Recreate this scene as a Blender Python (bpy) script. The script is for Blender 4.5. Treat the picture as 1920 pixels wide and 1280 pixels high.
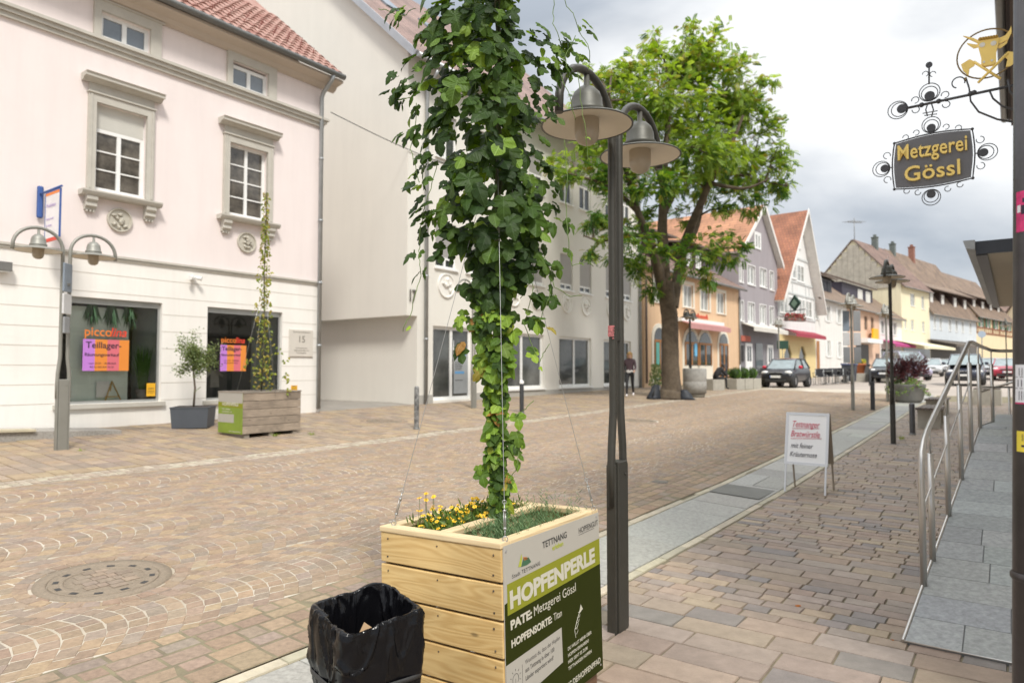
import bpy, bmesh, math, random
from mathutils import Vector, Matrix, noise
for _o in list(bpy.data.objects): bpy.data.objects.remove(_o)
scene = bpy.context.scene
COL = scene.collection
rnd = random.Random(7)
PI = math.pi
# ------------------------------------------------------------------ camera
EYE = 1.75
cam_data = bpy.data.cameras.new("camera")
cam_data.sensor_width = 36; cam_data.lens = 24
cam_data.clip_start = 0.05; cam_data.clip_end = 3000
cam_data.dof.use_dof = True; cam_data.dof.focus_distance = 3.45; cam_data.dof.aperture_fstop = 2.6
cam = bpy.data.objects.new("camera", cam_data); COL.objects.link(cam)
cam.location = (0, 0, EYE); cam.rotation_euler = (PI/2 + math.atan(53/1280), 0, 0)
scene.camera = cam
# ------------------------------------------------------------------ sky
SUN_EL, SUN_AZ = math.radians(50), math.radians(163)     # azimuth measured clockwise from +Y
world = bpy.data.worlds.new("World"); scene.world = world; world.use_nodes = True
nt = world.node_tree; N = nt.nodes; Lk = nt.links; N.clear()
wout = N.new('ShaderNodeOutputWorld')
sky = N.new('ShaderNodeTexSky'); sky.sky_type = 'NISHITA'; sky.sun_disc = False
sky.sun_elevation = SUN_EL; sky.sun_rotation = SUN_AZ
bg1 = N.new('ShaderNodeBackground'); bg1.inputs[1].default_value = 0.10; Lk.new(sky.outputs[0], bg1.inputs[0])
tc = N.new('ShaderNodeTexCoord'); sep = N.new('ShaderNodeSeparateXYZ'); Lk.new(tc.outputs['Generated'], sep.inputs[0])
mp = N.new('ShaderNodeMapping'); mp.inputs['Scale'].default_value = (1, 1, 1.9); mp.inputs['Location'].default_value = (2.2, 4.4, 1.1)
Lk.new(tc.outputs['Generated'], mp.inputs[0])
nz = N.new('ShaderNodeTexNoise'); nz.inputs['Scale'].default_value = 2.1; nz.inputs['Detail'].default_value = 7
nz.inputs['Roughness'].default_value = .5; nz.inputs['Distortion'].default_value = .35
Lk.new(mp.outputs[0], nz.inputs['Vector'])
cr = N.new('ShaderNodeValToRGB'); Lk.new(nz.outputs['Fac'], cr.inputs[0])
cr.color_ramp.elements[0].position = .38; cr.color_ramp.elements[0].color = (.29, .32, .36, 1)
cr.color_ramp.elements[1].position = .585; cr.color_ramp.elements[1].color = (.66, .665, .665, 1)
e = cr.color_ramp.elements.new(.47); e.color = (.45, .47, .495, 1)
mr = N.new('ShaderNodeMapRange'); mr.inputs['From Min'].default_value = .45; mr.inputs['From Max'].default_value = 1
mr.inputs['To Min'].default_value = .98; mr.inputs['To Max'].default_value = 2.8; Lk.new(sep.outputs['Z'], mr.inputs['Value'])
bg2 = N.new('ShaderNodeBackground'); Lk.new(cr.outputs[0], bg2.inputs[0]); Lk.new(mr.outputs[0], bg2.inputs[1])
mx = N.new('ShaderNodeMixShader'); mx.inputs[0].default_value = .93
Lk.new(bg1.outputs[0], mx.inputs[1]); Lk.new(bg2.outputs[0], mx.inputs[2]); Lk.new(mx.outputs[0], wout.inputs[0])
sun_d = bpy.data.lights.new("sun", 'SUN'); sun_d.energy = 2.0; sun_d.angle = math.radians(11); sun_d.color = (1, .955, .88)
sun = bpy.data.objects.new("sun", sun_d); COL.objects.link(sun)
sd = Vector((math.sin(SUN_AZ)*math.cos(SUN_EL), math.cos(SUN_AZ)*math.cos(SUN_EL), math.sin(SUN_EL)))
sun.rotation_euler = sd.to_track_quat('Z', 'Y').to_euler()
scene.view_settings.view_transform = 'Standard'; scene.view_settings.look = 'None'
scene.view_settings.exposure = 0.74; scene.view_settings.gamma = 1
# ------------------------------------------------------------------ frames
A0 = math.radians(36.3)
SV = Vector((math.sin(A0), math.cos(A0)))       # along the street
RV = Vector((math.cos(A0), -math.sin(A0)))      # across, to the right
ROT = math.atan2(SV.y, SV.x)                    # local x = along street, local y = to the left
def W(x, s): return (RV.x*x + SV.x*s, RV.y*x + SV.y*s)
def ST(X, Y): return (X*RV.x + Y*RV.y, X*SV.x + Y*SV.y)
def lerp_tab(tab, v):
    if v <= tab[0][0]: return tab[0][1]
    for (a, p), (b, q) in zip(tab, tab[1:]):
        if v <= b:
            t = (v-a)/(b-a); return p + (q-p)*t
    return tab[-1][1]
TA = [(-60, 0), (7, 0), (10, .03), (16.5, .2), (25, .45), (36, .72), (45, .92), (65, 1.2), (100, 1.5), (400, 1.8)]
TC = [(10, 1), (29, .55), (50, .15), (80, 0)]
def gst(x, s): return lerp_tab(TA, s) + .052*min(max(-x-2.6, 0), 13)*lerp_tab(TC, s)
def G(X, Y): return gst(*ST(X, Y))
# ------------------------------------------------------------------ materials
MC = {}
def rgb(c): return (c[0], c[1], c[2], 1)
def mat(name, c=(.5, .5, .5), rough=.7, metal=0., var=.12, vs=3., bump=0., bs=30., spec=.5, c2=None, attr=False, trans=0., coat=0., detail=5, streak=0.):
    if name in MC: return MC[name]
    m = bpy.data.materials.new(name); m.use_nodes = True; MC[name] = m
    n = m.node_tree.nodes; l = m.node_tree.links; b = n['Principled BSDF']
    b.inputs['Roughness'].default_value = rough; b.inputs['Metallic'].default_value = metal
    b.inputs['Specular IOR Level'].default_value = spec; b.inputs['Coat Weight'].default_value = coat
    t = n.new('ShaderNodeTexCoord')
    if attr:
        a = n.new('ShaderNodeAttribute'); a.attribute_name = 'Col'; src = a.outputs['Color']
    else:
        r = n.new('ShaderNodeRGB'); r.outputs[0].default_value = rgb(c); src = r.outputs[0]
    if var > 0:
        z = n.new('ShaderNodeTexNoise'); z.inputs['Scale'].default_value = vs; z.inputs['Detail'].default_value = detail; z.inputs['Roughness'].default_value = .65
        l.new(t.outputs['Object'], z.inputs['Vector'])
        if c2 is not None:
            k = n.new('ShaderNodeMix'); k.data_type = 'RGBA'
            rp = n.new('ShaderNodeMapRange'); rp.inputs['From Min'].default_value = .35; rp.inputs['From Max'].default_value = .65
            l.new(z.outputs['Fac'], rp.inputs['Value']); l.new(rp.outputs[0], k.inputs[0]); l.new(src, k.inputs[6]); k.inputs[7].default_value = rgb(c2); src = k.outputs[2]
        else:
            rp = n.new('ShaderNodeMapRange'); rp.inputs['From Min'].default_value = .25; rp.inputs['From Max'].default_value = .75
            rp.inputs['To Min'].default_value = 1-var; rp.inputs['To Max'].default_value = 1+var; l.new(z.outputs['Fac'], rp.inputs['Value'])
            k = n.new('ShaderNodeVectorMath'); k.operation = 'SCALE'; l.new(src, k.inputs[0]); l.new(rp.outputs[0], k.inputs['Scale']); src = k.outputs[0]
    if streak > 0:      # rain streaks and blotches of weathered plaster
        mps = n.new('ShaderNodeMapping'); mps.inputs['Scale'].default_value = (1, 1, .10); l.new(t.outputs['Object'], mps.inputs[0])
        zs = n.new('ShaderNodeTexNoise'); zs.inputs['Scale'].default_value = 3.2; zs.inputs['Detail'].default_value = 8; zs.inputs['Roughness'].default_value = .7; l.new(mps.outputs[0], zs.inputs['Vector'])
        rs = n.new('ShaderNodeMapRange'); rs.inputs['From Min'].default_value = .42; rs.inputs['From Max'].default_value = .72; rs.inputs['To Min'].default_value = 1.0; rs.inputs['To Max'].default_value = 1-streak; l.new(zs.outputs['Fac'], rs.inputs['Value'])
        ks = n.new('ShaderNodeVectorMath'); ks.operation = 'SCALE'; l.new(src, ks.inputs[0]); l.new(rs.outputs[0], ks.inputs['Scale']); src = ks.outputs[0]
    l.new(src, b.inputs['Base Color'])
    if bump > 0:
        z2 = n.new('ShaderNodeTexNoise'); z2.inputs['Scale'].default_value = bs; z2.inputs['Detail'].default_value = 6; l.new(t.outputs['Object'], z2.inputs['Vector'])
        bp = n.new('ShaderNodeBump'); bp.inputs['Strength'].default_value = min(1, bump); bp.inputs['Distance'].default_value = .01
        l.new(z2.outputs['Fac'], bp.inputs['Height']); l.new(bp.outputs[0], b.inputs['Normal'])
    if trans > 0:
        tr = n.new('ShaderNodeBsdfTranslucent'); hs = n.new('ShaderNodeHueSaturation'); hs.inputs['Value'].default_value = 1.5; hs.inputs['Saturation'].default_value = 1.15; hs.inputs['Hue'].default_value = .485
        l.new(src, hs.inputs['Color']); l.new(hs.outputs[0], tr.inputs[0])
        ms = n.new('ShaderNodeMixShader'); ms.inputs[0].default_value = trans; l.new(b.outputs[0], ms.inputs[1]); l.new(tr.outputs[0], ms.inputs[2])
        l.new(ms.outputs[0], n['Material Output'].inputs[0])
    return m
def tile_mat(name, c1, c2, mortar, w=.22, h=.32, bump=.6, bias=0.):
    if name in MC: return MC[name]
    m = bpy.data.materials.new(name); m.use_nodes = True; MC[name] = m
    n = m.node_tree.nodes; l = m.node_tree.links; b = n['Principled BSDF']; b.inputs['Roughness'].default_value = .8
    uv = n.new('ShaderNodeUVMap'); br = n.new('ShaderNodeTexBrick')
    l.new(uv.outputs[0], br.inputs['Vector']); br.inputs['Scale'].default_value = 1
    br.inputs['Brick Width'].default_value = w; br.inputs['Row Height'].default_value = h; br.inputs['Mortar Size'].default_value = .022
    br.inputs['Mortar Smooth'].default_value = .6; br.inputs['Bias'].default_value = bias
    br.inputs['Color1'].default_value = rgb(c1); br.inputs['Color2'].default_value = rgb(c2); br.inputs['Mortar'].default_value = rgb(mortar)
    z = n.new('ShaderNodeTexNoise'); z.inputs['Scale'].default_value = .7; z.inputs['Detail'].default_value = 8; l.new(uv.outputs[0], z.inputs['Vector'])
    rp = n.new('ShaderNodeMapRange'); rp.inputs['From Min'].default_value = .3; rp.inputs['From Max'].default_value = .7
    rp.inputs['To Min'].default_value = .7; rp.inputs['To Max'].default_value = 1.25; l.new(z.outputs['Fac'], rp.inputs['Value'])
    k = n.new('ShaderNodeVectorMath'); k.operation = 'SCALE'; l.new(br.outputs['Color'], k.inputs[0]); l.new(rp.outputs[0], k.inputs['Scale']); l.new(k.outputs[0], b.inputs['Base Color'])
    bp = n.new('ShaderNodeBump'); bp.inputs['Strength'].default_value = bump; bp.inputs['Distance'].default_value = .03; bp.invert = True
    l.new(br.outputs['Fac'], bp.inputs['Height']); l.new(bp.outputs[0], b.inputs['Normal'])
    return m
def wood_mat(name, c1, c2, sc=1., rough=.6, grey=0.):
    if name in MC: return MC[name]
    m = bpy.data.materials.new(name); m.use_nodes = True; MC[name] = m
    n = m.node_tree.nodes; l = m.node_tree.links; b = n['Principled BSDF']; b.inputs['Roughness'].default_value = rough
    uv = n.new('ShaderNodeUVMap'); mpn = n.new('ShaderNodeMapping'); mpn.inputs['Scale'].default_value = (.8*sc, 6.5*sc, 1); l.new(uv.outputs[0], mpn.inputs[0])
    z = n.new('ShaderNodeTexNoise'); z.inputs['Scale'].default_value = 1.3; z.inputs['Detail'].default_value = 1.5; z.inputs['Distortion'].default_value = .5; l.new(mpn.outputs[0], z.inputs['Vector'])
    mm = n.new('ShaderNodeMath'); mm.operation = 'MULTIPLY'; mm.inputs[1].default_value = 75; l.new(z.outputs['Fac'], mm.inputs[0])
    sn = n.new('ShaderNodeMath'); sn.operation = 'SINE'; l.new(mm.outputs[0], sn.inputs[0])
    z3 = n.new('ShaderNodeTexNoise'); z3.inputs['Scale'].default_value = 60; z3.inputs['Detail'].default_value = 4
    mp3 = n.new('ShaderNodeMapping'); mp3.inputs['Scale'].default_value = (.06, 1.6, 1); l.new(uv.outputs[0], mp3.inputs[0]); l.new(mp3.outputs[0], z3.inputs['Vector'])
    ad = n.new('ShaderNodeMath'); ad.operation = 'MULTIPLY_ADD'; ad.inputs[1].default_value = .24; ad.inputs[2].default_value = .15; l.new(sn.outputs[0], ad.inputs[0])
    ad2 = n.new('ShaderNodeMath'); ad2.operation = 'MULTIPLY_ADD'; ad2.inputs[1].default_value = .7; l.new(z3.outputs['Fac'], ad2.inputs[0]); l.new(ad.outputs[0], ad2.inputs[2])
    k = n.new('ShaderNodeMix'); k.data_type = 'RGBA'; l.new(ad2.outputs[0], k.inputs[0]); k.inputs[6].default_value = rgb(c1); k.inputs[7].default_value = rgb(c2)
    z4 = n.new('ShaderNodeTexNoise'); z4.inputs['Scale'].default_value = 2.2; z4.inputs['Detail'].default_value = 3; l.new(uv.outputs[0], z4.inputs['Vector'])
    rp = n.new('ShaderNodeMapRange'); rp.inputs['From Min'].default_value = .3; rp.inputs['From Max'].default_value = .7; rp.inputs['To Min'].default_value = .82-grey; rp.inputs['To Max'].default_value = 1.12+grey
    l.new(z4.outputs['Fac'], rp.inputs['Value'])
    kk = n.new('ShaderNodeVectorMath'); kk.operation = 'SCALE'; l.new(k.outputs[2], kk.inputs[0]); l.new(rp.outputs[0], kk.inputs['Scale']); 
    # knots
    vo = n.new('ShaderNodeTexVoronoi'); vo.inputs['Scale'].default_value = 3.1; mp5 = n.new('ShaderNodeMapping'); mp5.inputs['Scale'].default_value = (.8, 2.1, 1); l.new(uv.outputs[0], mp5.inputs[0]); l.new(mp5.outputs[0], vo.inputs['Vector'])
    kr = n.new('ShaderNodeMapRange'); kr.inputs['From Min'].default_value = .03; kr.inputs['From Max'].default_value = .075; kr.inputs['To Min'].default_value = .45; l.new(vo.outputs['Distance'], kr.inputs['Value'])
    k6 = n.new('ShaderNodeVectorMath'); k6.operation = 'SCALE'; l.new(kk.outputs[0], k6.inputs[0]); l.new(kr.outputs[0], k6.inputs['Scale']); l.new(k6.outputs[0], b.inputs['Base Color'])
    bp = n.new('ShaderNodeBump'); bp.inputs['Strength'].default_value = .25; bp.inputs['Distance'].default_value = .002; l.new(ad2.outputs[0], bp.inputs['Height']); l.new(bp.outputs[0], b.inputs['Normal'])
    return m
def glass_mat():
    if 'clear_glass' in MC: return MC['clear_glass']
    m = bpy.data.materials.new('clear_glass'); m.use_nodes = True; MC['clear_glass'] = m
    n = m.node_tree.nodes; l = m.node_tree.links; n.remove(n['Principled BSDF'])
    t = n.new('ShaderNodeBsdfTransparent'); t.inputs[0].default_value = (.95, .97, .96, 1)
    g = n.new('ShaderNodeBsdfGlossy'); g.inputs['Roughness'].default_value = .02
    f = n.new('ShaderNodeFresnel'); f.inputs[0].default_value = 1.45
    a = n.new('ShaderNodeMath'); a.operation = 'ADD'; a.inputs[1].default_value = .04; l.new(f.outputs[0], a.inputs[0])
    x = n.new('ShaderNodeMixShader'); l.new(a.outputs[0], x.inputs[0]); l.new(t.outputs[0], x.inputs[1]); l.new(g.outputs[0], x.inputs[2]); l.new(x.outputs[0], n['Material Output'].inputs[0])
    return m
# ------------------------------------------------------------------ mesh builder
def unwind(v): return tuple(v)
class MB:
    def __init__(s): s.v = []; s.f = []; s.m = []; s.sm = []; s.c = []; s.uv = []; s.hasuv = False; s.hascol = False
    def add(s, vs, fs, m=0, smooth=False, col=None, uvs=None):
        o = len(s.v); s.v += [tuple(p) for p in vs]
        for i, f in enumerate(fs):
            s.f.append([o+k for k in f]); s.m.append(m); s.sm.append(smooth); s.c.append(col)
            s.uv.append(uvs[i] if uvs else None)
        if col is not None: s.hascol = True
        if uvs: s.hasuv = True
    def quad(s, a, b, c, d, m=0, col=None, uv=None): s.add([a, b, c, d], [(0, 1, 2, 3)], m, False, col, [uv] if uv else None)
    def hexa(s, P, m=0, uv=False, col=None):      # 8 points: bottom 4 ccw, top 4
        fs = [(0, 3, 2, 1), (4, 5, 6, 7), (0, 1, 5, 4), (1, 2, 6, 5), (2, 3, 7, 6), (3, 0, 4, 7)]
        uvs = None
        if uv:
            uvs = []
            ox, oy = rnd.random()*20, rnd.random()*20
            for f in fs:
                p = [Vector(P[k]) for k in f]; e1 = p[1]-p[0]; e2 = p[3]-p[0]; a, b = e1.length, e2.length
                if a >= b: uvs.append([(ox, oy), (ox+a, oy), (ox+a, oy+b), (ox, oy+b)])
                else: uvs.append([(ox, oy), (ox, oy+a), (ox+b, oy+a), (ox+b, oy)])
        s.add(P, fs, m, False, col, uvs)
    def box(s, x0, x1, y0, y1, z0, z1, m=0, uv=False, col=None):
        s.hexa([(x0, y0, z0), (x1, y0, z0), (x1, y1, z0), (x0, y1, z0), (x0, y0, z1), (x1, y0, z1), (x1, y1, z1), (x0, y1, z1)], m, uv, col)
    def rbox(s, x0, x1, y0, y1, z0, z1, r=.01, m=0):  # chamfered box
        n = 3
        pts = []
        def ring(z, ins):
            out = []
            for cx, cy, a0 in ((x1-r, y1-r, 0), (x0+r, y1-r, 90), (x0+r, y0+r, 180), (x1-r, y0+r, 270)):
                for k in range(n+1):
                    a = math.radians(a0+90*k/n); out.append((cx+(r-ins)*math.cos(a), cy+(r-ins)*math.sin(a), z))
            return out
        L = 4*(n+1)
        zs = [(z0, r*.7), (z0+r*.7, 0), (z1-r*.7, 0), (z1, r*.7)]
        for z, i in zs: pts += ring(z, i)
        fs = []
        for k in range(3):
            for j in range(L): fs.append((k*L+j, k*L+(j+1) % L, (k+1)*L+(j+1) % L, (k+1)*L+j))
        fs.append(tuple(range(L-1, -1, -1))); fs.append(tuple(range(3*L, 4*L)))
        s.add(pts, fs, m)
    def tube(s, path, r, n=8, m=0, cap=True, col=None, smooth=True, flat=None):
        P = [Vector(p) for p in path]; R = r if isinstance(r, (list, tuple)) else [r]*len(P)
        vs = []; up = None
        for i, p in enumerate(P):
            t = (P[min(i+1, len(P)-1)]-P[max(i-1, 0)]).normalized()
            if up is None: up = Vector((0, 0, 1)) if abs(t.z) < .9 else Vector((1, 0, 0))
            a = t.cross(up)
            if a.length < 1e-6: a = t.orthogonal()
            a.normalize(); b = a.cross(t).normalized(); up = b
            for k in range(n):
                th = 2*PI*k/n; vs.append(p + (a*math.cos(th) + b*math.sin(th)*(flat or 1))*R[i])
        fs = []
        for i in range(len(P)-1):
            for k in range(n): fs.append((i*n+k, (i+1)*n+k, (i+1)*n+(k+1) % n, i*n+(k+1) % n))
        s.add(vs, fs, m, smooth, col)
        if cap:
            s.add(vs[:n], [tuple(range(n))], m, False, col); s.add(vs[-n:], [tuple(range(n-1, -1, -1))], m, False, col)
    def cyl(s, p0, p1, r0, r1=None, n=16, m=0, cap=True, smooth=True): s.tube([p0, p1], [r0, r0 if r1 is None else r1], n, m, cap, None, smooth)
    def lathe(s, prof, c=(0, 0, 0), n=24, m=0, smooth=True, close=False, sx=1, sy=1, col=None):
        vs = []
        for r, z in prof:
            for k in range(n):
                a = 2*PI*k/n; vs.append((c[0]+r*math.cos(a)*sx, c[1]+r*math.sin(a)*sy, c[2]+z))
        fs = []
        for i in range(len(prof)-1):
            for k in range(n): fs.append((i*n+k, i*n+(k+1) % n, (i+1)*n+(k+1) % n, (i+1)*n+k))
        s.add(vs, fs, m, smooth, col)
    def sphere(s, c, r, n=12, m=0, sx=1, sy=1, sz=1, col=None):
        prof = [(max(1e-4, math.sin(PI*i/(n//2+2)))*r, -math.cos(PI*i/(n//2+2))*r*sz) for i in range(n//2+3)]
        s.lathe(prof, c, n, m, True, sx=sx, sy=sy, col=col)
    def prism(s, poly, f, t0, t1, m=0, m2=None):       # poly of (a,b); f(a,b,t)->xyz
        k = len(poly)
        s.add([f(a, b, t0) for a, b in poly], [tuple(range(k))], m)
        s.add([f(a, b, t1) for a, b in poly], [tuple(range(k-1, -1, -1))], m)
        vs = [f(a, b, t0) for a, b in poly]+[f(a, b, t1) for a, b in poly]
        s.add(vs, [(i, k+i, k+(i+1) % k, (i+1) % k) for i in range(k)], m if m2 is None else m2)
    def build(s, name, mats, parent=None, loc=(0, 0, 0), rot=(0, 0, 0), fixn=True):
        me = bpy.data.meshes.new(name); me.from_pydata(s.v, [], s.f)
        if not isinstance(mats, (list, tuple)): mats = [mats]
        for k in mats: me.materials.append(k)
        me.polygons.foreach_set('material_index', s.m); me.polygons.foreach_set('use_smooth', s.sm)
        if s.hascol:
            ca = me.color_attributes.new('Col', 'FLOAT_COLOR', 'CORNER'); buf = []
            for f, c in zip(s.f, s.c):
                c = c or (.5, .5, .5); buf += [c[0], c[1], c[2], 1.]*len(f)
            ca.data.foreach_set('color', buf)
        if s.hasuv:
            ul = me.uv_layers.new(name='UVMap'); buf = []
            for f, u in zip(s.f, s.uv):
                if u is None: buf += [0., 0.]*len(f)
                else:
                    for a in u: buf += [a[0], a[1]]
            ul.data.foreach_set('uv', buf)
        if fixn and len(s.f) < 30000:
            bm = bmesh.new(); bm.from_mesh(me); bmesh.ops.remove_doubles(bm, verts=bm.verts, dist=1e-5); bmesh.ops.recalc_face_normals(bm, faces=bm.faces); bm.to_mesh(me); bm.free()
        me.update()
        o = bpy.data.objects.new(name, me); COL.objects.link(o); o.location = loc; o.rotation_euler = rot
        if parent: o.parent = parent
        return o
def tag(o, label=None, cat=None, group=None, kind=None):
    if label: o['label'] = label
    if cat: o['category'] = cat
    if group: o['group'] = group
    if kind: o['kind'] = kind
    return o
def thing(name, label, cat, loc, rz=0, group=None, rx=0, ry=0):
    o = bpy.data.objects.new(name, None); COL.objects.link(o); o.location = loc; o.rotation_euler = (rx, ry, rz); o.empty_display_size = .2
    return tag(o, label, cat, group)
def kids(o): return [c for c in COL.objects if c.parent == o]
def dup(root, loc, rz=None, label=None, group=None, sc=None):
    def cp(o, par):
        c = o.copy(); COL.objects.link(c)
        if par: c.parent = par
        for k in kids(o):
            if k is not c: cp(k, c)
        return c
    r = cp(root, None); r.location = loc
    if rz is not None: r.rotation_euler.z = rz
    if sc: r.scale = sc
    if label: r['label'] = label
    if group: r['group'] = group
    return r
_tf = {}
def text(s, size, m, parent=None, loc=(0, 0, 0), rot=(PI/2, 0, 0), ext=.0008, bold=0., align='LEFT', shear=0, sx=1., name='lettering', sy=1., space=1.):
    cu = bpy.data.curves.new(name, 'FONT'); cu.body = s; cu.size = size; cu.extrude = ext; cu.offset = bold; cu.align_x = align; cu.shear = shear; cu.resolution_u = 3
    cu.space_character = space
    t = bpy.data.objects.new(name, cu); COL.objects.link(t)
    dg = bpy.context.evaluated_depsgraph_get(); me = bpy.data.meshes.new_from_object(t.evaluated_get(dg)); bpy.data.objects.remove(t); bpy.data.curves.remove(cu)
    me.materials.clear(); me.materials.append(m)
    o = bpy.data.objects.new(name, me); COL.objects.link(o); o.location = loc; o.rotation_euler = rot; o.scale = (sx, sy, 1)
    if parent: o.parent = parent
    return o
class Lines:                           # several lines of lettering, each its own part
    def __init__(s, objs): s.__dict__['objs'] = objs
    def __setattr__(s, k, v):
        for o in s.objs: setattr(o, k, v)
def join_meshes(objs, name):
    for o in objs: o.name = name
    return Lines(objs)
# ------------------------------------------------------------------ ground surfaces
M_ground = mat('ground_sand', (.33, .27, .21), .95, var=.18, vs=1.2, bump=.5, bs=60)
M_farroad = mat('paving_far', (.36, .31, .265), .85, var=.16, vs=.5, bump=.3, bs=9, detail=9)
M_stone = mat('paving_stone', attr=True, rough=.8, var=.24, vs=26, bump=.6, bs=110, spec=.25, streak=.0)
M_stone2 = mat('paver_slab', attr=True, rough=.62, var=.20, vs=9, bump=.5, bs=90, detail=9, spec=.4)
M_granite = mat('granite_slab', attr=True, rough=.6, var=.34, vs=26, bump=.2, bs=200, detail=12, spec=.4)
M_joint_l = mat('joint_sand', (.58, .53, .45), .95, var=.2, vs=.45, bump=.5, bs=80, c2=(.30, .25, .18))
M_joint_d = mat('joint_dark', (.15, .125, .085), .95, var=.4, vs=6, bump=.5, bs=80, c2=(.23, .20, .12))
M_kerb = mat('kerb_stone', (.50, .45, .33), .8, var=.2, vs=5, bump=.4, bs=80)

def sheet(name, x0, x1, s0, s1, dx, ds, dz, m, kind='structure'):
    mb = MB(); nx = max(1, int(round((x1-x0)/dx))); ns = max(1, int(round((s1-s0)/ds)))
    vs = []
    for j in range(ns+1):
        for i in range(nx+1):
            x = x0+(x1-x0)*i/nx; s = s0+(s1-s0)*j/ns; X, Y = W(x, s); vs.append((X, Y, gst(x, s)+dz))
    fs = [(j*(nx+1)+i, j*(nx+1)+i+1, (j+1)*(nx+1)+i+1, (j+1)*(nx+1)+i) for j in range(ns) for i in range(nx)]
    mb.add(vs, fs, 0, True)
    return tag(mb.build(name, m, fixn=False), kind=kind)
sheet('ground', -700, 700, -300, 1500, 25, 20, -.20, M_ground)
sheet('town_paving', -60, 60, -12, 200, 1.5, 1.5, -.040, M_farroad)

def pick(pal, j=.05):
    c = rnd.choice(pal); k = 1+rnd.uniform(-j, j)*2
    return tuple(max(.02, q*k*(1+rnd.uniform(-j, j)*.4)) for q in c)
def stone(mb, q, zf, col, inset=.005, h=.010, jz=.0015, square=False):
    cx = sum(p[0] for p in q)/4; cy = sum(p[1] for p in q)/4
    dz = rnd.uniform(-jz, jz); tx, ty = rnd.uniform(-jz, jz)*6, rnd.uniform(-jz, jz)*6
    top = []; bot = []
    for a, b in q:
        L = math.hypot(a-cx, b-cy); k = max(.3, 1-inset*1.4/max(L, .01))
        ta, tb = (a-math.copysign(min(inset, abs(a-cx)*.5), a-cx), b-math.copysign(min(inset, abs(b-cy)*.5), b-cy)) if square else (cx+(a-cx)*k, cy+(b-cy)*k)
        X, Y = W(ta, tb); top.append((X, Y, zf(ta, tb)+dz+(ta-cx)*tx+(tb-cy)*ty))
        X, Y = W(a, b); bot.append((X, Y, zf(a, b)-h))
    mb.add(bot+top, [(4, 5, 6, 7), (0, 1, 5, 4), (1, 2, 6, 5), (2, 3, 7, 6), (3, 0, 4, 7)], 0, False, col)
def pavers(mb, x0, x1, s0, s1, rows, pal, joint=.010, zf=gst, inset=.005, clip=None, jit=.004, h=.010, jz=.0015, bond=True):
    s = s0; k = 0
    while s < s1:
        rh, lmin, lmax = rows(s, k); k += 1
        x = x0 - rnd.random()*lmax
        e = min(s+rh, s1)
        while x < x1:
            L = rnd.uniform(lmin, lmax); a = max(x, x0); b = min(x+L, x1); x += L
            if b-a < .05: continue
            g = joint/2; j = lambda: rnd.uniform(-jit, jit)
            q = [(a+g+j(), s+g+j()), (b-g+j(), s+g+j()), (b-g+j(), e-g+j()), (a+g+j(), e-g+j())]
            if clip and not clip((a+b)/2, (s+e)/2): continue
            stone(mb, q, zf, pick(pal), inset, h, jz, True)
        s = e
# right footpath: large slabs close by, bands of smaller ones further off
sheet('pavement_bed', -2.62, 1.0, -3, 34, .5, .5, -.012, M_joint_d)
palR = [(0.278, 0.212, 0.165), (0.302, 0.231, 0.17), (0.266, 0.21, 0.167), (0.308, 0.243, 0.184), (0.254, 0.204, 0.167), (0.208, 0.183, 0.167), (0.278, 0.225, 0.17), (0.313, 0.248, 0.176), (0.278, 0.227, 0.191), (0.296, 0.225, 0.17)]
def rowsR(s, k):
    if s < 3.9: return (.26, .34, .62)
    if s < 4.75: return (.245, .30, .62)
    if s < 5.9: return (.145, .17, .33)
    if s < 6.9: return (.20, .28, .52)
    if s < 8.6: return (.125, .18, .34)
    if s < 10: return (.17, .28, .5)
    return (rnd.choice([.13, .13, .16, .2]), .2, .42)
mb = MB(); pavers(mb, -2.61, 1.0, -2, 30, rowsR, palR, joint=.009, inset=.004)
tag(mb.build('pavement', M_stone2, fixn=False), kind='structure')
# grey channel with pale kerb strips
mb = MB(); palC = [(.33, .325, .295), (.30, .295, .27), (.355, .35, .315), (.32, .315, .285)]
def rowsC(s, k): return (.62, 2, 2.2) if k % 2 else (.9, 2, 2.2)
pavers(mb, -3.44, -2.72, -2, 34, rowsC, palC, joint=.006, inset=.003, jit=.001, jz=.001)
for s0, s1 in ((5.35, 6.1), (10.5, 11.25)): pass
tag(mb.build('gutter_channel', M_granite, fixn=False), kind='structure')
sheet('channel_bed', -3.56, -2.62, -3, 34, .5, .5, -.011, M_joint_d)
mb = MB(); pk = [(.43, .385, .285), (.40, .36, .27), (.46, .41, .31)]
pavers(mb, -2.715, -2.625, -2, 34, lambda s, k: (.5, 1, 1.1), pk, joint=.006, inset=.004, jit=.001)
pavers(mb, -3.545, -3.45, -2, 34, lambda s, k: (.5, 1, 1.1), pk, joint=.006, inset=.004, jit=.001)
tag(mb.build('kerb', M_stone2, fixn=False), kind='structure')
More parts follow.
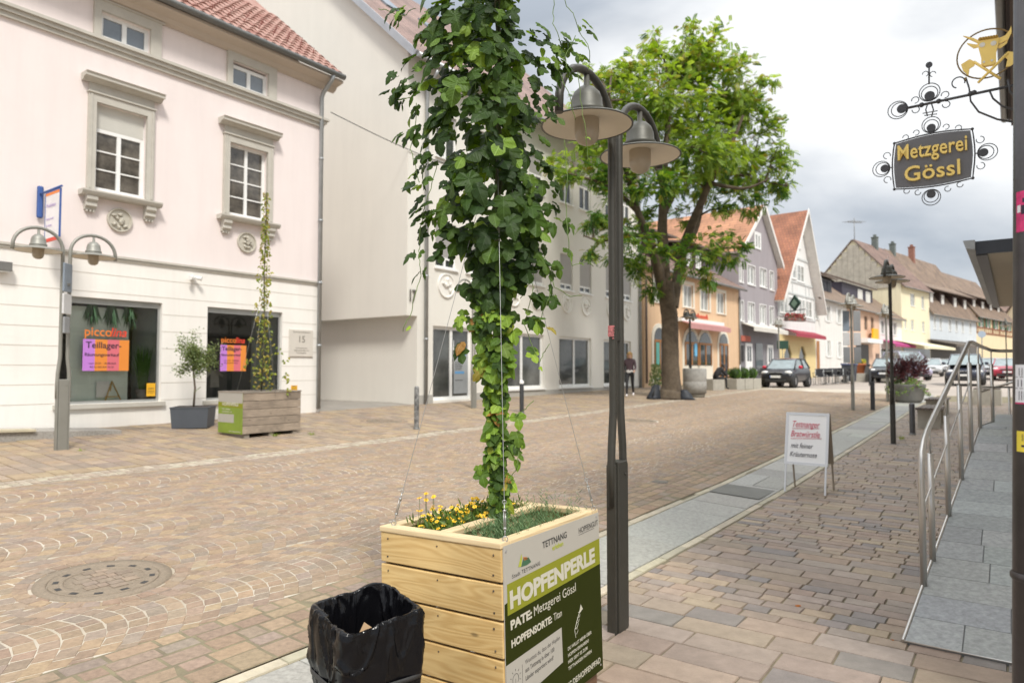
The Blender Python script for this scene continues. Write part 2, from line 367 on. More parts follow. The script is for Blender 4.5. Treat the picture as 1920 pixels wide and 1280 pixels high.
# road: segmental-arch setts
sheet('road_bed', -9.62, -3.56, -3, 36, .5, .5, -.0035, M_joint_l)
palS = [(0.292, 0.216, 0.153), (0.302, 0.223, 0.154), (0.275, 0.211, 0.156), (0.31, 0.233, 0.16), (0.265, 0.212, 0.165), (0.287, 0.214, 0.159), (0.325, 0.24, 0.156), (0.28, 0.203, 0.146), (0.268, 0.214, 0.171)]
MANH = [(-5.68, None, .47)]
def stx(u, v, Y): return None
mb = MB(); cw = 1.056; ncol = 5; pitch = .128
HOLES = [(*ST(-3.10, 5.27), .47), (*ST(-3.02, 16.2), .45), (*ST(3.35, 17.8), .45)]
def dens(s): return pitch
for c in range(ncol):
    xc = -9.60+cw*(c+.5); r = -14
    while True:
        sb = r*pitch; r += 1
        if sb > 33: break
        t = -.5+rnd.random()*-.04; lastrow = sb
        arc = lambda tt: .27*math.cos(PI*tt)
        while t < .5:
            dt = rnd.uniform(.085, .13); a = max(t, -.5); b = min(t+dt, .5); t += dt
            if b-a < .03: continue
            g = .005; j = lambda: rnd.uniform(-.004, .004)
            q = []
            for tt, ss in ((a, 0), (b, 0), (b, 1), (a, 1)):
                xg = .0035 if tt == a else -.0035; sg = .0052*math.sqrt(1+(PI*.27*math.sin(PI*tt)/cw)**2); sg = sg if ss == 0 else -sg
                nx = -PI*.27*math.sin(PI*tt)/cw     # slope of the arc
                q.append((xc+tt*cw+xg+j()-(nx*pitch*.5*(ss-.5)*.6), sb+arc(tt)+ss*pitch*1.02+sg+j()))
            mx_, ms_ = (q[0][0]+q[2][0])/2, (q[0][1]+q[2][1])/2
            if any((mx_-hx)**2+(ms_-hs)**2 < hr*hr for hx, hs, hr in HOLES): continue
            if ms_ < .3*abs(mx_)-2.2: continue
            stone(mb, q, gst, pick(palS, .05), .006, .008, .0012)
for hx, hs, hr in HOLES:      # a ring of setts round each cover
    for r0, r1 in ((hr+.012, hr+.11),):
        nn = int(2*PI*r1/.125)
        for k in range(nn):
            a = 2*PI*k/nn; b = 2*PI*(k+.93)/nn
            stone(mb, [(hx+r0*math.cos(a), hs+r0*math.sin(a)), (hx+r1*math.cos(a), hs+r1*math.sin(a)), (hx+r1*math.cos(b), hs+r1*math.sin(b)), (hx+r0*math.cos(b), hs+r0*math.sin(b))], lambda p, q_: gst(p, q_)+.003, pick(palS, .05), .005, .01, .001)
tag(mb.build('road', M_stone, fixn=False), kind='structure')
sheet('border_bed', -4.33, -3.56, -3, 36, .4, .5, -.0022, M_joint_d)
mb = MB(); xs_ = [-4.32, -4.19, -4.06, -3.90, -3.76, -3.56]
for a, b in zip(xs_, xs_[1:]):
    s_ = -2
    while s_ < 33:
        L = rnd.uniform(.13, .30); j = lambda: rnd.uniform(-.005, .005)
        stone(mb, [(a+.007+j(), s_+.006), (b-.007+j(), s_+.006), (b-.007+j(), s_+L-.006), (a+.007+j(), s_+L-.006)], gst, pick(palS, .06), .006, .012, .002); s_ += L
tag(mb.build('road_border', M_stone, fixn=False), kind='structure')
# light gutter band and left footpath
sheet('gutter_bed', -10.02, -9.62, -1, 36, .4, .5, -.012, M_joint_l)
mb = MB(); palG = [(.40, .345, .27), (.36, .30, .235), (.34, .28, .22), (.43, .38, .30)]
pavers(mb, -10.0, -9.63, 0, 32, lambda s, k: (.11, .10, .14), palG, joint=.012)
tag(mb.build('road_gutter', M_stone, fixn=False), kind='structure')
sheet('footpath_bed', -14.6, -10.02, -1, 36, .5, .5, -.012, M_joint_d)
sheet('side_passage', -34, -14.55, 11.2, 15.2, 1, .5, -.010, mat('passage_paving', (.27, .25, .22), .9, var=.15, vs=2))
palL = [(.335, .25, .165), (.315, .238, .165), (.30, .232, .172), (.35, .265, .17), (.285, .222, .17), (.32, .25, .18), (.265, .21, .165)]
mb = MB(); pavers(mb, -14.6, -10.03, 1.5, 32, lambda s, k: (rnd.choice([.14, .17, .2, .26]), .2, .45), palL, joint=.013, jz=.003)
tag(mb.build('footpath', M_stone2, fixn=False), kind='structure')
# manhole covers
def manhole(x, s, r, label, rough=False):
    X, Y = W(x, s); z = gst(x, s)
    t = thing('manhole_cover', label, 'manhole cover', (X, Y, z-.002), ROT, 'manhole covers in the setts', rx=.052*lerp_tab(TC, s))
    M_i = mat('iron_rim', (.25, .20, .145), .6, .2, var=.25, vs=60, bump=.5, bs=120)
    mb = MB(); mb.lathe([(r*.80, -.01), (r*.80, .006), (r*.83, .009), (r*.985, .009), (r, -.02)], n=64); mb.build('cover_ring', M_i, t, fixn=False)
    mb = MB(); mb.lathe([(r*.57, -.004), (r*.57, .008), (r*.60, .010), (r*.62, .006), (r*.75, .006), (r*.77, .010), (r*.79, .008), (r*.79, -.01)], n=64)
    for k in range(12):
        a = 2*PI*k/12; ca, sa = math.cos(a), math.sin(a)
        pts = [(r*.645, -.028), (r*.725, -.028), (r*.725, .028), (r*.645, .028)]
        mb.add([(p*ca-q*sa, p*sa+q*ca, .0075) for p, q in pts], [(0, 1, 2, 3)], 1)
    for k in range(24):
        a = 2*PI*(k+.5)/24; ca, sa = math.cos(a), math.sin(a); pts = [(r*.50, -.006), (r*.575, -.006), (r*.575, .006), (r*.50, .006)]
        mb.add([(p*ca-q*sa, p*sa+q*ca, .006) for p, q in pts], [(0, 1, 2, 3)], 0)
    mb.lathe([(.001, .0045), (r*.575, .0045)], n=48, m=0)
    mb.build('cover_plate', [M_i, mat('black_trim', (.03, .03, .03), .5, var=.1)], t, fixn=False)
    mb = MB(); q = random.Random(5); yy = -r*.52
    while yy < r*.52:
        hh = q.uniform(.06, .09); xx = -r*.55
        while xx < r*.55:
            ww = q.uniform(.06, .12); c = [(xx, yy), (xx+ww-.008, yy), (xx+ww-.008, yy+hh-.008), (xx, yy+hh-.008)]
            if all(math.hypot(*p) < r*.55 for p in c): mb.add([(p[0], p[1], .0085+q.uniform(0, .002)) for p in c]+[(p[0], p[1], .003) for p in c], [(0, 1, 2, 3), (0, 4, 5, 1), (1, 5, 6, 2), (2, 6, 7, 3), (3, 7, 4, 0)], 0, False, pick([(.27, .21, .155), (.24, .19, .145)]))
            xx += ww
        yy += hh
    mb.build('stone_infill', M_stone, t, fixn=False)
manhole(*ST(-3.10, 5.27), .465, 'large round cast iron manhole cover nearest the black waste bag')
manhole(*ST(-3.02, 16.2), .42, 'round manhole cover on the road left of the hop planter, in front of house 17')
manhole(*ST(3.35, 17.8), .42, 'flat round manhole cover on the road, right of the double lamp')
# patches of bare channel: darker slab by the advertising board, small water cap
X, Y = W(-3.1, 9.9)
mb = MB(); mb.box(-.62, .62, -.34, .34, 0, .004)
tag(mb.build('channel_grate', mat('grate', (.15, .15, .135), .6, .2, var=.2), loc=(X, Y, gst(-3.1, 9.9)+.001), rot=(.052, 0, ROT)), 'dark grey cover plate let into the pale channel beside the advertising board', 'cover plate')
X, Y = 275/1280*10.1, 10.1
mb = MB(); mb.lathe([(.001, .008), (.10, .008), (.12, .004), (.13, -.02)], n=20)
tag(mb.build('water_cap', mat('cast_iron', (.17, .15, .125), .6, .3, var=.3, vs=14, bump=.5), loc=(X, Y, G(X, Y)), rot=(0, 0, 0)), 'small dark water valve cap in the setts right of the double lamp', 'valve cap')

# ------------------------------------------------------------------ building helpers
M_white = mat('white_frame', (.80, .80, .78), .45, var=.05)
M_pane = mat('window_pane', (.045, .05, .05), .06, var=.5, vs=1.1, spec=.8)
M_pane2 = mat('window_pane_curtain', (.30, .31, .29), .12, var=.45, vs=2.2, spec=.8)
M_zinc = mat('zinc', (.36, .375, .38), .45, .55, var=.15, vs=4)
M_zincd = mat('zinc_dark', (.20, .20, .19), .5, .4, var=.15)
M_blind = mat('roller_blind', (.40, .39, .375), .6, var=.05)
M_blindw = mat('white_blind', (.62, .61, .56), .6, var=.05)
def wall_holes(mb, x0, x1, z0, z1, holes, y=0., rev=.14, m=0, mr=None):
    mr = m if mr is None else mr
    xs = sorted(set([x0, x1]+[min(max(h[k], x0), x1) for h in holes for k in (0, 1)])); zs = sorted(set([z0, z1]+[min(max(h[k], z0), z1) for h in holes for k in (2, 3)]))
    for a, b in zip(xs, xs[1:]):
        for c, d in zip(zs, zs[1:]):
            cx, cz = (a+b)/2, (c+d)/2
            if any(h[0] < cx < h[1] and h[2] < cz < h[3] for h in holes): continue
            mb.quad((a, y, c), (b, y, c), (b, y, d), (a, y, d), m)
    for a, b, c, d in [h[:4] for h in holes]:
        mb.quad((a, y, c), (a, y+rev, c), (a, y+rev, d), (a, y, d), mr); mb.quad((b, y, c), (b, y, d), (b, y+rev, d), (b, y+rev, c), mr)
        mb.quad((a, y, c), (b, y, c), (b, y+rev, c), (a, y+rev, c), mr); mb.quad((a, y, d), (a, y+rev, d), (b, y+rev, d), (b, y, d), mr)
WC = {}
def window(par, x0, x1, z0, z1, y=.10, cols=2, rows=(1.,), fm=None, pm=None, sill=None, casing=0, cm=None, shutters=None, z00=0, fw=.06, bar=.028, blind=0., name='window', bm_=None):
    fm = fm or M_white; pm = pm or M_pane
    w = round(x1-x0, 3); h = round(z1-z0, 3)
    key = (w, h, cols, tuple(rows), fm.name, pm.name, bool(sill), casing, shutters.name if shutters else '', fw, bar, blind, y, cm.name if cm else '', bm_.name if bm_ else '')
    loc = (x0, y, z0-z00)
    if key in WC:
        src = WC[key]; o = bpy.data.objects.new(name, src.data); COL.objects.link(o); o.location = loc; o.parent = par
        for k in WC[key+('k',)]:
            c = bpy.data.objects.new(k.name.split('.')[0], k.data); COL.objects.link(c); c.parent = o; c.location = k.location
        return o
    mb = MB(); d = .05
    hb = h*(1-blind)
    mb.box(0, fw, -d/2, d/2, 0, h); mb.box(w-fw, w, -d/2, d/2, 0, h); mb.box(fw, w-fw, -d/2, d/2, 0, fw); mb.box(fw, w-fw, -d/2, d/2, h-fw, h)
    for k in range(1, cols):
        c = w*k/cols; mb.box(c-fw*.55, c+fw*.55, -d/2-.004, d/2, fw, hb-fw if blind else h-fw)
    if blind: mb.box(fw, w-fw, -d/2-.006, d/2, hb-fw, hb)
    acc = 0
    tot = sum(rows); rs = []
    for r in rows[:-1]: acc += r/tot; rs.append(acc)
    for r in rs:
        zc = fw+(hb-2*fw)*r
        for k in range(cols):
            a = w*k/cols+(fw if k == 0 else fw*.55); b = w*(k+1)/cols-(fw if k == cols-1 else fw*.55)
            mb.box(a, b, -d/2+.006, d/2-.006, zc-bar/2, zc+bar/2)
    o = mb.build(name, fm, par, loc)
    ks = []
    mb = MB(); mb.quad((fw*.5, .006, fw*.5), (w-fw*.5, .006, fw*.5), (w-fw*.5, .006, hb-fw*.5), (fw*.5, .006, hb-fw*.5)); ks.append(mb.build('pane', pm, o))
    if blind:
        mb = MB(); n = max(3, int(h*blind/.05)); zb = hb
        for i in range(n):
            a = zb+(h-zb)*i/n; b = zb+(h-zb)*(i+1)/n
            mb.quad((.02, -.030, a), (w-.02, -.030, a), (w-.02, -.040, b), (.02, -.040, b)); mb.quad((.02, -.040, b), (w-.02, -.040, b), (w-.02, -.030, b), (.02, -.030, b))
        ks.append(mb.build('roller_blind', bm_ or M_blind, o))
    if sill:
        mb = MB(); mb.box(-.06, w+.06, -y-.07, d, -.06, -.002); ks.append(mb.build('sill', sill, o))
    if casing:
        c = casing; mb = MB(); yy = -y-.025
        mb.box(-c, 0, yy, .02-y, -c*.4, h+c); mb.box(w, w+c, yy, .02-y, -c*.4, h+c); mb.box(0, w, yy-.01, .02-y, h, h+c)
        ks.append(mb.build('casing', cm or M_white, o))
    if shutters:
        for sx in (-1, 1):
            mb = MB(); sw = w*.45; a = -sw-.03 if sx < 0 else w+.03
            mb.box(a, a+sw, -y-.045, -y-.01, 0, h)
            for q in range(8): mb.box(a+.05, a+sw-.05, -y-.055, -y-.045, h*(.06+q*.115), h*(.06+q*.115+.06))
            ks.append(mb.build('shutter', shutters, o))
    WC[key] = o; WC[key+('k',)] = ks
    return o
def roof_slab(mb, a, b, c, d, th=.12, m=0, m2=1):
    """a,b eave (left,right), c,d ridge (right,left)"""
    A, B, C, D = map(Vector, (a, b, c, d)); n = (B-A).cross(D-A).normalized()
    if n.z < 0: n = -n
    u = (B-A).normalized(); w_ = lambda p: ((p-A).dot(u), (p-A).dot(n.cross(u)))
    uvs = [w_(p) for p in (A, B, C, D)]
    T = [p+n*th for p in (A, B, C, D)]
    mb.add(T, [(0, 1, 2, 3)], m, False, None, [uvs])
    mb.add([A, B, C, D], [(0, 3, 2, 1)], m2)
    P = [A, B, C, D]
    mb.add(P+T, [(i, (i+1) % 4, 4+(i+1) % 4, 4+i) for i in range(4)], m2)
def house(name, label, P, D, zg, cat='house'):
    t = thing(name, label, cat, (P[0], P[1], zg), math.atan2(D[1], D[0])); t['zg'] = zg
    return t
def gutter_line(par, x0, x1, y, z, r=.07, m=None, name='gutter'):
    mb = MB(); mb.tube([(x0, y, z), (x1, y, z)], r, 10); return mb.build(name, m or M_zincd, par)
def pipe(par, x, y, z0, z1, r=.05, kink=None, m=None, name='downpipe'):
    pts = [(x, y, z0), (x, y, z1)]
    if kink: pts += [(x+kink[0]*.15, y+kink[1]*.15, z1+kink[2]*.25), (x+kink[0]*.85, y+kink[1]*.85, z1+kink[2]*.75), (x+kink[0], y+kink[1], z1+kink[2])]
    mb = MB(); mb.tube(pts, r, 12)
    for k in range(1, 5):
        z = z0+(z1-z0)*k/5; mb.cyl((x, y, z-.03), (x, y, z+.03), r*1.18, n=12)
    return mb.build(name, m or M_zinc, par)
# ------------------------------------------------------------------ pink corner house (number 15)
M_pink = mat('pink_plaster', (.80, .715, .69), .85, streak=.05, var=.035, vs=.6, bump=.25, bs=70)
M_cream = mat('cream_plaster', (.84, .81, .76), .85, streak=.08, var=.04, vs=.7, bump=.25, bs=70)
M_trim = mat('stone_trim', (.50, .475, .42), .8, var=.08, vs=5, bump=.2, bs=60)
M_groove = mat('groove', (.58, .54, .48), .9, var=.1)
M_rooftile = mat('red_tile', (.27, .12, .09), .75, var=.35, vs=2.5, bump=.3, bs=40, c2=(.40, .25, .205))
M_black = mat('black_trim', (.03, .03, .03), .5, var=.1)
zg = gst(-14.5, 6)
ox, oy = W(-14.5, 0)
PK = thing('pink_house', 'pink plastered town house with stone window surrounds and a red tiled roof', 'house', (ox, oy, zg), ROT)
Z = lambda z: z-zg
HO = [(5.31, 7.23, 1.09, 3.16), (8.24, 10.18, 1.07, 3.16), (5.84, 6.82, 5.30, 7.03), (8.69, 9.68, 5.34, 7.01), (5.89, 6.86, 8.37, 8.90), (8.73, 9.68, 8.37, 8.95),
      (2.45, 3.45, 5.30, 7.03), (2.45, 3.45, 8.37, 8.90), (-.6, .4, 5.30, 7.03)]
mb = MB()
def zs_(hs, lo, hi): return [(a, b, Z(max(c, lo)), Z(min(d, hi))) for a, b, c, d in hs if c < hi and d > lo]
wall_holes(mb, -6, 11.3, Z(.1), Z(3.98), zs_(HO, 0, 3.98), 0, .16, 1)
wall_holes(mb, -6, 11.3, Z(3.98), Z(9.3), zs_(HO, 3.98, 9.3), .02, .16, 0)
mb.quad((11.3, 0, Z(.1)), (11.3, 9, Z(.1)), (11.3, 9, Z(9.3)), (11.3, 0, Z(9.3)), 0)
mb.quad((-6, 0, Z(.1)), (-6, 0, Z(9.3)), (-6, 9, Z(9.3)), (-6, 9, Z(.1)), 0); mb.quad((-6, 9, Z(.1)), (-6, 9, Z(9.3)), (11.3, 9, Z(9.3)), (11.3, 9, Z(.1)), 0)
mb.add([(11.3, 0, Z(9.3)), (11.3, 9, Z(9.3)), (11.3, 4.5, Z(13.05))], [(0, 1, 2)], 0)
for z in (1.12+.36*k for k in range(8)):    # rustication grooves of the ground floor
    segs = [(-6, 5.31), (7.23, 8.24), (10.18, 11.3)] if z < 3.16 else [(-6, 11.3)]
    for a, b in segs: mb.box(a, b-.001, -.004, .002, Z(z)-.006, Z(z)+.006, 2)
mb.build('wall', [M_pink, M_cream, M_groove], PK)
mb = MB()
mb.box(-6, 11.34, -.06, 0, Z(3.985), Z(4.03)); mb.box(-6, 11.33, -.035, 0, Z(3.94), Z(3.983)); mb.build('string_course', M_trim, PK)
mb = MB(); mb.box(-6, 11.45, -.14, .02, Z(8.27), Z(8.33)); mb.box(-6, 11.40, -.09, .02, Z(8.19), Z(8.268)); mb.box(-6, 11.35, -.04, .02, Z(8.10), Z(8.188)); mb.build('upper_string_course', M_trim, PK)
mb = MB(); mb.prism([(0, 9.12), (-.10, 9.16), (-.16, 9.24), (-.42, 9.30), (-.42, 9.36), (.02, 9.36)], lambda a, b, t: (t, a, Z(b)), -6.2, 11.65, 0)
mb.build('eaves_cornice', mat('eaves', (.50, .43, .36), .8, var=.05), PK)
def surround(x0, x1, z0, z1, cor, has_sill=True):
    mb = MB(); X0, X1, Zt = x0-.14, x1+.15, z1+.16
    mb.box(X0, x0, -.06, .02, Z(z0)-.02, Z(Zt)); mb.box(x1, X1, -.06, .02, Z(z0)-.02, Z(Zt)); mb.box(x0, x1, -.06, .02, Z(z1), Z(Zt))
    mb.box(X0+.03, X0+.06, -.075, -.06, Z(z0), Z(Zt)-.03); mb.box(X1-.06, X1-.03, -.075, -.06, Z(z0), Z(Zt)-.03)
    if cor:
        mb.box(X0+.01, X1-.01, -.04, .02, Z(Zt), Z(Zt)+.20); mb.box(X0-.02, X1+.02, -.09, .02, Z(Zt)+.0, Z(Zt)+.03)
        mb.prism([(0, 0), (-.08, 0), (-.13, .05), (-.22, .06), (-.22, .11), (-.25, .14), (.02, .14)], lambda a, b, t: (t, a, Z(Zt)+.20+b), X0-.13, X1+.13)
    o = mb.build('window_surround', M_trim, PK)
    if has_sill:
        mb = MB(); mb.prism([(.1, 0), (-.16, 0), (-.18, .02), (-.21, .07), (-.21, .10), (.1, .10)], lambda a, b, t: (t, a, Z(z0)-.16+b), X0-.13, X1+.13)
        mb.build('window_sill', M_trim, PK)
        for cx in (X0+.07, X1-.07):
            mb = MB(); mb.prism([(.02, 0), (-.15, 0), (-.15, -.08), (-.10, -.13), (-.11, -.2), (-.05, -.24), (-.05, -.27), (.02, -.27)], lambda a, b, t: (t, a, Z(z0)-.16+b), cx-.10, cx+.10)
            for k in (-.06, 0, .06): mb.box(cx+k-.015, cx+k+.015, -.06, .02, Z(z0)-.47, Z(z0)-.432)
            mb.build('sill_bracket', M_trim, PK)
for x0, x1, z0, z1 in (HO[2], HO[3], HO[6], HO[8]): surround(x0, x1, z0, z1, True)
for x0, x1, z0, z1 in (HO[4], HO[5], HO[7]): 
    mb = MB(); mb.box(x0-.13, x0, -.05, .02, Z(8.335), Z(z1)+.2); mb.box(x1, x1+.22, -.05, .02, Z(8.335), Z(z1)+.2); mb.box(x0, x1, -.05, .02, Z(z1), Z(z1)+.2); mb.box(x0-.16, x1+.27, -.08, .02, Z(z1)+.2, Z(z1)+.23)
    mb.build('window_surround', M_trim, PK)
M_cloth = mat('curtain_glass', (.10, .09, .075), .08, var=.9, vs=3.2, spec=.8)
window(PK, 5.84, 6.82, 5.30, 7.03, y=.12, cols=2, rows=(1, 1, 1), z00=zg, blind=.28, fw=.07, bm_=M_blindw, pm=M_cloth)
window(PK, 2.45, 3.45, 5.30, 7.03, y=.12, cols=2, rows=(1, 1, 1), z00=zg, blind=.28, fw=.07, bm_=M_blindw, pm=M_cloth)
window(PK, -.6, .4, 5.30, 7.03, y=.12, cols=2, rows=(1, 1, 1, 1.05), z00=zg, fw=.065, pm=M_cloth)
window(PK, 8.69, 9.68, 5.34, 7.01, y=.12, cols=2, rows=(1, 1, 1, 1.05), z00=zg, fw=.065, pm=M_cloth)
M_sky = mat('pane_sky', (.16, .19, .22), .05, var=.2, spec=.9)
for a, b in ((5.89, 6.86), (8.73, 9.68), (2.45, 3.45)): window(PK, a, b, 8.37, 8.9, y=.10, z00=zg, fw=.08, pm=M_sky)
# relief medallions
def medallion(par, x, z, r, m, y=0., seed=1):
    q = random.Random(seed); mb = MB()
    f = lambda px, pz, pd: (x+px, y-pd, z+pz)
    n = 32; prof = [(0, .02), (r*.84, .02), (r*.88, .05), (r*.97, .05), (r, 0)]
    vs = []; fs = []
    for pr, pd in prof:
        for k in range(n): vs.append(f(max(pr, .001)*math.cos(2*PI*k/n), max(pr, .001)*math.sin(2*PI*k/n), pd))
    for i in range(len(prof)-1):
        for k in range(n): fs.append((i*n+k, i*n+(k+1) % n, (i+1)*n+(k+1) % n, (i+1)*n+k))
    mb.add(vs, fs, 0, False)
    for k in range(16):     # putto-like relief of limbs and leaves
        a = q.random()*2*PI; d = q.random()*r*.55; p0 = (d*math.cos(a), d*math.sin(a)); b = q.random()*2*PI; L = r*q.uniform(.15, .42)
        p1 = (p0[0]+L*math.cos(b), p0[1]+L*math.sin(b)); s_ = min(1, r*.78/max(math.hypot(*p1), 1e-3)); p1 = (p1[0]*s_, p1[1]*s_)
        mb.tube([f(*p0, .02), f((p0[0]+p1[0])/2+.02, (p0[1]+p1[1])/2, .05), f(*p1, .02)], [r*.10, r*.12, r*.05], 7)
    mb.sphere(f(r*.05, r*.45, .03), r*.16, 8)
    return mb.build('medallion', m, par)
M_medal = mat('medallion_stone', (.50, .47, .40), .85, var=.12, vs=12)
medallion(PK, 6.34, Z(4.77), .245, M_medal, .02, 3); medallion(PK, 9.18, Z(4.745), .245, M_medal, .02, 5)
# roof in real tile courses
def tiled(par, name, x0, x1, y0, z0, pitch, length, m, row=.33, colw=.22, seam=None):
    mb = MB(); ca, sa = math.cos(pitch), math.sin(pitch); nr = int(length/row); nc = int((x1-x0)/colw)
    for r in range(nr):
        for c in range(nc):
            xa = x0+(x1-x0)*c/nc; xb = x0+(x1-x0)*(c+1)/nc; j = rnd.uniform(-.004, .004)
            prof = [(0, .012), (.25, .045), (.5, .05), (.75, .03), (1, .0)]
            vs = []
            for t, hh in prof:
                X = xa+(xb-xa)*t
                for d, e in ((r*row-.03, .035), ((r+1)*row, .0)):
                    n_ = hh+e+j; vs.append((X, y0+d*ca-n_*sa, z0+d*sa+n_*ca))
            for t, hh in prof: 
                X = xa+(xb-xa)*t; d = r*row-.03; n_ = hh+.01; vs.append((X, y0+d*ca-n_*sa, z0+d*sa+n_*ca))
            k = len(prof)
            fs = [(2*i, 2*i+2, 2*i+3, 2*i+1) for i in range(k-1)]+[(2*i, 2*k+i, 2*k+i+1, 2*i+2) for i in range(k-1)]
            mb.add(vs, fs, 0)
    return mb.build(name, m, par, fixn=False)
P40 = math.radians(40)
rf = MB(); roof_slab(rf, (-6.2, -.40, Z(9.40)), (11.6, -.40, Z(9.40)), (11.6, 4.5, Z(9.40)+4.9*math.tan(P40)), (-6.2, 4.5, Z(9.40)+4.9*math.tan(P40)), .06)
roof_slab(rf, (-6.2, 9.4, Z(9.40)), (11.6, 9.4, Z(9.40)), (11.6, 4.5, Z(9.40)+4.9*math.tan(P40)), (-6.2, 4.5, Z(9.40)+4.9*math.tan(P40)), .06)
RF = rf.build('roof', [M_rooftile, mat('roof_edge', (.20, .17, .14), .7)], PK)
tiled(RF, 'roof_tiles', 3.0, 11.6, -.43, Z(9.48), P40, 4.2, M_rooftile)
mb = MB()
for k in range(0, 42): 
    x = 3.1+k*.2
    for r in range(2, 6):
        d = r*.33+.1; y = -.43+d*math.cos(P40); z = Z(9.53)+d*math.sin(P40)
        if (k+r) % 2 == 0: mb.tube([(x, y, z), (x, y-.04, z+.10), (x, y+.02, z+.13)], .009, 5)
mb.build('snow_guards', mat('snow_guard', (.20, .05, .035), .6), RF)
gutter_line(PK, -6.2, 11.62, -.50, Z(9.42), .075)
pipe(PK, 11.22, -.09, Z(.75), Z(8.85), .055, (.05, -.40, .52))
# shop windows
M_glass = glass_mat(); M_alu = mat('aluminium', (.42, .43, .42), .4, .6)
M_inner = mat('display_wall', (.80, .88, .80), .8, var=.06)
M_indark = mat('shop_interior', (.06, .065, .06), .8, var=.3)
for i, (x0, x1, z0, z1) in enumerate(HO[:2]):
    mb = MB(); w_ = .05
    mb.box(x0, x0+w_, .08, .14, Z(z0), Z(z1)); mb.box(x1-w_, x1, .08, .14, Z(z0), Z(z1)); mb.box(x0+w_, x1-w_, .08, .14, Z(z0), Z(z0)+.05); mb.box(x0+w_, x1-w_, .07, .14, Z(z1)-.12, Z(z1))
    SWN = mb.build('shop_window', M_alu, PK)
    mb = MB(); mb.quad((x0+w_, .11, Z(z0)+.05), (x1-w_, .11, Z(z0)+.05), (x1-w_, .11, Z(z1)-.12), (x0+w_, .11, Z(z1)-.12)); mb.build('pane', M_glass, SWN)
    mb = MB(); D_ = 1.3        # display box behind the glass
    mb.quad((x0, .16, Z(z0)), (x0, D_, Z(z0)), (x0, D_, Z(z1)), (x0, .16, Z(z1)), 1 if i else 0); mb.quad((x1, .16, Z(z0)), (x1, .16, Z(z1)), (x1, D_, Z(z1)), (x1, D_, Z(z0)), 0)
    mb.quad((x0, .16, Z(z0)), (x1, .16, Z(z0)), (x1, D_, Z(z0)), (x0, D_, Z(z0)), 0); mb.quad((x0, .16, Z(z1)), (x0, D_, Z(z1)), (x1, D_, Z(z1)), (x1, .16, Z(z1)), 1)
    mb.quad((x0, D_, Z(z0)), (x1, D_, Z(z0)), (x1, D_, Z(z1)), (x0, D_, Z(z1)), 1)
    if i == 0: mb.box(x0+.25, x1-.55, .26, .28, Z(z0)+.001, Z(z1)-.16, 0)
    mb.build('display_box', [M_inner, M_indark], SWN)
    mb = MB(); mb.box(x0-.08, x1+.08, -.07, .06, Z(z0)-.09, Z(z0)-.004); mb.build('sill', M_trim, SWN)
# posters, lettering, plants in the windows
M_orange = mat('poster_orange', (.74, .25, .04), .6, var=0); M_viol = mat('poster_violet', (.50, .20, .62), .6, var=0); M_rose = mat('poster_pink', (.66, .15, .19), .6, var=0)
M_ink = mat('ink', (.03, .02, .04), .7, var=0); M_redl = mat('red_lettering', (.68, .06, .03), .5, var=0); M_oral = mat('orange_lettering', (.80, .22, .03), .5, var=0)
for (px0, px1, pz0, pz1, lab) in ((5.76, 6.62, 1.73, 2.35, 'purple and orange sale poster in the wide left shop window'), (8.62, 9.27, 1.72, 2.32, 'purple and orange sale poster in the right shop window behind the hop stem')):
    X_, Y_ = W(-14.5-.10, px0)
    T = thing('sale_poster', lab, 'poster', (X_, Y_, pz0), ROT, 'sale posters in the shop windows')
    w = px1-px0; h_ = pz1-pz0; mb = MB()
    for a, b, m in ((0, .25, 1), (.25, .52, 0), (.52, .78, 2), (.78, 1, 0)): mb.box(w*a, w*b, -.004, 0, 0, h_, m)
    mb.build('sheet', [M_orange, M_viol, M_rose], T)
    k = w/.86
    ls = [text('Teillager-', .175*k, M_ink, None, (.05*k, -.006, h_-.17*k), bold=.0022), text('Räumungsverkauf', .088*k, M_ink, None, (.03*k, -.006, h_-.33*k), bold=.0012, sx=1.02),
          text('vom 22.07. - 30.08.2025', .052*k, M_ink, None, (.11*k, -.006, h_-.49*k)), text('BIS ZU 50% AUF ALLES', .045*k, M_ink, None, (.13*k, -.006, h_-.56*k))]
    o = join_meshes(ls, 'lettering'); o.parent = T
    l1 = text('picco', .25*k, M_oral, None, (w*.02, .0, h_+.07*k), bold=.002, sx=.95); l2 = text('lina', .25*k, M_redl, None, (w*.56, .0, h_+.07*k), bold=.004, shear=.25, sx=.95)
    o = join_meshes([l1, l2], 'window_lettering'); o.parent = T
def box_thing(name, label, cat, X, Y, z, rz=0): return thing(name, label, cat, (X, Y, z), rz)
M_grass = mat('display_grass', (.08, .19, .03), .6, var=.3, trans=.2)
M_ivy = mat('hanging_green', (.05, .13, .05), .6, var=.3, trans=.2)
def blades(mb, cx, cy, z, n, hgt, spread, w=.012, m=0, down=False):
    for _ in range(n):
        a = rnd.random()*2*PI; r = rnd.random()*spread*.4; L = hgt*rnd.uniform(.6, 1); t = rnd.random()*spread
        x0, y0 = cx+r*math.cos(a), cy+r*math.sin(a); x1, y1 = x0+t*math.cos(a), y0+t*math.sin(a); s_ = -1 if down else 1
        mb.add([(x0-w, y0, z), (x0+w, y0, z), ((x0+x1)/2+w, (y0+y1)/2, z+s_*L*.6), (x1, y1, z+s_*L), ((x0+x1)/2-w, (y0+y1)/2, z+s_*L*.6)], [(0, 1, 2, 3, 4)], m)
X_, Y_ = W(-14.80, 7.0); T = thing('display_grass_plant', 'tall green grass in a grey pot behind the left shop window', 'plant', (X_, Y_, 1.10), ROT)
mb = MB(); blades(mb, 0, 0, .22, 110, 1.0, .16, .010); mb.build('leaves', M_grass, T)
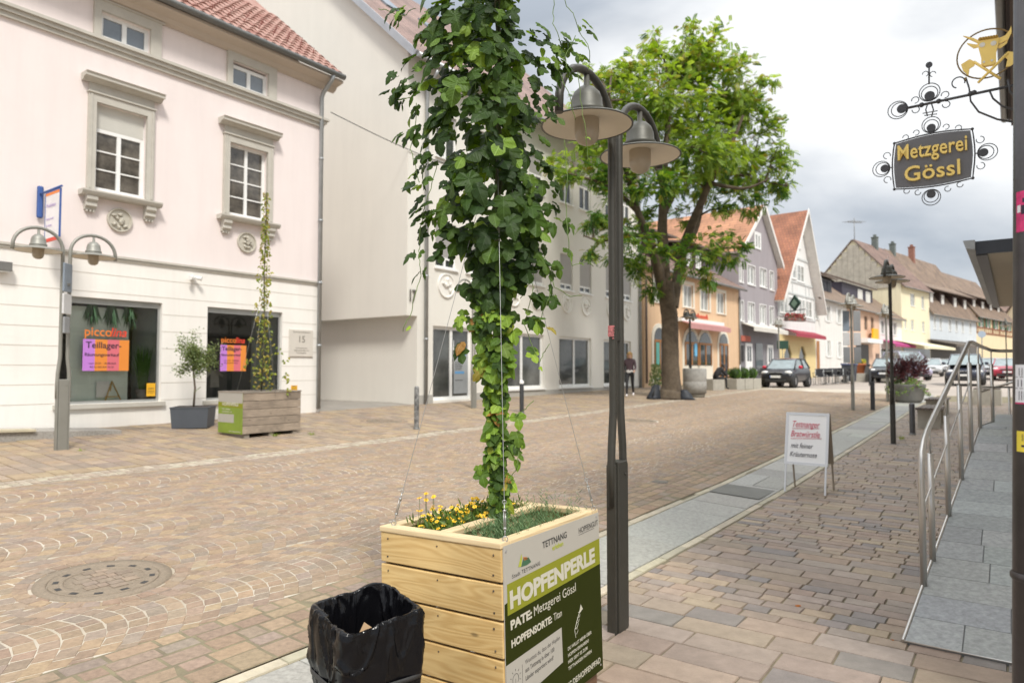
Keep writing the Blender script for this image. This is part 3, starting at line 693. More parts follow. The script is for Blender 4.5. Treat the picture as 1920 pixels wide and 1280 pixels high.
mb = MB(); mb.lathe([(.001, 0), (.10, 0), (.13, .24), (.11, .24), (.10, .2), (.001, .2)]); mb.build('pot', mat('grey_pot', (.35, .33, .31), .7), T)
for k, (s_, n_) in enumerate(((5.95, 70), (6.30, 75), (6.65, 60))):
    X_, Y_ = W(-14.70, s_); mb = MB(); blades(mb, 0, 0, 0, n_, .55, .16, .012, 0, True)
    tag(mb.build('hanging_garland', M_ivy, loc=(X_, Y_, 3.1), rot=(0, 0, ROT)), ['leftmost green garland hanging at the top of the wide shop window', 'middle green garland hanging at the top of the wide shop window', 'rightmost green garland hanging at the top of the wide shop window'][k], 'garland', 'garlands in the shop window')
X_, Y_ = W(-14.70, 6.35); T = thing('display_easel', 'small golden wooden easel on the floor of the left shop window', 'easel', (X_, Y_, 1.10), ROT)
mb = MB()
for a, b in ((-.16, -.08), (.16, -.08), (0, .14)): mb.tube([(a, b, 0), (0, 0, .42)], .012, 6)
mb.build('legs', mat('gold_wood', (.55, .34, .06), .5), T); mb = MB(); mb.box(-.14, .14, -.05, -.03, .10, .12); mb.build('ledge', MC['gold_wood'], T)
X_, Y_ = W(-14.70, 6.06); T = thing('display_card', 'white card leaning behind the glass under the sale poster', 'card', (X_, Y_, 1.2), ROT); mb = MB(); mb.box(0, .24, 0, .01, 0, .32); mb.build('sheet', M_white, T); mb = MB(); mb.box(.10, .14, .01, .1, 0, .2); mb.build('stand', M_alu, T)
for (s_, z_, lab) in ((7.08, 1.32, 'yellow notice stuck low in the corner of the left shop window'), (10.55, 1.30, 'yellow notice on the wall beside the right shop window, above the planter')):
    X_, Y_ = W(-14.58 if s_ < 8 else -14.49, s_-.1); T = thing('yellow_notice', lab, 'notice', (X_, Y_, z_-.12), ROT); mb = MB(); mb.box(0, .18, -.006, 0, 0, .27 if s_ < 8 else .18); mb.build('sheet', mat('yellow_card', (.78, .42, .02), .6, var=0), T)
    o = join_meshes([text('INFO', .05, M_ink, None, (.03, -.008, .14)), text('DIENSTAG', .03, M_ink, None, (.02, -.008, .09)), text('10 - 13 UHR', .022, M_ink, None, (.02, -.008, .05))], 'lettering'); o.parent = T
X_, Y_ = W(-14.85, 8.62); T = thing('display_garment', 'small grey child garment hanging in the right shop window', 'garment', (X_, Y_, 1.35), ROT)
mb = MB(); mb.prism([(-.10, 0), (.12, 0), (.10, .3), (.20, .22), (.22, .28), (.08, .42), (.03, .38), (-.03, .38), (-.08, .42), (-.22, .28), (-.18, .22), (-.10, .3)], lambda a, b, t: (a, t, b), -.03, .03); mb.build('shirt', mat('garment_grey', (.30, .29, .26), .9), T)
mb = MB(); mb.tube([(0, 0, .38), (0, 0, .5), (.03, 0, .53)], .006, 5); mb.build('hanger', M_black, T)
# wall plaque 15, camera, projecting sign
X_, Y_ = W(-14.495, 10.37); T = thing('wall_plaque', 'pale stone plaque with the number 15 beside the downpipe', 'plaque', (X_, Y_, 2.08), ROT)
mb = MB(); mb.rbox(0, .71, -.03, 0, 0, .68, .008); mb.build('plate', mat('plaque', (.60, .56, .50), .7, var=.06), T)
M_grl = mat('grey_lettering', (.22, .20, .17), .7, var=0)
o = join_meshes([text('15', .23, M_grl, None, (.355, -.032, .36), bold=.004, align='CENTER'), text('Gemeinschaftspraxis', .062, M_grl, None, (.355, -.032, .60), align='CENTER'), text('Fachärztinnen für', .05, M_grl, None, (.355, -.032, .20), align='CENTER'), text('Allgemeinmedizin und', .05, M_grl, None, (.355, -.032, .14), align='CENTER'), text('Homöopathie', .05, M_grl, None, (.355, -.032, .08), align='CENTER')], 'lettering'); o.parent = T
X_, Y_ = W(-14.49, 7.86); T = thing('security_camera', 'white twin security camera fixed above the shop windows', 'camera', (X_, Y_, 3.77), ROT)
mb = MB(); mb.cyl((0, 0, 0), (0, -.07, 0), .06, n=14); mb.build('mount', M_white, T)
for sx in (-1, 1): mb = MB(); mb.cyl((sx*.03, -.07, .0), (sx*.13, -.17, -.03), .035, .045, n=12); mb.build('camera_head', M_white, T)
X_, Y_ = W(-14.48, 4.92); T = thing('hanging_shop_sign', 'white hanging sign in a blue frame on a blue wall bracket', 'sign', (X_, Y_, 4.0), ROT)
M_blue = mat('sign_blue', (.05, .11, .33), .5)
mb = MB(); mb.rbox(-.05, .05, -.04, 0, .55, 1.15, .03); mb.cyl((0, 0, 1.0), (0, -.98, 1.0), .02, n=8); mb.build('bracket', M_blue, T)
mb = MB(); mb.box(-.015, .015, -.32, -.30, .10, .97); mb.box(-.015, .015, -.95, -.93, .10, .97); mb.box(-.015, .015, -.93, -.32, .95, .97); mb.build('frame', M_blue, T)
mb = MB(); mb.box(-.01, .01, -.93, -.32, .10, .95, 0); mb.box(-.013, .013, -.93, -.32, .90, .95, 1); mb.box(-.013, .013, -.93, -.32, .06, .12, 2); mb.build('panel', [mat('sign_white', (.75, .73, .74), .5), M_oral, M_redl], T)
o = join_meshes([text('Modehaus', .10, mat('violet_letter', (.45, .35, .60), .6, var=0), None, (-.016, -.37, .68), (PI/2, 0, -PI/2)), text('Mode & mehr', .06, MC['violet_letter'], None, (-.016, -.37, .45), (PI/2, 0, -PI/2)), text('für Kinder', .06, MC['violet_letter'], None, (-.016, -.37, .33), (PI/2, 0, -PI/2))], 'lettering'); o.parent = T
X_, Y_ = W(-14.44, 4.36); T = thing('wall_box', 'small grey box cut off by the left edge on the cream wall', 'wall lamp', (X_, Y_, 3.5), ROT); mb = MB(); mb.rbox(-.12, .12, -.12, .05, 0, .16, .01); mb.build('housing', M_zincd, T); mb = MB(); mb.box(-.09, .09, -.10, 0, -.02, -.002); mb.build('lens', M_white, T)
X_, Y_ = W(-14.45, 3.0); T = thing('granite_ledge', 'low rough granite ramp and step at the foot of the pink house', 'step', (X_, Y_, gst(-14.2, 3.5)), ROT)
mb = MB(); mb.prism([(-2, -.1), (3.0, -.1), (3.0, .02), (1.6, .10), (-2, .24)], lambda a, b, t: (a, t, b), -1.0, .02); mb.build('ramp', mat('rough_granite', (.33, .31, .28), .9, var=.35, vs=30, bump=.5), T)
mb = MB(); mb.prism([(-2, .24), (1.6, .10), (1.6, .14), (-2, .28)], lambda a, b, t: (a, t, b), -1.05, -.75); mb.build('kerb_edge', M_kerb, T)

# ------------------------------------------------------------------ house 17
M_w17 = mat('light_plaster', (.73, .705, .645), .85, streak=.035, var=.03, vs=.5, bump=.2, bs=60)
M_pl17 = mat('plinth_grey', (.40, .385, .35), .85, var=.06)
M_mtile = tile_mat('brown_tile', (.30, .20, .17), (.24, .16, .135), (.14, .10, .09), .24, .34)
zg = gst(-14.5, 16); Z = lambda z: z-zg
H17 = thing('house_seventeen', 'light grey plastered modern building numbered 17 with roller blinds', 'building', (ox, oy, zg), ROT)
LO = [(15.6, 17.5, .80, 3.12), (19.1, 21.8, 1.06, 3.08), (22.9, 25.45, 1.06, 3.08), (26.55, 29.2, 1.06, 3.08)]
UPX = [(15.7, 16.69), (17.2, 18.2), (19.35, 20.3), (20.82, 21.78), (23.0, 23.95), (24.52, 25.5), (26.78, 27.72), (28.28, 29.25)]
UP = [(a, b, 4.97, 6.42) for a, b in UPX]+[(a, b, 8.5, 9.92) for a, b in UPX]
mb = MB()
wall_holes(mb, 14.9, 30.3, Z(.1), Z(3.37), [(a, b, Z(c), Z(d)) for a, b, c, d in LO], 0, .18, 0)
wall_holes(mb, 14.45, 30.3, Z(3.37), Z(11.4), [(a, b, Z(c), Z(d)) for a, b, c, d in UP], 0, .14, 0)
mb.quad((14.9, 0, Z(.1)), (14.9, 0, Z(3.37)), (14.9, 16, Z(3.37)), (14.9, 16, Z(.1)), 0)
mb.quad((14.45, 0, Z(3.37)), (14.9, 0, Z(3.37)), (14.9, 16, Z(3.37)), (14.45, 16, Z(3.37)), 0)
hh = 8*math.tan(math.radians(43.3))
mb.add([(14.45, 0, Z(3.37)), (14.45, 16, Z(3.37)), (14.45, 16, Z(11.4)), (14.45, 8, Z(11.4)+hh), (14.45, 0, Z(11.4))], [(0, 1, 2, 3, 4)], 0)
mb.add([(30.3, 0, Z(.1)), (30.3, 0, Z(11.4)), (30.3, 8, Z(11.4)+hh), (30.3, 16, Z(11.4)), (30.3, 16, Z(.1))], [(0, 1, 2, 3, 4)], 0)
mb.quad((14.45, 16, Z(3.37)), (30.3, 16, Z(3.37)), (30.3, 16, Z(11.4)), (14.45, 16, Z(11.4)))
mb.box(14.455, 14.475, -.012, .0, Z(3.37), Z(11.3), 0)
mb.build('wall', M_w17, H17)
mb = MB(); 
for a, b in ((14.88, 15.6), (17.5, 30.3)): mb.box(a, b, -.015, .02, Z(.3), Z(.98))
mb.build('plinth', M_pl17, H17)
for k, (a, b) in enumerate(UPX):
    bl = [.76, .74, .72, .92, .82, .80, .78, .80][k]
    window(H17, a, b, 4.97, 6.42, y=.09, cols=2, z00=zg, blind=bl, sill=M_white, fw=.07)
    window(H17, a, b, 8.5, 9.92, y=.09, cols=2, z00=zg, blind=[.3, .6, .3, .5, .25, .3, .5, .3][k], sill=M_white, fw=.07)
    medallion(H17, (a+b)/2, Z(4.42), .40, mat('white_medallion', (.78, .76, .71), .8, var=.05), 0, 20+k)
for a, b, c, d in LO[1:]: window(H17, a, b, c, d, y=.12, cols=2, z00=zg, sill=M_white, fw=.10, pm=mat('shop_pane', (.07, .075, .07), .06, var=.8, vs=.8, spec=.8))
DR = window(H17, 15.6, 17.5, .80, 3.12, y=.12, cols=2, z00=zg, fw=.10, name='door', pm=MC['shop_pane'])
mb = MB(); mb.tube([(1.02, -.07, .8), (1.02, -.07, 1.9)], .015, 8); mb.build('handle', M_alu, DR)
mb = MB(); mb.box(1.08, 1.78, -.03, -.022, .18, 1.55, 0); mb.box(1.2, 1.66, -.034, -.03, 1.36, 1.46, 1); mb.box(1.14, 1.6, -.034, -.03, .82, .90, 1)
for k in range(6): mb.box(1.14, 1.14+.3+.04*(k % 3), -.034, -.03, .95+.06*k if k < 5 else .6, .97+.06*k if k < 5 else .62, 2)
mb.build('door_notice', [mat('frosted', (.33, .35, .36), .4), mat('notice_blue', (.12, .33, .60), .5), M_black], DR)
rf = MB(); zr = Z(11.4)
roof_slab(rf, (14.25, -.45, zr-.35), (30.5, -.45, zr-.35), (30.5, 8, zr+hh+.05), (14.25, 8, zr+hh+.05), .16)
roof_slab(rf, (14.25, 16.45, zr-.35), (30.5, 16.45, zr-.35), (30.5, 8, zr+hh+.05), (14.25, 8, zr+hh+.05), .16)
RF = rf.build('roof', [M_mtile, mat('verge_metal', (.40, .42, .45), .5, .3)], H17)
mb = MB(); mb.hexa([(14.19, -.45, zr-.42), (14.245, -.45, zr-.42), (14.245, 8, zr+hh-.02), (14.19, 8, zr+hh-.02), (14.19, -.45, zr-.12), (14.245, -.45, zr-.12), (14.245, 8, zr+hh+.28), (14.19, 8, zr+hh+.28)]); mb.build('verge_board', MC['verge_metal'], RF)
for xx in (16.5, 19.0, 24.0):
    mb = MB(); yy = 3.2; zz = zr+hh*yy/8+.2; mb.hexa([(xx, yy, zz), (xx+.9, yy, zz), (xx+.9, yy+.9, zz+.85), (xx, yy+.9, zz+.85), (xx, yy-.08, zz+.1), (xx+.9, yy-.08, zz+.1), (xx+.9, yy+.82, zz+.95), (xx, yy+.82, zz+.95)]); mb.build('skylight', M_sky, RF)
gutter_line(H17, 14.3, 30.5, -.55, zr-.33, .08, M_zinc)
pipe(H17, 15.2, -.09, Z(.75), Z(10.4), .06, (0, -.42, .5)); pipe(H17, 30.05, -.09, Z(.9), Z(10.4), .06, (0, -.42, .5))
t17 = text('17', .50, mat('numeral', (.16, .15, .13), .5, .3), None, (14.50, -.03, Z(3.80)), ext=.012, sx=.62, bold=.008); t17.name = 'house_number'; t17.parent = H17
# overhead cable
mb = MB(); a_ = W(-14.4, 11.5); b_ = W(-14.6, 22); pts = []
for k in range(17):
    t = k/16; pts.append((a_[0]+(b_[0]-a_[0])*t, a_[1]+(b_[1]-a_[1])*t, 8.55+.6*t-.5*math.sin(PI*t)))
mb.tube(pts, .012, 5); tag(mb.build('overhead_cable', M_black), 'thin dark cable slung from the pink house along the side of building 17', 'cable')
# ------------------------------------------------------------------ the row of houses up the street
ROW = [(6.37, 32.9), (14.27, 42.76), (18.92, 48.44), (24.64, 55.33), (30.7, 62.38), (38.0, 70.48), (43.4, 75.89), (50.67, 82.62), (65.42, 96.03), (80.77, 109.98)]
def seg(i):
    a, b = ROW[i], ROW[i+1]; L = math.dist(a, b); return a, ((b[0]-a[0])/L, (b[1]-a[1])/L), L
M_orange_t = tile_mat('orange_tile', (.44, .22, .12), (.37, .18, .10), (.20, .10, .065), .9, .34, .8)
M_orange2 = tile_mat('orange_tile_old', (.37, .155, .085), (.30, .125, .075), (.16, .08, .055), .22, .30)
M_brown_t = tile_mat('brown_roof', (.24, .155, .12), (.19, .125, .105), (.09, .065, .055), .25, .33)
M_brown2 = tile_mat('brown_roof_mossy', (.26, .185, .125), (.21, .15, .115), (.10, .075, .06), .25, .33)
M_shingle = tile_mat('brown_shingle', (.20, .10, .08), (.16, .085, .07), (.07, .045, .04), .2, .16)
M_verge = mat('verge_white', (.72, .70, .66), .6)
M_vergeb = mat('verge_brown', (.16, .12, .10), .7)
def arch_poly(x0, x1, z0, z1, n=8):
    r = (x1-x0)/2; cx = (x0+x1)/2; hgt = min(r, z1-z0); return [(x0, z0), (x1, z0)]+[(cx+r*math.cos(PI*k/n), z1-hgt+hgt*math.sin(PI*k/n)) for k in range(n+1)]
def eave_house(name, label, i, L, ez, rz_, dep, mats, holes, xa=0, over=.4, lower=None, zlow=None, m_roof=None, gable_ends=True):
    P, D, L0 = seg(i); X0, Y0 = P; zg = G(X0+D[0]*L/2, Y0+D[1]*L/2)-.0
    t = house(name, label, P, D, zg); Z = lambda z: z-zg
    mb = MB(); hs = [(a, b, Z(c), Z(d)) for a, b, c, d in holes]
    zs = Z(zlow) if zlow else Z(zg)-.6
    if zlow: wall_holes(mb, xa, L, Z(zg)-.6, zs, [h for h in hs if h[3] <= zs+.01], 0, .14, 1)
    wall_holes(mb, xa, L, zs, Z(ez), [h for h in hs if h[2] >= zs-.01], 0, .14, 0)
    zb = Z(zg)-.6
    for x in (xa, L): mb.add([(x, 0, zb), (x, 0, Z(ez)), (x, dep/2, Z(rz_)), (x, dep, Z(ez)), (x, dep, zb)], [(0, 1, 2, 3, 4)], 0)
    mb.quad((xa, dep, zb), (L, dep, zb), (L, dep, Z(ez)), (xa, dep, Z(ez)))
    mb.build('wall', mats, t)
    rf = MB(); sl = (rz_-ez)/(dep/2); a = Z(ez)-over*sl
    roof_slab(rf, (xa-.15, -over, a+.03), (L+.15, -over, a+.03), (L+.15, dep/2, Z(rz_)+.03), (xa-.15, dep/2, Z(rz_)+.03), .14)
    roof_slab(rf, (xa-.15, dep+over, a+.03), (L+.15, dep+over, a+.03), (L+.15, dep/2, Z(rz_)+.03), (xa-.15, dep/2, Z(rz_)+.03), .14)
    R_ = rf.build('roof', [m_roof or M_brown_t, M_vergeb], t)
    gutter_line(t, xa-.1, L+.1, -over-.07, a+.08, .07)
    return t, Z, R_, sl
def gable_house(name, label, i, L, ez, az, ax, dep, mats, holes, lower=None, zlow=None, m_roof=None, over=.35, vm=None, ezr=None):
    P, D, L0 = seg(i); X0, Y0 = P; zg = G(X0+D[0]*L/2, Y0+D[1]*L/2)
    t = house(name, label, P, D, zg); Z = lambda z: z-zg
    mb = MB(); hs = [(a, b, Z(c), Z(d)) for a, b, c, d in holes]; zs = Z(zlow); zb = -.6
    wall_holes(mb, 0, L, zb, zs, [h for h in hs if h[3] <= zs+.01], 0, .14, 1)
    wall_holes(mb, 0, L, zs, Z(ez), [h for h in hs if h[2] >= zs-.01], 0, .14, 0)
    mb.add([(0, 0, Z(ez)), (L, 0, Z(ez)), (ax, 0, Z(az)-.12)], [(0, 1, 2)], 0)
    for x in (0, L): mb.quad((x, 0, zb), (x, dep, zb), (x, dep, Z(ez)), (x, 0, Z(ez)), 0)
    mb.add([(0, dep, zb), (L, dep, zb), (L, dep, Z(ez)), (ax, dep, Z(az)-.12), (0, dep, Z(ez))], [(0, 1, 2, 3, 4)], 0)
    mb.build('wall', mats, t)
    rf = MB(); sl = (az-ez)/ax; sr = (az-ez)/(L-ax)
    roof_slab(rf, (-over, -over, Z(ez)-over*sl), (-over, dep, Z(ez)-over*sl), (ax, dep, Z(az)), (ax, -over, Z(az)), .13)
    roof_slab(rf, (L+over, -over, Z(ez)-over*sr), (L+over, dep, Z(ez)-over*sr), (ax, dep, Z(az)), (ax, -over, Z(az)), .13)
    R_ = rf.build('roof', [m_roof or M_orange_t, vm or M_verge], t)
    mb = MB()
    for (xe, ze) in ((-over, Z(ez)-over*sl), (L+over, Z(ez)-over*sr)):
        y0, y1 = -over-.05, -over-.003; w = .24
        P_ = [(xe, y0, ze-.12), (xe, y1, ze-.12), (ax, y1, Z(az)-.12), (ax, y0, Z(az)-.12)]
        Q_ = [(xe, y0, ze+w-.02), (xe, y1, ze+w-.02), (ax, y1, Z(az)+w-.02), (ax, y0, Z(az)+w-.02)]
        mb.hexa(P_+Q_)
    mb.build('verge_board', vm or M_verge, R_)
    return t, Z, R_
def chimney(R_, x, y, z0, z1, w=.6, m=None, cap=True):
    mb = MB(); mb.box(x-w/2, x+w/2, y-w/2, y+w/2, z0, z1); mb.box(x-w/2-.06, x+w/2+.06, y-w/2-.06, y+w/2+.06, z1, z1+.1); 
    if cap: mb.box(x-w/4, x+w/4, y-w/4, y+w/4, z1+.1, z1+.4)
    mb.build('chimney', m or mat('chimney_slate', (.12, .14, .13), .7), R_)
def flat_prism(t, name, poly, y0, y1, m): 
    mb = MB(); mb.prism(poly, lambda a, b, q: (a, q, b), y0, y1); return mb.build(name, m, t)
def awning(t, x0, x1, z1, z0, out, m, name='awning', stripes=None):
    mb = MB(); mb.hexa([(x0, -out, z0), (x1, -out, z0), (x1, 0, z1-.05), (x0, 0, z1-.05), (x0, -out, z0+.05), (x1, -out, z0+.05), (x1, 0, z1), (x0, 0, z1)]); mb.box(x0, x1, -out-.03, -out-.002, z0-.22, z0+.05); return mb.build(name, m, t)
# peach house
P, D, L = seg(0)
M_peach = mat('peach_plaster', (.70, .48, .30), .85, streak=.14, var=.04, vs=.8); M_peachl = mat('pale_casing', (.76, .71, .60), .8, var=.04)
wn = [(1.05, 2.0, 5.13, 6.3), (4.5, 5.7, 5.13, 6.35), (6.75, 7.95, 5.10, 6.33), (9.1, 10.3, 5.08, 6.33)]
t, Z, R_, sl = eave_house('peach_house', 'peach plastered house with white arched openings behind the big tree', 0, L-.05, 6.85, 9.6, 9, [M_peach, M_peach], wn, m_roof=M_brown_t)
for a, b, c, d in wn: window(t, a, b, c, d, y=.10, cols=2, z00=t['zg'], casing=.18, cm=M_peachl, sill=M_peachl, pm=M_pane2)
M_woodd = mat('door_wood', (.36, .15, .04), .5, var=.2); M_turq = mat('turquoise', (.12, .42, .36), .5)
for a, b, z0, z1 in ((.95, 2.05, 1.1, 3.85), (4.45, 6.15, 1.1, 3.85), (6.3, 8.0, 1.1, 3.85), (9.2, 10.5, 1.1, 3.9)):
    flat_prism(t, 'arch_surround', arch_poly(a-.22, b+.22, Z(z0)-.1, Z(z1)+.22), -.06, .0, M_peachl)
    o = flat_prism(t, 'shop_window' if a > 3 else 'door', arch_poly(a, b, Z(z0)+(.9 if 3 < a < 9 else .05), Z(z1)), -.085, -.062, M_pane)
    mb = MB()
    for x in (a+.03, (a+b)/2, b-.03): mb.box(x-.06, x+.06, -.11, -.086, Z(z0)+(.9 if 3 < a < 9 else .05), Z(z1)-.6)
    mb.box(a, b, -.108, -.087, Z(z1)-.72, Z(z1)-.6); mb.build('frame', M_woodd, o)
mb = MB(); mb.box(1.0, 1.35, -.14, -.115, Z(1.3), Z(3.1)); mb.build('door_panel', M_turq, t)
mb = MB(); mb.box(5.6, 5.95, -.11, -.10, Z(2.5), Z(3.2)); mb.build('window_poster', mat('sky_blue', (.15, .45, .70), .5), t)
awning(t, 3.7, 9.3, Z(4.42), Z(4.12), .7, mat('awning_rose', (.50, .25, .24), .7)); mb = MB(); mb.box(3.6, 9.4, -.3, -.01, Z(4.30), Z(4.50)); mb.build('awning_case', M_white, t)
mb = MB(); q = random.Random(3); x = 5.5
for k in range(9):
    h_ = .12+.10*(k in (0, 3, 8)); pts = [(x, -.03, Z(4.66)), (x+.06, -.04, Z(4.66)+h_), (x+.13, -.04, Z(4.64)+h_*.6), (x+.16, -.04, Z(4.60)), (x+.25, -.03, Z(4.63)+.05)]; mb.tube(pts, .022, 5); x += .24
mb.build('script_lettering', M_redl, t)
for x0, x1 in ((2.4, 4.6), (6.5, 9.2)):    # shingled dormers
    mb = MB(); mb.box(x0, x1, .9, 3.4, Z(7.2), Z(8.9)); 
    o = mb.build('dormer', M_shingle, R_); mb = MB(); roof_slab(mb, (x0-.3, .5, Z(8.9)), (x1+.3, .5, Z(8.9)), (x1+.3, 4.3, Z(9.45)), (x0-.3, 4.3, Z(9.45)), .1); mb.build('dormer_roof', [M_brown_t, M_vergeb], R_)
    for a in (x0+.35, x1-1.05): window(R_, a, a+.7, 7.7, 8.7, y=0, z00=t['zg'], fw=.1, pm=M_pane2).location.y = .88
pipe(t, .12, -.08, Z(1.1), Z(6.3), .05, m=M_vergeb); pipe(t, L-.15, -.08, Z(1.2), Z(6.3), .05, m=M_zincd)
# grey gabled house
P, D, L = seg(1); M_lil = mat('lilac_grey_plaster', (.33, .30, .315), .85, streak=.14, var=.05, vs=.7); M_lild = mat('dark_grey_plaster', (.22, .21, .225), .85, streak=.14, var=.06)
g3 = [(.1, .7, 7.3, 8.45), (1.5, 2.85, 7.3, 8.55), (3.75, 5.05, 7.35, 8.6), (5.7, 6.5, 7.3, 8.6), (.1, .7, 4.85, 6.1), (1.5, 2.65, 4.8, 6.1), (3.65, 4.85, 4.8, 6.12), (5.55, 6.4, 4.8, 6.12)]
t, Z, R_ = gable_house('grey_gable_house', 'tall lilac grey gabled house with an orange roof right of the peach house', 1, L-.03, 9.35, 12.75, 4.0, 15, [M_lil, M_lild], g3, zlow=4.6, m_roof=M_orange_t)
for a, b, c, d in g3: window(t, a, b, c, d, y=.09, cols=2 if b-a > .9 else 1, z00=t['zg'], casing=.05, pm=M_pane2, fw=.12, sill=M_white)
o = window(t, 2.85, 3.9, 9.8, 10.85, y=0, cols=2, z00=t['zg'], fw=.12, pm=M_pane2, casing=.08); o.location.y = -.03
awning(t, .3, 6.9, Z(4.75), Z(4.4), .8, mat('awning_cream', (.62, .59, .53), .8))
mb = MB(); mb.box(-.0, 1.6, -.12, -.01, Z(3.55), Z(3.9)); mb.build('sign_board', mat('sign_rust', (.42, .11, .07), .7, var=.4, vs=12), t)
for x in (.9, 4.9):
    mb = MB(); mb.box(x, x+1.15, -.06, -.01, Z(1.4), Z(3.45)); o = mb.build('door', M_white, t); mb = MB()
    for k in (0, 1): mb.box(x+.2+.42*k, x+.52+.42*k, -.07, -.062, Z(2.3), Z(3.25))
    mb.build('pane', M_pane, o)
mb = MB(); mb.box(2.7, 4.0, -.05, -.01, Z(1.4), Z(3.5)); mb.build('shop_window', M_pane, t)
mb = MB(); mb.box(.25, .6, -.07, -.01, Z(2.3), Z(3.3)); mb.build('menu_board', M_black, t)
# white timbered gable
P, D, L = seg(2); M_wg = mat('white_plaster', (.74, .74, .72), .8, streak=.14, var=.04); M_yel = mat('yellow_plaster', (.70, .56, .28), .8, var=.05)
t, Z, R_ = gable_house('white_gable_house', 'white half-timbered gable house with a yellow arcade and red awning', 2, L-.03, 7.4, 13.9, 5.2, 14, [M_wg, M_yel], [(1.2, 2.9, 1.7, 3.55), (4.6, 6.3, 1.7, 3.55)], zlow=4.3, m_roof=M_orange2, over=.7)
M_tl = mat('timber_pale', (.56, .58, .57), .7, var=.05)
mb = MB()
for z in (4.6, 5.6, 7.4, 8.3, 10.2): 
    wid = 0 if z < 7.5 else (z-7.4)/6.5
    mb.box(5.2*wid+.05, L-3.7*wid-.1, -.06, -.005, Z(z), Z(z)+.14)
for x in (.1, 1.3, 2.1, 3.3, 4.4, 5.6, 6.7, 7.8, 8.6): mb.box(x, x+.1, -.05, -.004, Z(5.74), Z(7.4)); 
for x in (1.8, 3.2, 6.4, 7.3): mb.box(x, x+.1, -.05, -.004, Z(7.54), Z(8.3))
mb.build('timber_frame', M_tl, t)
for a, b, c, d in ((.35, 2.0, 5.85, 7.2), (2.25, 3.8, 5.85, 7.2), (4.55, 6.1, 5.85, 7.2), (6.3, 7.9, 5.85, 7.2), (2.4, 4.1, 8.6, 9.85), (4.35, 6.05, 8.5, 9.8), (4.5, 5.3, 11.1, 12.2)):
    o = window(t, a, b, c, d, y=0, cols=2, rows=(1, 1), z00=t['zg'], fw=.09, pm=M_pane2, sill=M_white); o.location.y = -.035
awning(t, 1.1, 8.5, Z(4.75), Z(4.35), .9, mat('awning_wine', (.33, .035, .06), .7))
for a, b in ((1.2, 2.9), (4.6, 6.3)): 
    mb = MB(); mb.box(a, b, .10, .13, Z(1.7), Z(3.55)); mb.build('arcade_pane', M_pane, t)
    flat_prism(t, 'arch_corner', [(a, Z(2.9)), (a, Z(3.55)), (a+.55, Z(3.55))], -.02, .09, M_yel); flat_prism(t, 'arch_corner', [(b, Z(2.9)), (b-.55, Z(3.55)), (b, Z(3.55))], -.02, .09, M_yel)
# low white house
P, D, L = seg(3); M_wl = mat('offwhite_plaster', (.74, .72, .68), .85, streak=.14, var=.03)
wn = [(-.0, .9, 5.88, 7.17), (2.95, 3.95, 5.85, 7.17), (6.15, 7.2, 5.85, 7.17), (2.95, 3.95, 2.85, 4.2), (6.15, 7.1, 2.8, 4.2)]
t, Z, R_, sl = eave_house('low_white_house', 'low white house with brown roof and a long dark dormer beside the white gable', 3, L-.03, 7.75, 12.0, 11, [M_wl, M_wl], wn, m_roof=M_brown2)
for a, b, c, d in wn: window(t, a, b, c, d, y=.09, z00=t['zg'], shutters=M_white if a > 1 else None, sill=M_white, pm=M_pane2)
mb = MB(); mb.box(.15, .85, -.04, .0, Z(1.5), Z(4.1)); mb.build('door', M_woodd, t)
mb = MB(); mb.box(3.0, 8.6, 1.1, 3.6, Z(8.4), Z(9.95)); mb.build('dormer', mat('dark_cladding', (.035, .035, .045), .6), R_)
mb = MB(); roof_slab(mb, (2.6, .7, Z(9.95)), (9.0, .7, Z(9.95)), (9.0, 4.6, Z(11.4)), (2.6, 4.6, Z(11.4)), .12); mb.build('dormer_roof', [M_orange_t, M_vergeb], R_)
for x in (4.2, 5.7, 7.2): window(R_, x, x+.8, 8.8, 9.75, y=0, z00=t['zg'], fm=MC['dark_cladding'], fw=.08).location.y = 1.06
chimney(R_, 3.0, 5.3, Z(11.2), Z(13.0), .7, mat('chimney_white', (.6, .57, .52), .8))
mb = MB(); mb.hexa([(5.0, 3.9, Z(10.75)), (5.5, 3.9, Z(10.75)), (5.5, 4.6, Z(11.3)), (5.0, 4.6, Z(11.3)), (5.0, 3.8, Z(10.95)), (5.5, 3.8, Z(10.95)), (5.5, 4.5, Z(11.5)), (5.0, 4.5, Z(11.5))]); mb.build('skylight', M_pane2, R_)
# peach house up the street with dark dormer
P, D, L = seg(4); M_pk2 = mat('salmon_plaster', (.68, .47, .34), .85, streak=.14, var=.05)
wn = [(5.4, 6.5, 5.65, 7.0), (7.7, 8.7, 5.65, 7.0)]
t, Z, R_, sl = eave_house('salmon_house', 'salmon coloured house with a dark doorway and a large dark dormer', 4, L-.03, 7.65, 12.4, 12, [M_pk2, M_pk2], wn, m_roof=M_brown2)
for a, b, c, d in wn: window(t, a, b, c, d, y=.09, z00=t['zg'], fm=mat('brown_frame', (.28, .2, .14), .6), casing=.08, cm=M_pk2)
mb = MB(); mb.box(4.2, L+4, 1.6, 4.6, Z(8.2), Z(10.4)); mb.build('dormer', mat('dark_violet_cladding', (.045, .04, .06), .6), R_)
mb = MB(); roof_slab(mb, (3.9, 1.2, Z(10.4)), (L+4.3, 1.2, Z(10.4)), (L+4.3, 6, Z(12.4)), (3.9, 6, Z(12.4)), .15); mb.build('dormer_roof', [M_brown_t, M_vergeb], R_)
for x in (9.3, 12.2): window(R_, x, x+1.6, 8.5, 10.1, y=0, z00=t['zg'], fw=.12, pm=M_blindw).location.y = 1.56
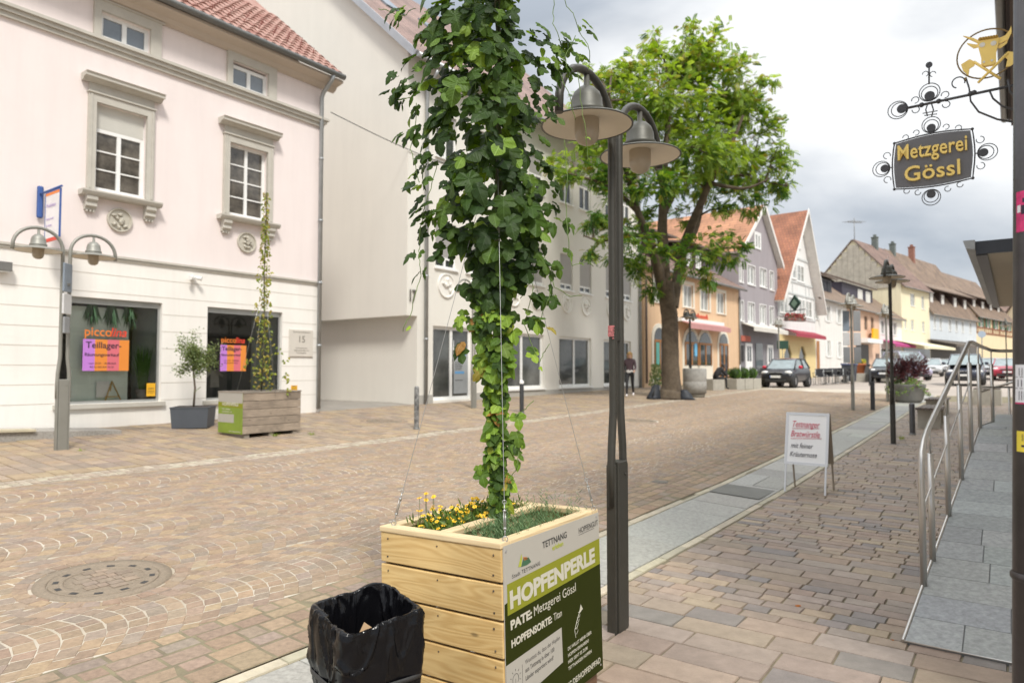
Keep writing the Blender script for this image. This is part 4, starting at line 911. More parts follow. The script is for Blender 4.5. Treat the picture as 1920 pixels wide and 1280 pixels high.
mb = MB(); mb.box(2.6, 6.6, -.05, -.01, Z(1.4), Z(4.2)); mb.build('door', M_black, t); mb = MB(); mb.box(2.3, 7.6, -1.1, -.02, Z(4.3), Z(4.7)); mb.build('canopy', M_white, t)
mb = MB(); mb.box(9.2, 10.2, -.1, -.01, Z(2.6), Z(3.4)); mb.build('menu_board', M_vergeb, t)
X_, Y_ = P[0]+D[0]*7.2+D[1]*.5, P[1]+D[1]*7.2-D[0]*.5
T = thing('yellow_sign', 'bright yellow square sign above the dark doorway of the salmon house', 'sign', (X_, Y_, 4.75), math.atan2(D[1], D[0])); mb = MB(); mb.rbox(-.9, .9, -.1, .1, 0, 1.05, .04); mb.build('panel', mat('sign_yellow', (.85, .42, .01), .5), T); mb = MB(); mb.box(-.06, .06, .1, .48, .45, .6); mb.build('bracket', M_black, T)
# narrow white house
P, D, L = seg(5)
wn = [(.5, 1.6, 5.5, 6.9), (4.6, 5.7, 5.5, 6.9)]
t, Z, R_, sl = eave_house('narrow_white_house', 'narrow white house with a magenta awning before the yellow house', 5, L-.03, 7.4, 11.0, 9, [M_wl, M_wl], wn, m_roof=M_brown2)
for a, b, c, d in wn: window(t, a, b, c, d, y=.09, z00=t['zg'], sill=M_white, casing=.08)
awning(t, .2, L-.2, Z(4.9), Z(4.35), 1.4, mat('awning_magenta', (.38, .04, .17), .7)); mb = MB(); mb.box(.4, L-.4, -.04, -.01, Z(1.6), Z(3.9)); mb.build('shop_window', M_pane, t)
# yellow house with the huge brown roof
P, D, L = seg(6); M_ye = mat('pale_yellow_plaster', (.76, .70, .50), .85, streak=.14, var=.03)
wn = [(3.1, 4.7, 9.1, 10.55), (7.0, 8.1, 8.95, 10.5), (.9, 1.7, 6.3, 7.5), (3.1, 4.2, 6.25, 7.5), (7.0, 8.0, 6.2, 7.45)]
t, Z, R_, sl = eave_house('yellow_house', 'pale yellow house under the very long brown tiled roof', 6, L-.03, 11.35, 16.9, 10, [M_ye, M_ye], wn, m_roof=M_brown_t)
for a, b, c, d in wn: window(t, a, b, c, d, y=.09, z00=t['zg'], sill=M_white, pm=M_pane2)
awning(t, -2.5, 7.5, Z(5.0), Z(4.2), 3.2, mat('awning_yellow', (.74, .68, .48), .7)); mb = MB(); mb.box(.3, L-.3, -.04, -.01, Z(1.6), Z(4.2)); mb.build('shop_window', M_pane, t)
mb = MB()
for k in range(14):
    y = .5+k*.64; top = 16.9-max(abs(y-5), abs(y+.62-5))*1.11; mb.box(-.10, -.012, y, y+.62, Z(11.0), Z(top)+.12)
mb.build('gable_boards', mat('weathered_boards', (.40, .37, .31), .85, var=.25, vs=2), t)
chimney(R_, 5.8, 4.6, Z(16.2), Z(17.9), .6)
mb = MB(); mb.cyl((2.6, 2.2, Z(13.6)), (2.6, 2.2, Z(14.3)), .04, n=8); i0 = len(mb.v); mb.lathe([(.001, .12), (.35, .08), (.62, 0), (.60, -.01), (.001, .10)], n=20)
for q in range(i0, len(mb.v)):
    p = mb.v[q]; mb.v[q] = (2.5-p[2]*.8, 2.1-p[2], Z(14.4)+p[1])
mb.build('satellite_dish', M_white, R_)
mb = MB(); mb.tube([(.5, 5, Z(16.7)), (.5, 5, Z(19.6))], .04, 6); mb.tube([(-1.6, 5, Z(18.9)), (3.0, 5, Z(19.4))], .03, 5)
for k in range(6): mb.tube([(-1.5+.8*k, 4.4, Z(18.92)+.1*k), (-1.5+.8*k, 5.6, Z(18.92)+.1*k)], .02, 4)
mb.build('antenna', M_zincd, R_)
# pale blue house
P, D, L = seg(7); M_bl = mat('pale_blue_plaster', (.60, .645, .675), .85, streak=.14, var=.03)
wn = [(1.5, 2.2, 6.75, 8.3), (3.7, 4.5, 6.75, 8.3), (7.4, 8.3, 6.75, 8.3), (10.2, 11.1, 6.75, 8.3), (13, 13.9, 6.75, 8.3), (16.6, 17.5, 6.75, 8.3)]
t, Z, R_, sl = eave_house('pale_blue_house', 'long pale blue house with brown mansard roof and small dormers', 7, L-.03, 9.0, 17.0, 10, [M_bl, mat('dark_shopfront', (.10, .095, .09), .6)], wn, m_roof=M_brown2, zlow=5.5)
for a, b, c, d in wn: window(t, a, b, c, d, y=.09, z00=t['zg'], sill=M_white, casing=.1, pm=M_pane2)
for x in (1.8, 6.2, 11.5, 16.0): 
    mb = MB(); mb.box(x, x+2.0, .6, 3.2, Z(9.7), Z(11.6)); mb.build('dormer', M_shingle, R_); window(R_, x+.5, x+1.5, 10.0, 11.35, y=0, z00=t['zg'], fw=.1, pm=M_blindw).location.y = .56
mb = MB(); roof_slab(mb, (-.2, -.1, Z(11.6)), (L, -.1, Z(11.6)), (L, 3.6, Z(13.6)), (-.2, 3.6, Z(13.6)), .15); mb.build('upper_roof', [M_brown2, M_vergeb], R_)
chimney(R_, 2.2, 4.7, Z(16.2), Z(17.9), .6); chimney(R_, 9.0, 4.6, Z(16.0), Z(18.3), .65, mat('chimney_brick', (.26, .12, .085), .8, var=.3))
awning(t, -1.0, 12.0, Z(5.4), Z(4.7), 3, mat('awning_brown', (.12, .10, .08), .7))
# half-timbered house
P, D, L = seg(8); M_cr = mat('cream_yellow_plaster', (.74, .62, .40), .85, streak=.14, var=.03)
t, Z, R_, sl = eave_house('half_timbered_house', 'cream half-timbered house with green shutters far up the street', 8, L-.03, 9.6, 16.2, 10, [M_cr, M_cr], [], m_roof=M_brown2)
M_gs = mat('green_shutter', (.05, .17, .10), .6); M_tb = mat('timber_brown', (.25, .10, .05), .7)
for x in (1.6, 5.2, 9.5, 13.5, 17.5): o = window(t, x, x+1.3, 7.9, 9.3, y=0, z00=t['zg'], shutters=M_gs); o.location.y = -.05
mb = MB()
for x in (.1, 4.0, 8.3, 12.3, 16.3, 20.3): mb.box(x, x+.25, -.07, -.01, Z(6.9), Z(9.6))
for z in (6.9, 7.7): mb.box(.1, L-.1, -.06, -.01, Z(z), Z(z)+.22)
for x in range(1, 20): mb.box(x, x+.14, -.055, -.01, Z(7.12), Z(7.7))
mb.build('timber_frame', M_tb, t)
for x in (1.5, 6.0, 10.5, 15): mb = MB(); mb.box(x, x+1.8, .8, 3, Z(10.3), Z(12.0)); mb.build('dormer', M_shingle, R_); window(R_, x+.4, x+1.4, 10.5, 11.8, y=0, z00=t['zg'], fw=.1, pm=M_blindw).location.y = .76
mb = MB(); roof_slab(mb, (-.2, .1, Z(12.0)), (L, .1, Z(12.0)), (L, 3.6, Z(13.6)), (-.2, 3.6, Z(13.6)), .15); mb.build('upper_roof', [M_brown2, M_vergeb], R_)
# houses closing the street
for (x, y, rz, L_, ez, rzz, col, rm, lab) in ((93, 112, .35, 26, 9.5, 17.0, (.66, .55, .38), M_orange2, 'tan house with an orange roof closing the view at the far end of the street'), (84, 150, .1, 40, 11, 16, (.62, .58, .50), M_brown_t, 'pale far house seen above the parked cars at the end of the street')):
    T = thing('distant_house', lab, 'house', (x, y, 1.5), rz); mb = MB(); hs_ = [(a, a+1.1, c, c+1.5) for a in range(2, int(L_)-2, 3) for c in (1.8, 5)]
    wall_holes(mb, 0, L_, -.5, ez, hs_, 0, .15); 
    for xx in (0, L_): mb.add([(xx, 0, -.5), (xx, 0, ez), (xx, 6, rzz), (xx, 12, ez), (xx, 12, -.5)], [(0, 1, 2, 3, 4)])
    mb.build('wall', mat('far_plaster_%s' % rm.name, col, .85), T); mb = MB(); sl = (rzz-ez)/6
    for yy, s_ in ((-.4, 1), (12.4, 1)): roof_slab(mb, (-.3, yy, ez-.3), (L_+.3, yy, ez-.3), (L_+.3, 6, rzz), (-.3, 6, rzz), .15)
    mb.build('roof', [rm, M_vergeb], T)
    for a, b, c, d in hs_: window(T, a, b, c, d, y=.09, pm=M_pane2)
# ------------------------------------------------------------------ butcher's house on the right (wall just outside the frame), canopy
bx, by = W(1.0, 2.0)
BH = thing('butcher_house', 'tall cream house at the right edge carrying the butcher sign', 'house', (bx, by, 0), ROT)
mb = MB(); wall_holes(mb, 1.5, 20, -.3, 8.2, [(4, 5.2, 4.3, 5.9), (8, 9.2, 4.3, 5.9), (13, 14.2, 4.3, 5.9), (9.5, 11, 1.1, 3.2)], 0, -.15)
mb.quad((1.5, 0, -.3), (1.5, -9, -.3), (1.5, -9, 8.2), (1.5, 0, 8.2)); mb.quad((20, 0, -.3), (20, 0, 8.2), (20, -9, 8.2), (20, -9, -.3)); mb.build('wall', M_w17, BH)
for a, b, c, d in ((4, 5.2, 4.3, 5.9), (8, 9.2, 4.3, 5.9), (13, 14.2, 4.3, 5.9), (9.5, 11, 1.1, 3.2)): o = window(BH, a, b, c, d, y=0); o.location.y = -.12
mb = MB(); mb.hexa([(1.2, .96, 8.35), (20.3, .96, 8.35), (20.3, -9, 14), (1.2, -9, 14), (1.2, .96, 8.5), (20.3, .96, 8.5), (20.3, -9, 14.15), (1.2, -9, 14.15)]); mb.box(1.4, 20.2, .005, 0.9, 8.2, 8.34); mb.build('roof', M_brown_t, BH)
mb = MB(); mb.tube([(1.2, 1.04, 8.42), (20.3, 1.04, 8.42)], .08, 10); mb.build('gutter', M_zincd, BH)
# dark-edged canopy over the entrance
p0 = (5.81, 8.5); T = thing('entrance_canopy', 'flat canopy with dark metal edge and beige underside at the right', 'canopy', (p0[0], p0[1], 3.2), ROT)
LEN, WID = 9.0, 1.33
mb = MB(); mb.box(.06, LEN, -WID, -.12, 0, .14, 1); mb.build('soffit', [M_black, mat('beige_soffit', (.46, .40, .31), .8, var=.04)], T)
mb = MB(); mb.box(0, .06, -WID, .0, -.005, .155); mb.box(.06, LEN, -.12, 0, -.02, .142); mb.build('fascia', mat('anthracite', (.045, .05, .06), .4, .3), T)
mb = MB(); mb.prism([(.004, .05), (.10, .07), (.13, .17), (.004, .17)], lambda a, b, t: (t, a, b), -.05, LEN, 0); mb.build('gutter', M_zinc, T)
# ------------------------------------------------------------------ ramp, platform and railing
zA, zB = .015, 1.03
A_ = (-.61, 5.09); B_ = (-.36, 10.65); C_ = (-.25, 11.55); XR = .99
def rz_(x, s): return zA+(zB-zA)*min(max((s-A_[1])/(B_[1]-A_[1]), 0), 1)
def re(s): return A_[0]+(B_[0]-A_[0])*(s-A_[1])/(B_[1]-A_[1])
T = thing('entrance_ramp', 'grey granite ramp rising to a platform, behind the steel railing', 'ramp', (*W(-.6, 5.1), 0), 0)
TX, TY = T.location.x, T.location.y
def rel(mb):
    mb.v = [(p[0]-TX, p[1]-TY, p[2]) for p in mb.v]; return mb
mb = MB(); pal = [(.295, .305, .30), (.283, .293, .288), (.305, .315, .308), (.278, .288, .284), (.298, .306, .298)]
s = A_[1]; k = 0
while s < B_[1]-.01:
    e = min(s+.34, B_[1]); x = re(s); first = True; k += 1; off = rnd.uniform(.25, .7)
    while x < XR-.02:
        x2 = min(x+(off if first else .66), XR); xs, xe = (re(s), re(e)) if first else (x, x)
        q = [(xs+.003, s+.002), (x2-.003, s+.002), (x2-.003, e-.002), (xe+.003, e-.002)]
        stone(mb, q, rz_, pick(pal, .06), .0015, .006, .0004); x = x2; first = False
    s = e
s = B_[1]
while s < 13.6:
    e = s+.5; x = -.36+.11*min(s-B_[1], .9)/.9
    for x2 in (.3, XR):
        stone(mb, [(x+.003, s), (x2-.003, s), (x2-.003, e-.004), (x+.003, e-.004)], lambda a, b: zB, pick(pal), .0015, .006, .0004); x = x2
    s = e
rel(mb).build('slabs', M_granite, T)
mb = MB(); w = lambda x, s, z: (*W(x, s), z)
def solid(pts, top):     # polygon (x,s) with top z each, down to ground -0.2
    n = len(pts); up = [w(x, s_, z) for (x, s_), z in zip(pts, top)]; dn = [w(x, s_, -.2) for x, s_ in pts]
    mb.add(up+dn, [tuple(range(n))]+[(i, (i+1) % n, n+(i+1) % n, n+i) for i in range(n)])
solid([A_, (XR, A_[1]), (XR, B_[1]), B_], [zA-.009, zA-.009, zB-.009, zB-.009])
solid([B_, (XR, B_[1]), (XR, 13.6), C_[:1]+(13.6,), C_], [zB-.009]*5)
rel(mb).build('base', mat('ramp_concrete', (.20, .205, .20), .8, var=.15), T)
mb = MB(); mb.tube([w(A_[0]-.008, A_[1]-.01, zA+.0), w(B_[0]-.008, B_[1], zB+.005), w(C_[0]-.008, C_[1], zB+.005), w(C_[0]-.01, 13.6, zB+.005)], .010, 6)
mb.tube([w(A_[0], A_[1]-.012, zA), w(XR, A_[1]-.012, zA)], .006, 6)
M_steel = mat('brushed_steel', (.52, .50, .47), .32, .9, var=.08, vs=8)
rel(mb).build('edge_trim', M_steel, T)
RA = thing('stair_railing', 'brushed stainless steel railing along the granite ramp', 'railing', (*W(-.6, 5.9), .1), 0); TX, TY = RA.location.x, RA.location.y; RZ = .1
def rel2(mb): mb.v = [(p[0]-TX, p[1]-TY, p[2]-RZ) for p in mb.v]; return mb
def edge(t, dz): return w(A_[0]+(B_[0]-A_[0])*t-.0, A_[1]+(B_[1]-A_[1])*t, zA+(zB-zA)*t+dz)
hr = [edge(.147, -.12), edge(.147, .55), edge(.147, .78), edge(.150, .88), edge(.158, .955), edge(.175, 1.01), edge(.20, 1.045), edge(.23, 1.06), edge(.41, 1.12), edge(.6, 1.185), edge(.785, 1.25)]
hr += [w(-.39, 9.75, 2.075), w(-.33, 10.9, 2.05), w(C_[0], C_[1], zB+.99), w(C_[0]+.1, C_[1]+.1, zB+.98), w(XR-.02, C_[1]+.5, zB+.98)]
mb = MB(); mb.tube(hr, .0225, 12); rel2(mb).build('handrail', M_steel, RA)
mb = MB(); mb.tube([edge(.17, .55), edge(.80, .80)], .007, 6); mb.tube([w(-.355, 10.72, zB+.5), w(C_[0], C_[1], zB+.48), w(XR-.02, C_[1]+.5, zB+.48)], .012, 8); rel2(mb).build('middle_rail', M_steel, RA)
for t, dz_ in ((.229, 1.06), (.41, 1.12), (.60, 1.185), (.785, 1.24), (.985, 1.03)):
    mb = MB(); mb.tube([edge(t, -.12), edge(t, dz_-.22)], .0225, 12); mb.tube([edge(t, dz_-.22), edge(t, dz_)], .009, 8); rel2(mb).build('post', M_steel, RA)
for x, s_ in ((C_[0], C_[1]), (.45, C_[1]+.36)):
    mb = MB(); mb.tube([w(x, s_, zB-.1), w(x, s_, zB+.80)], .0215, 12); mb.tube([w(x, s_, zB+.8), w(x, s_, zB+.97)], .008, 8); rel2(mb).build('post', M_steel, RA)
# lower handrail piece and folded dark boards near the platform
T = thing('short_handrail', 'short slanting steel handrail beyond the platform at the right edge', 'railing', (9.3, 13.0, .9), 0)
mb = MB(); mb.tube([(-.12, .4, .42), (.55, -.35, .80)], .022, 10); mb.build('handrail', M_steel, T); mb = MB(); mb.tube([(.18, .05, -.9), (.18, .05, .5)], .02, 10); mb.build('post', M_steel, T)
T = thing('folded_stand', 'dark folded stand leaning on the platform behind the black post', 'stand', (7.18, 9.85, 1.03), ROT)
mb = MB()
for k in range(3): mb.hexa([(k*.1, -.30, 0), (k*.1+.03, -.30, 0), (k*.1+.03, -.34, 0), (k*.1, -.34, 0), (k*.1, -.52, .55), (k*.1+.03, -.52, .55), (k*.1+.03, -.56, .55), (k*.1, -.56, .55)])
mb.build('legs', M_black, T); mb = MB(); mb.box(0, .25, -.60, -.50, .5, .56); mb.build('top', M_black, T)
# ------------------------------------------------------------------ black post with stickers at the right edge
T = thing('black_post', 'black painted post with stickers standing close at the right edge', 'post', (1.4725, 2.0, 0), 0, ry=.0325)
mb = MB(); mb.tube([(0, 0, -.1), (0, 0, 3.6)], .052, 32); mb.lathe([(.053, 0), (.058, .006), (.058, .018), (.053, .024)], c=(0, 0, 1.14), n=32); mb.build('shaft', mat('black_paint', (.035, .03, .03), .38, var=.35, vs=9, bump=.2), T)
def sticker(z0, z1, a0, a1, m, marks=None):
    mb = MB(); n = 8; r = .0528
    for k in range(n):
        p, q = math.radians(a0+(a1-a0)*k/n), math.radians(a0+(a1-a0)*(k+1)/n)
        mb.quad((r*math.cos(p), r*math.sin(p), z0), (r*math.cos(q), r*math.sin(q), z0), (r*math.cos(q), r*math.sin(q), z1), (r*math.cos(p), r*math.sin(p), z1))
    o = mb.build('sticker', m, T)
    if marks:
        mb = MB(); r += .0006
        for (mz0, mz1, ma0, ma1) in marks:
            for k in range(5):
                p, q = math.radians(ma0+(ma1-ma0)*k/5), math.radians(ma0+(ma1-ma0)*(k+1)/5)
                mb.quad((r*math.cos(p), r*math.sin(p), mz0), (r*math.cos(q), r*math.sin(q), mz0), (r*math.cos(q), r*math.sin(q), mz1), (r*math.cos(p), r*math.sin(p), mz1))
        mb.build('sticker_print', M_ink, o)
M_stk = mat('sticker_white', (.70, .71, .74), .4, var=.06); M_sty = mat('sticker_yellow', (.72, .58, .05), .4, var=.1); M_stp = mat('sticker_pink', (.60, .03, .16), .4, var=.4, vs=30)
zz = lambda v: EYE+(693-v)/1280*2.0
sticker(zz(754), zz(684), 175, 290, M_stk, [(zz(v)-.0007, zz(v)+.0007, 176, 289) for v in (707, 728)]+[(zz(705-(k % 3)*0), zz(690), 190+k*9, 192+k*9) for k in range(6)]+[(zz(725), zz(712), 186+k*11, 188.5+k*11) for k in range(6)]+[(zz(750), zz(733), 190+k*8, 192+k*8) for k in range(7)])
sticker(zz(757), zz(754.2), 175, 290, M_stp); sticker(zz(845), zz(807), 182, 240, M_sty, [(zz(825), zz(812), 200+k*6, 202+k*6) for k in range(4)]+[(zz(836), zz(832), 198, 222)])
sticker(zz(435), zz(358), 178, 300, M_stp, [(zz(402), zz(385), 196, 220), (zz(380), zz(372), 200, 214)]); sticker(zz(398), zz(384), 182, 194, M_stk)
# ------------------------------------------------------------------ twin street lamps
M_lampg = mat('lamp_grey', (.052, .050, .042), .45, .3, var=.15, vs=6, bump=.1); M_shadeg = mat('shade_grey', (.095, .094, .08), .5, .3, var=.12, vs=6); M_lampl = mat('lamp_pale_grey', (.27, .265, .235), .5, .3, var=.1)
M_dishin = mat('shade_inside', (.62, .55, .44), .55, var=.05); M_globe = mat('frosted_globe', (.42, .36, .27), .3, var=.05, spec=.7, trans=.25)
def lamp(X, Y, zg, H, label, scale=1., mt=None, rz=ROT, dish=.30, sep=.34, group='twin arched street lamps', bend=.053, boxh=1.13):
    mt = mt or M_lampg; t = thing('street_lamp', label, 'street lamp', (X, Y, zg), rz, group)
    zd = H-.36; mb = MB()
    mb.rbox(-.068, .068, -.045, .045, -.1, boxh, .008); mb.rbox(-.096, -.071, -.034, .034, -.1, boxh-.02, .006); mb.rbox(.071, .096, -.034, .034, -.1, boxh-.02, .006)
    mb.cyl((.03, -.045, boxh-.09), (.03, -.052, boxh-.09), .010, n=10); mb.build('base_box', mt, t)
    for sx in (-1, 1):
        pts = [(sx*.085, 0, boxh-.3), (sx*.085, 0, boxh-.02), (sx*.08, 0, boxh+.10), (sx*bend, 0, boxh+.34), (sx*bend, 0, boxh+.45), (sx*bend, 0, 2.0), (sx*bend, 0, zd-.15), (sx*bend, 0, zd)]
        for k in range(1, 15):
            a = PI*k/15; pts.append((sx*(bend+sep*(1-math.cos(a))), 0, zd+.335*math.sin(a)**.9))
        pts.append((sx*(bend+2*sep), 0, zd-.04)); mb = MB(); mb.tube(pts, .027, 12); mb.build('arched_pole', mt, t)
        cx = sx*(bend+sep); mb = MB()
        mb.lathe([(.001, .315), (.018, .31), (.02, .235), (.05, .225), (.085, .19), (.10, .15), (.105, .09), (.118, .075), (.118, .055), (.108, .05), (.135, .038), (.20, .02), (dish-.01, -.012), (dish, -.02)], c=(cx, 0, zd), n=32, m=0)
        mb.lathe([(dish, -.02), (dish, -.027), (dish-.012, -.024)], c=(cx, 0, zd), n=32, m=0)
        mb.lathe([(dish-.012, -.024), (.20, .008), (.10, .018), (.06, .018)], c=(cx, 0, zd), n=32, m=1)
        o = mb.build('lamp_shade', [M_shadeg if mt is M_lampg else mt, M_dishin], t, fixn=False)
        mb = MB(); mb.lathe([(.080, .02), (.080, -.065), (.075, -.105), (.058, -.135), (.03, -.150), (.001, -.153)], c=(cx, 0, zd), n=24); mb.build('globe', M_globe, o)
    mb = MB(); 
    for z in (1.95,): mb.box(-bend, bend, -.014, .014, z, z+.07)
    mb.build('clamp', mt, t); return t
L1 = lamp(.72, 4.70, 0, 3.72, 'dark twin arched street lamp right behind the hop planter, nearest of all')
mb = MB()
for k in range(5): mb.tube([(-.083+.002*k, -.012+.006*k, 1.96+.018*k), (-.080+.002*k, -.022, 1.965+.02*k)], .006, 4)
mb.box(-.085, -.08, -.02, .02, 1.975, 2.05); mb.build('torn_sticker', mat('torn_sticker', (.42, .14, .14), .6, var=.9, vs=60), L1)
lamp(-7.09, 10.8, .47, 3.50, 'pale grey twin arched street lamp in front of the pink house', mt=M_lampl, dish=.33)
x1, y1 = 8.06, 14.5; lamp(x1, y1, .20, 3.85, 'dark twin arched street lamp on the right pavement beyond the advertising board', dish=.34)
x1, y1 = .498*21.7, 21.7; lamp(x1, y1, G(x1, y1), 3.70, 'twin arched street lamp carrying grey panels on both sides of its pole', mt=M_lampl)
lamp(.549*25.4, 25.4, G(.549*25.4, 25.4), 3.6, 'twin arched street lamp half hidden behind the nearer dark one, left of the red shrub', mt=M_lampl)
lamp(8.25, 31.6, G(8.25, 31.6), 3.7, 'twin arched street lamp in front of the peach house, right of the tree trunk')
lamp(15.1, 38.6, G(15.1, 38.6), 3.7, 'twin arched street lamp behind the dark small car, before the white gable house', mt=M_lampl)
lamp(26.8, 37.0, G(26.8, 37.0), 3.6, 'far twin arched street lamp behind the steel railing')
lamp(-1.12, 20.0, G(-1.12, 20.0), 3.75, 'pale twin arched street lamp before house 17, largely hidden by the hop vine', mt=M_lampl)
# grey panels on lamp poles
def pole_panels(X, Y, z, rz, parts, label):
    T = thing('pole_sign', label, 'sign', (X, Y, z), rz); 
    for (x0, x1, z0, z1, m) in parts:
        mb = MB(); mb.rbox(x0, x1, -.015, .015, z0, z1, .01); mb.build('panel', m, T)
    mb = MB(); mb.box(-.04, .04, -.03, .03, parts[0][2]+.1, parts[0][2]+.14); mb.build('bracket', M_zincd, T)
M_pgrey = mat('panel_grey', (.28, .29, .30), .5); M_pblue = mat('panel_bluegrey', (.22, .26, .31), .5); M_pw = mat('panel_white', (.6, .6, .6), .5)
X1, Y1 = .498*21.7-.06, 21.6
pole_panels(X1, Y1, G(X1, Y1)+1.5, 0, [(-.26, -.05, 1.0, 1.65, M_pblue), (.07, .30, 1.0, 1.65, M_pgrey), (-.26, -.05, .55, .96, M_pw), (.07, .30, .55, .96, M_pw), (-.26, -.05, 0, .5, M_pgrey), (.07, .30, 0, .5, M_pgrey)], 'stacked grey and white notice panels on the lamp pole with side panels')
pole_panels(-7.0, 10.70, .47+1.95, math.radians(97), [(-.12, .12, .55, 1.0, M_pblue), (-.12, .12, .20, .52, M_pw), (-.08, .08, -.1, .16, M_pgrey)], 'narrow parking signs seen nearly edge-on at the pole of the lamp before the pink house')
# ------------------------------------------------------------------ wrought iron butcher's sign
M_iron = mat('wrought_iron', (.075, .075, .08), .5, .5, var=.15); M_gold = mat('gold_paint', (.95, .70, .20), .45, .0, var=.08)
SX, SY = .598*6.35, 6.35     # sign board centre line (u about 1725)
FX, FY = RV.x, RV.y          # bar direction: across the street
def fcoord(u, v, P=(3.92, 6.35)):     # measured picture point -> coordinates in the sign's own plane
    a = (u-960)/1280; k = math.atan(53/1280); b = (640-v)/1280; r = (a, math.cos(k)-b*math.sin(k), math.sin(k)+b*math.cos(k))
    kk = r[0]/r[1]; al = (kk*P[1]-P[0])/(RV.x-kk*RV.y); Y = P[1]+al*RV.y; return al, EYE+r[2]*Y/r[1]
PB = (3.92, 6.35); ZS = 3.2
BR = thing('sign_bracket', 'wrought iron wall bracket with rosettes and scrolls holding the butcher sign', 'bracket', (PB[0], PB[1], ZS), math.atan2(RV.y, RV.x))
def C2(u, v, d=0): a, z = fcoord(u, v); return (a, d, z-ZS)
def scroll(mb, pts, r=.006, n=6, flat=None): mb.tube(pts, r, n)
def ring(c, r, k0=0, k1=360, n=24): return [(c[0]+r*math.cos(math.radians(k0+(k1-k0)*i/n)), c[1], c[2]+r*math.sin(math.radians(k0+(k1-k0)*i/n))) for i in range(n+1)]
def disc(mb, c, r, m=0): mb.cyl((c[0], -.006, c[2]), (c[0], .006, c[2]), r, n=20, m=m)
mb = MB(); bar0 = C2(1700, 203); bar1 = C2(1906, 158); bar1 = (bar1[0]+.35, 0, bar1[2]+.0)
mb.tube([bar0, bar1], .013, 8)
for u, v in ((1728, 197), (1760, 190), (1820, 176), (1826, 174)): p = C2(u, v); mb.sphere(p, .024, 8)
up = C2(1850, 168); 
mb.tube([C2(1812, 150), C2(1817, 165), C2(1820, 190), C2(1835, 210), C2(1870, 224), C2(1906, 230)], .016, 6, flat=.5)
mb.tube([C2(1856, 172), C2(1862, 185), C2(1880, 200), C2(1906, 207)], .016, 6, flat=.5); mb.tube([C2(1890, 150), C2(1894, 172), C2(1906, 185)], .02, 6, flat=.5)
mb.build('arm', M_iron, BR)
def rosette(mb, u, v, ang, R=.083):
    p = C2(u, v); ca, sa = math.cos(math.radians(ang)), math.sin(math.radians(ang))
    disc(mb, p, R*.52)
    mb.tube(ring((p[0]+ca*R*.28, 0, p[2]+sa*R*.28), R*.80), .0045, 6); mb.tube(ring((p[0]+ca*R*.42, 0, p[2]+sa*R*.42), R*1.02), .0045, 6)
mb = MB(); rosette(mb, 1691, 204, 190); mb.build('rosette', M_iron, BR); mb = MB(); rosette(mb, 1743, 180, 90); mb.build('rosette', M_iron, BR); mb = MB()
p = C2(1742, 158); q_ = C2(1742, 122); mb.tube([p, q_], .008, 6); disc(mb, q_, .028)
for sx in (-1, 1):
    c = C2(1742+sx*7, 139); mb.tube(ring(c, .024, -80 if sx < 0 else 260, 180 if sx < 0 else 0, 12), .004, 5)
for u, v in ((1716, 188), (1717, 206), (1772, 178), (1774, 196)): m2 = MB(); up_ = v in (188, 178); m2.tube(ring(C2(u, v), .03, -100 if up_ else 100, 190 if up_ else -190, 16), .0045, 5); m2.build('scroll', M_iron, BR)
c = C2(1797, 155); m2 = MB(); m2.tube(ring(c, .05, -20, 250, 18), .006, 6); m2.build('scroll', M_iron, BR)
for du in (-4, 4): mb.tube([C2(1743+du, 196), C2(1743+du*1.8, 206), C2(1743+du, 218)], .006, 5)
mb.tube([C2(1730, 213), C2(1758, 208)], .005, 5); mb.tube([C2(1733, 217), C2(1757, 214)], .005, 5)
mb.build('finial', M_iron, BR)
SG = thing('butcher_sign', 'dark hanging board with gold lettering in a wrought iron frame of rosettes', 'sign', (PB[0], PB[1], ZS-.6), math.atan2(RV.y, RV.x)); dz = .6
def C3(u, v, d=0): a = C2(u, v, d); return (a[0], a[1], a[2]+dz)
top = [C3(1677+(1823-1677)*t/8, 269+(242-269)*t/8-6*math.sin(PI*t/8)) for t in range(9)]; bot = [C3(1677+(1824-1677)*t/8, 355+(334-355)*t/8+5*math.sin(PI*t/8)) for t in range(9)]
lft = [C3(1677-4*math.sin(PI*t/6), 269+86*t/6) for t in range(7)]; rgt = [C3(1823+5*math.sin(PI*t/6), 242+92*t/6) for t in range(7)]
poly = [(p[0], p[2]) for p in lft]+[(p[0], p[2]) for p in bot[1:]]+[(p[0], p[2]) for p in rgt[::-1][1:]]+[(p[0], p[2]) for p in top[::-1][1:-1]]
cx_ = sum(p[0] for p in poly)/len(poly); cz_ = sum(p[1] for p in poly)/len(poly)
mb = MB(); mb.prism([(cx_+(a-cx_)*.955, cz_+(b-cz_)*.95) for a, b in poly], lambda a, b, t: (a, t, b), -.008, .008); mb.build('board', mat('sign_board_grey', (.15, .15, .16), .55, var=.12), SG)
mb = MB(); fr = [(a, 0, b) for a, b in poly]; mb.tube(fr+[fr[0]], .007, 6)
for p in (top[0], top[-1], bot[0], bot[-1]): mb.sphere(p, .014, 8)
mb.build('frame', M_iron, SG)
mb = MB()
def ros3(u, v, ang, R=.075):
    p = C3(u, v); ca, sa = math.cos(math.radians(ang)), math.sin(math.radians(ang)); disc(mb, p, R*.5)
    mb.tube(ring((p[0]+ca*R*.25, 0, p[2]+sa*R*.25), R*.78), .0042, 6); mb.tube(ring((p[0]+ca*R*.40, 0, p[2]+sa*R*.40), R), .0042, 6)
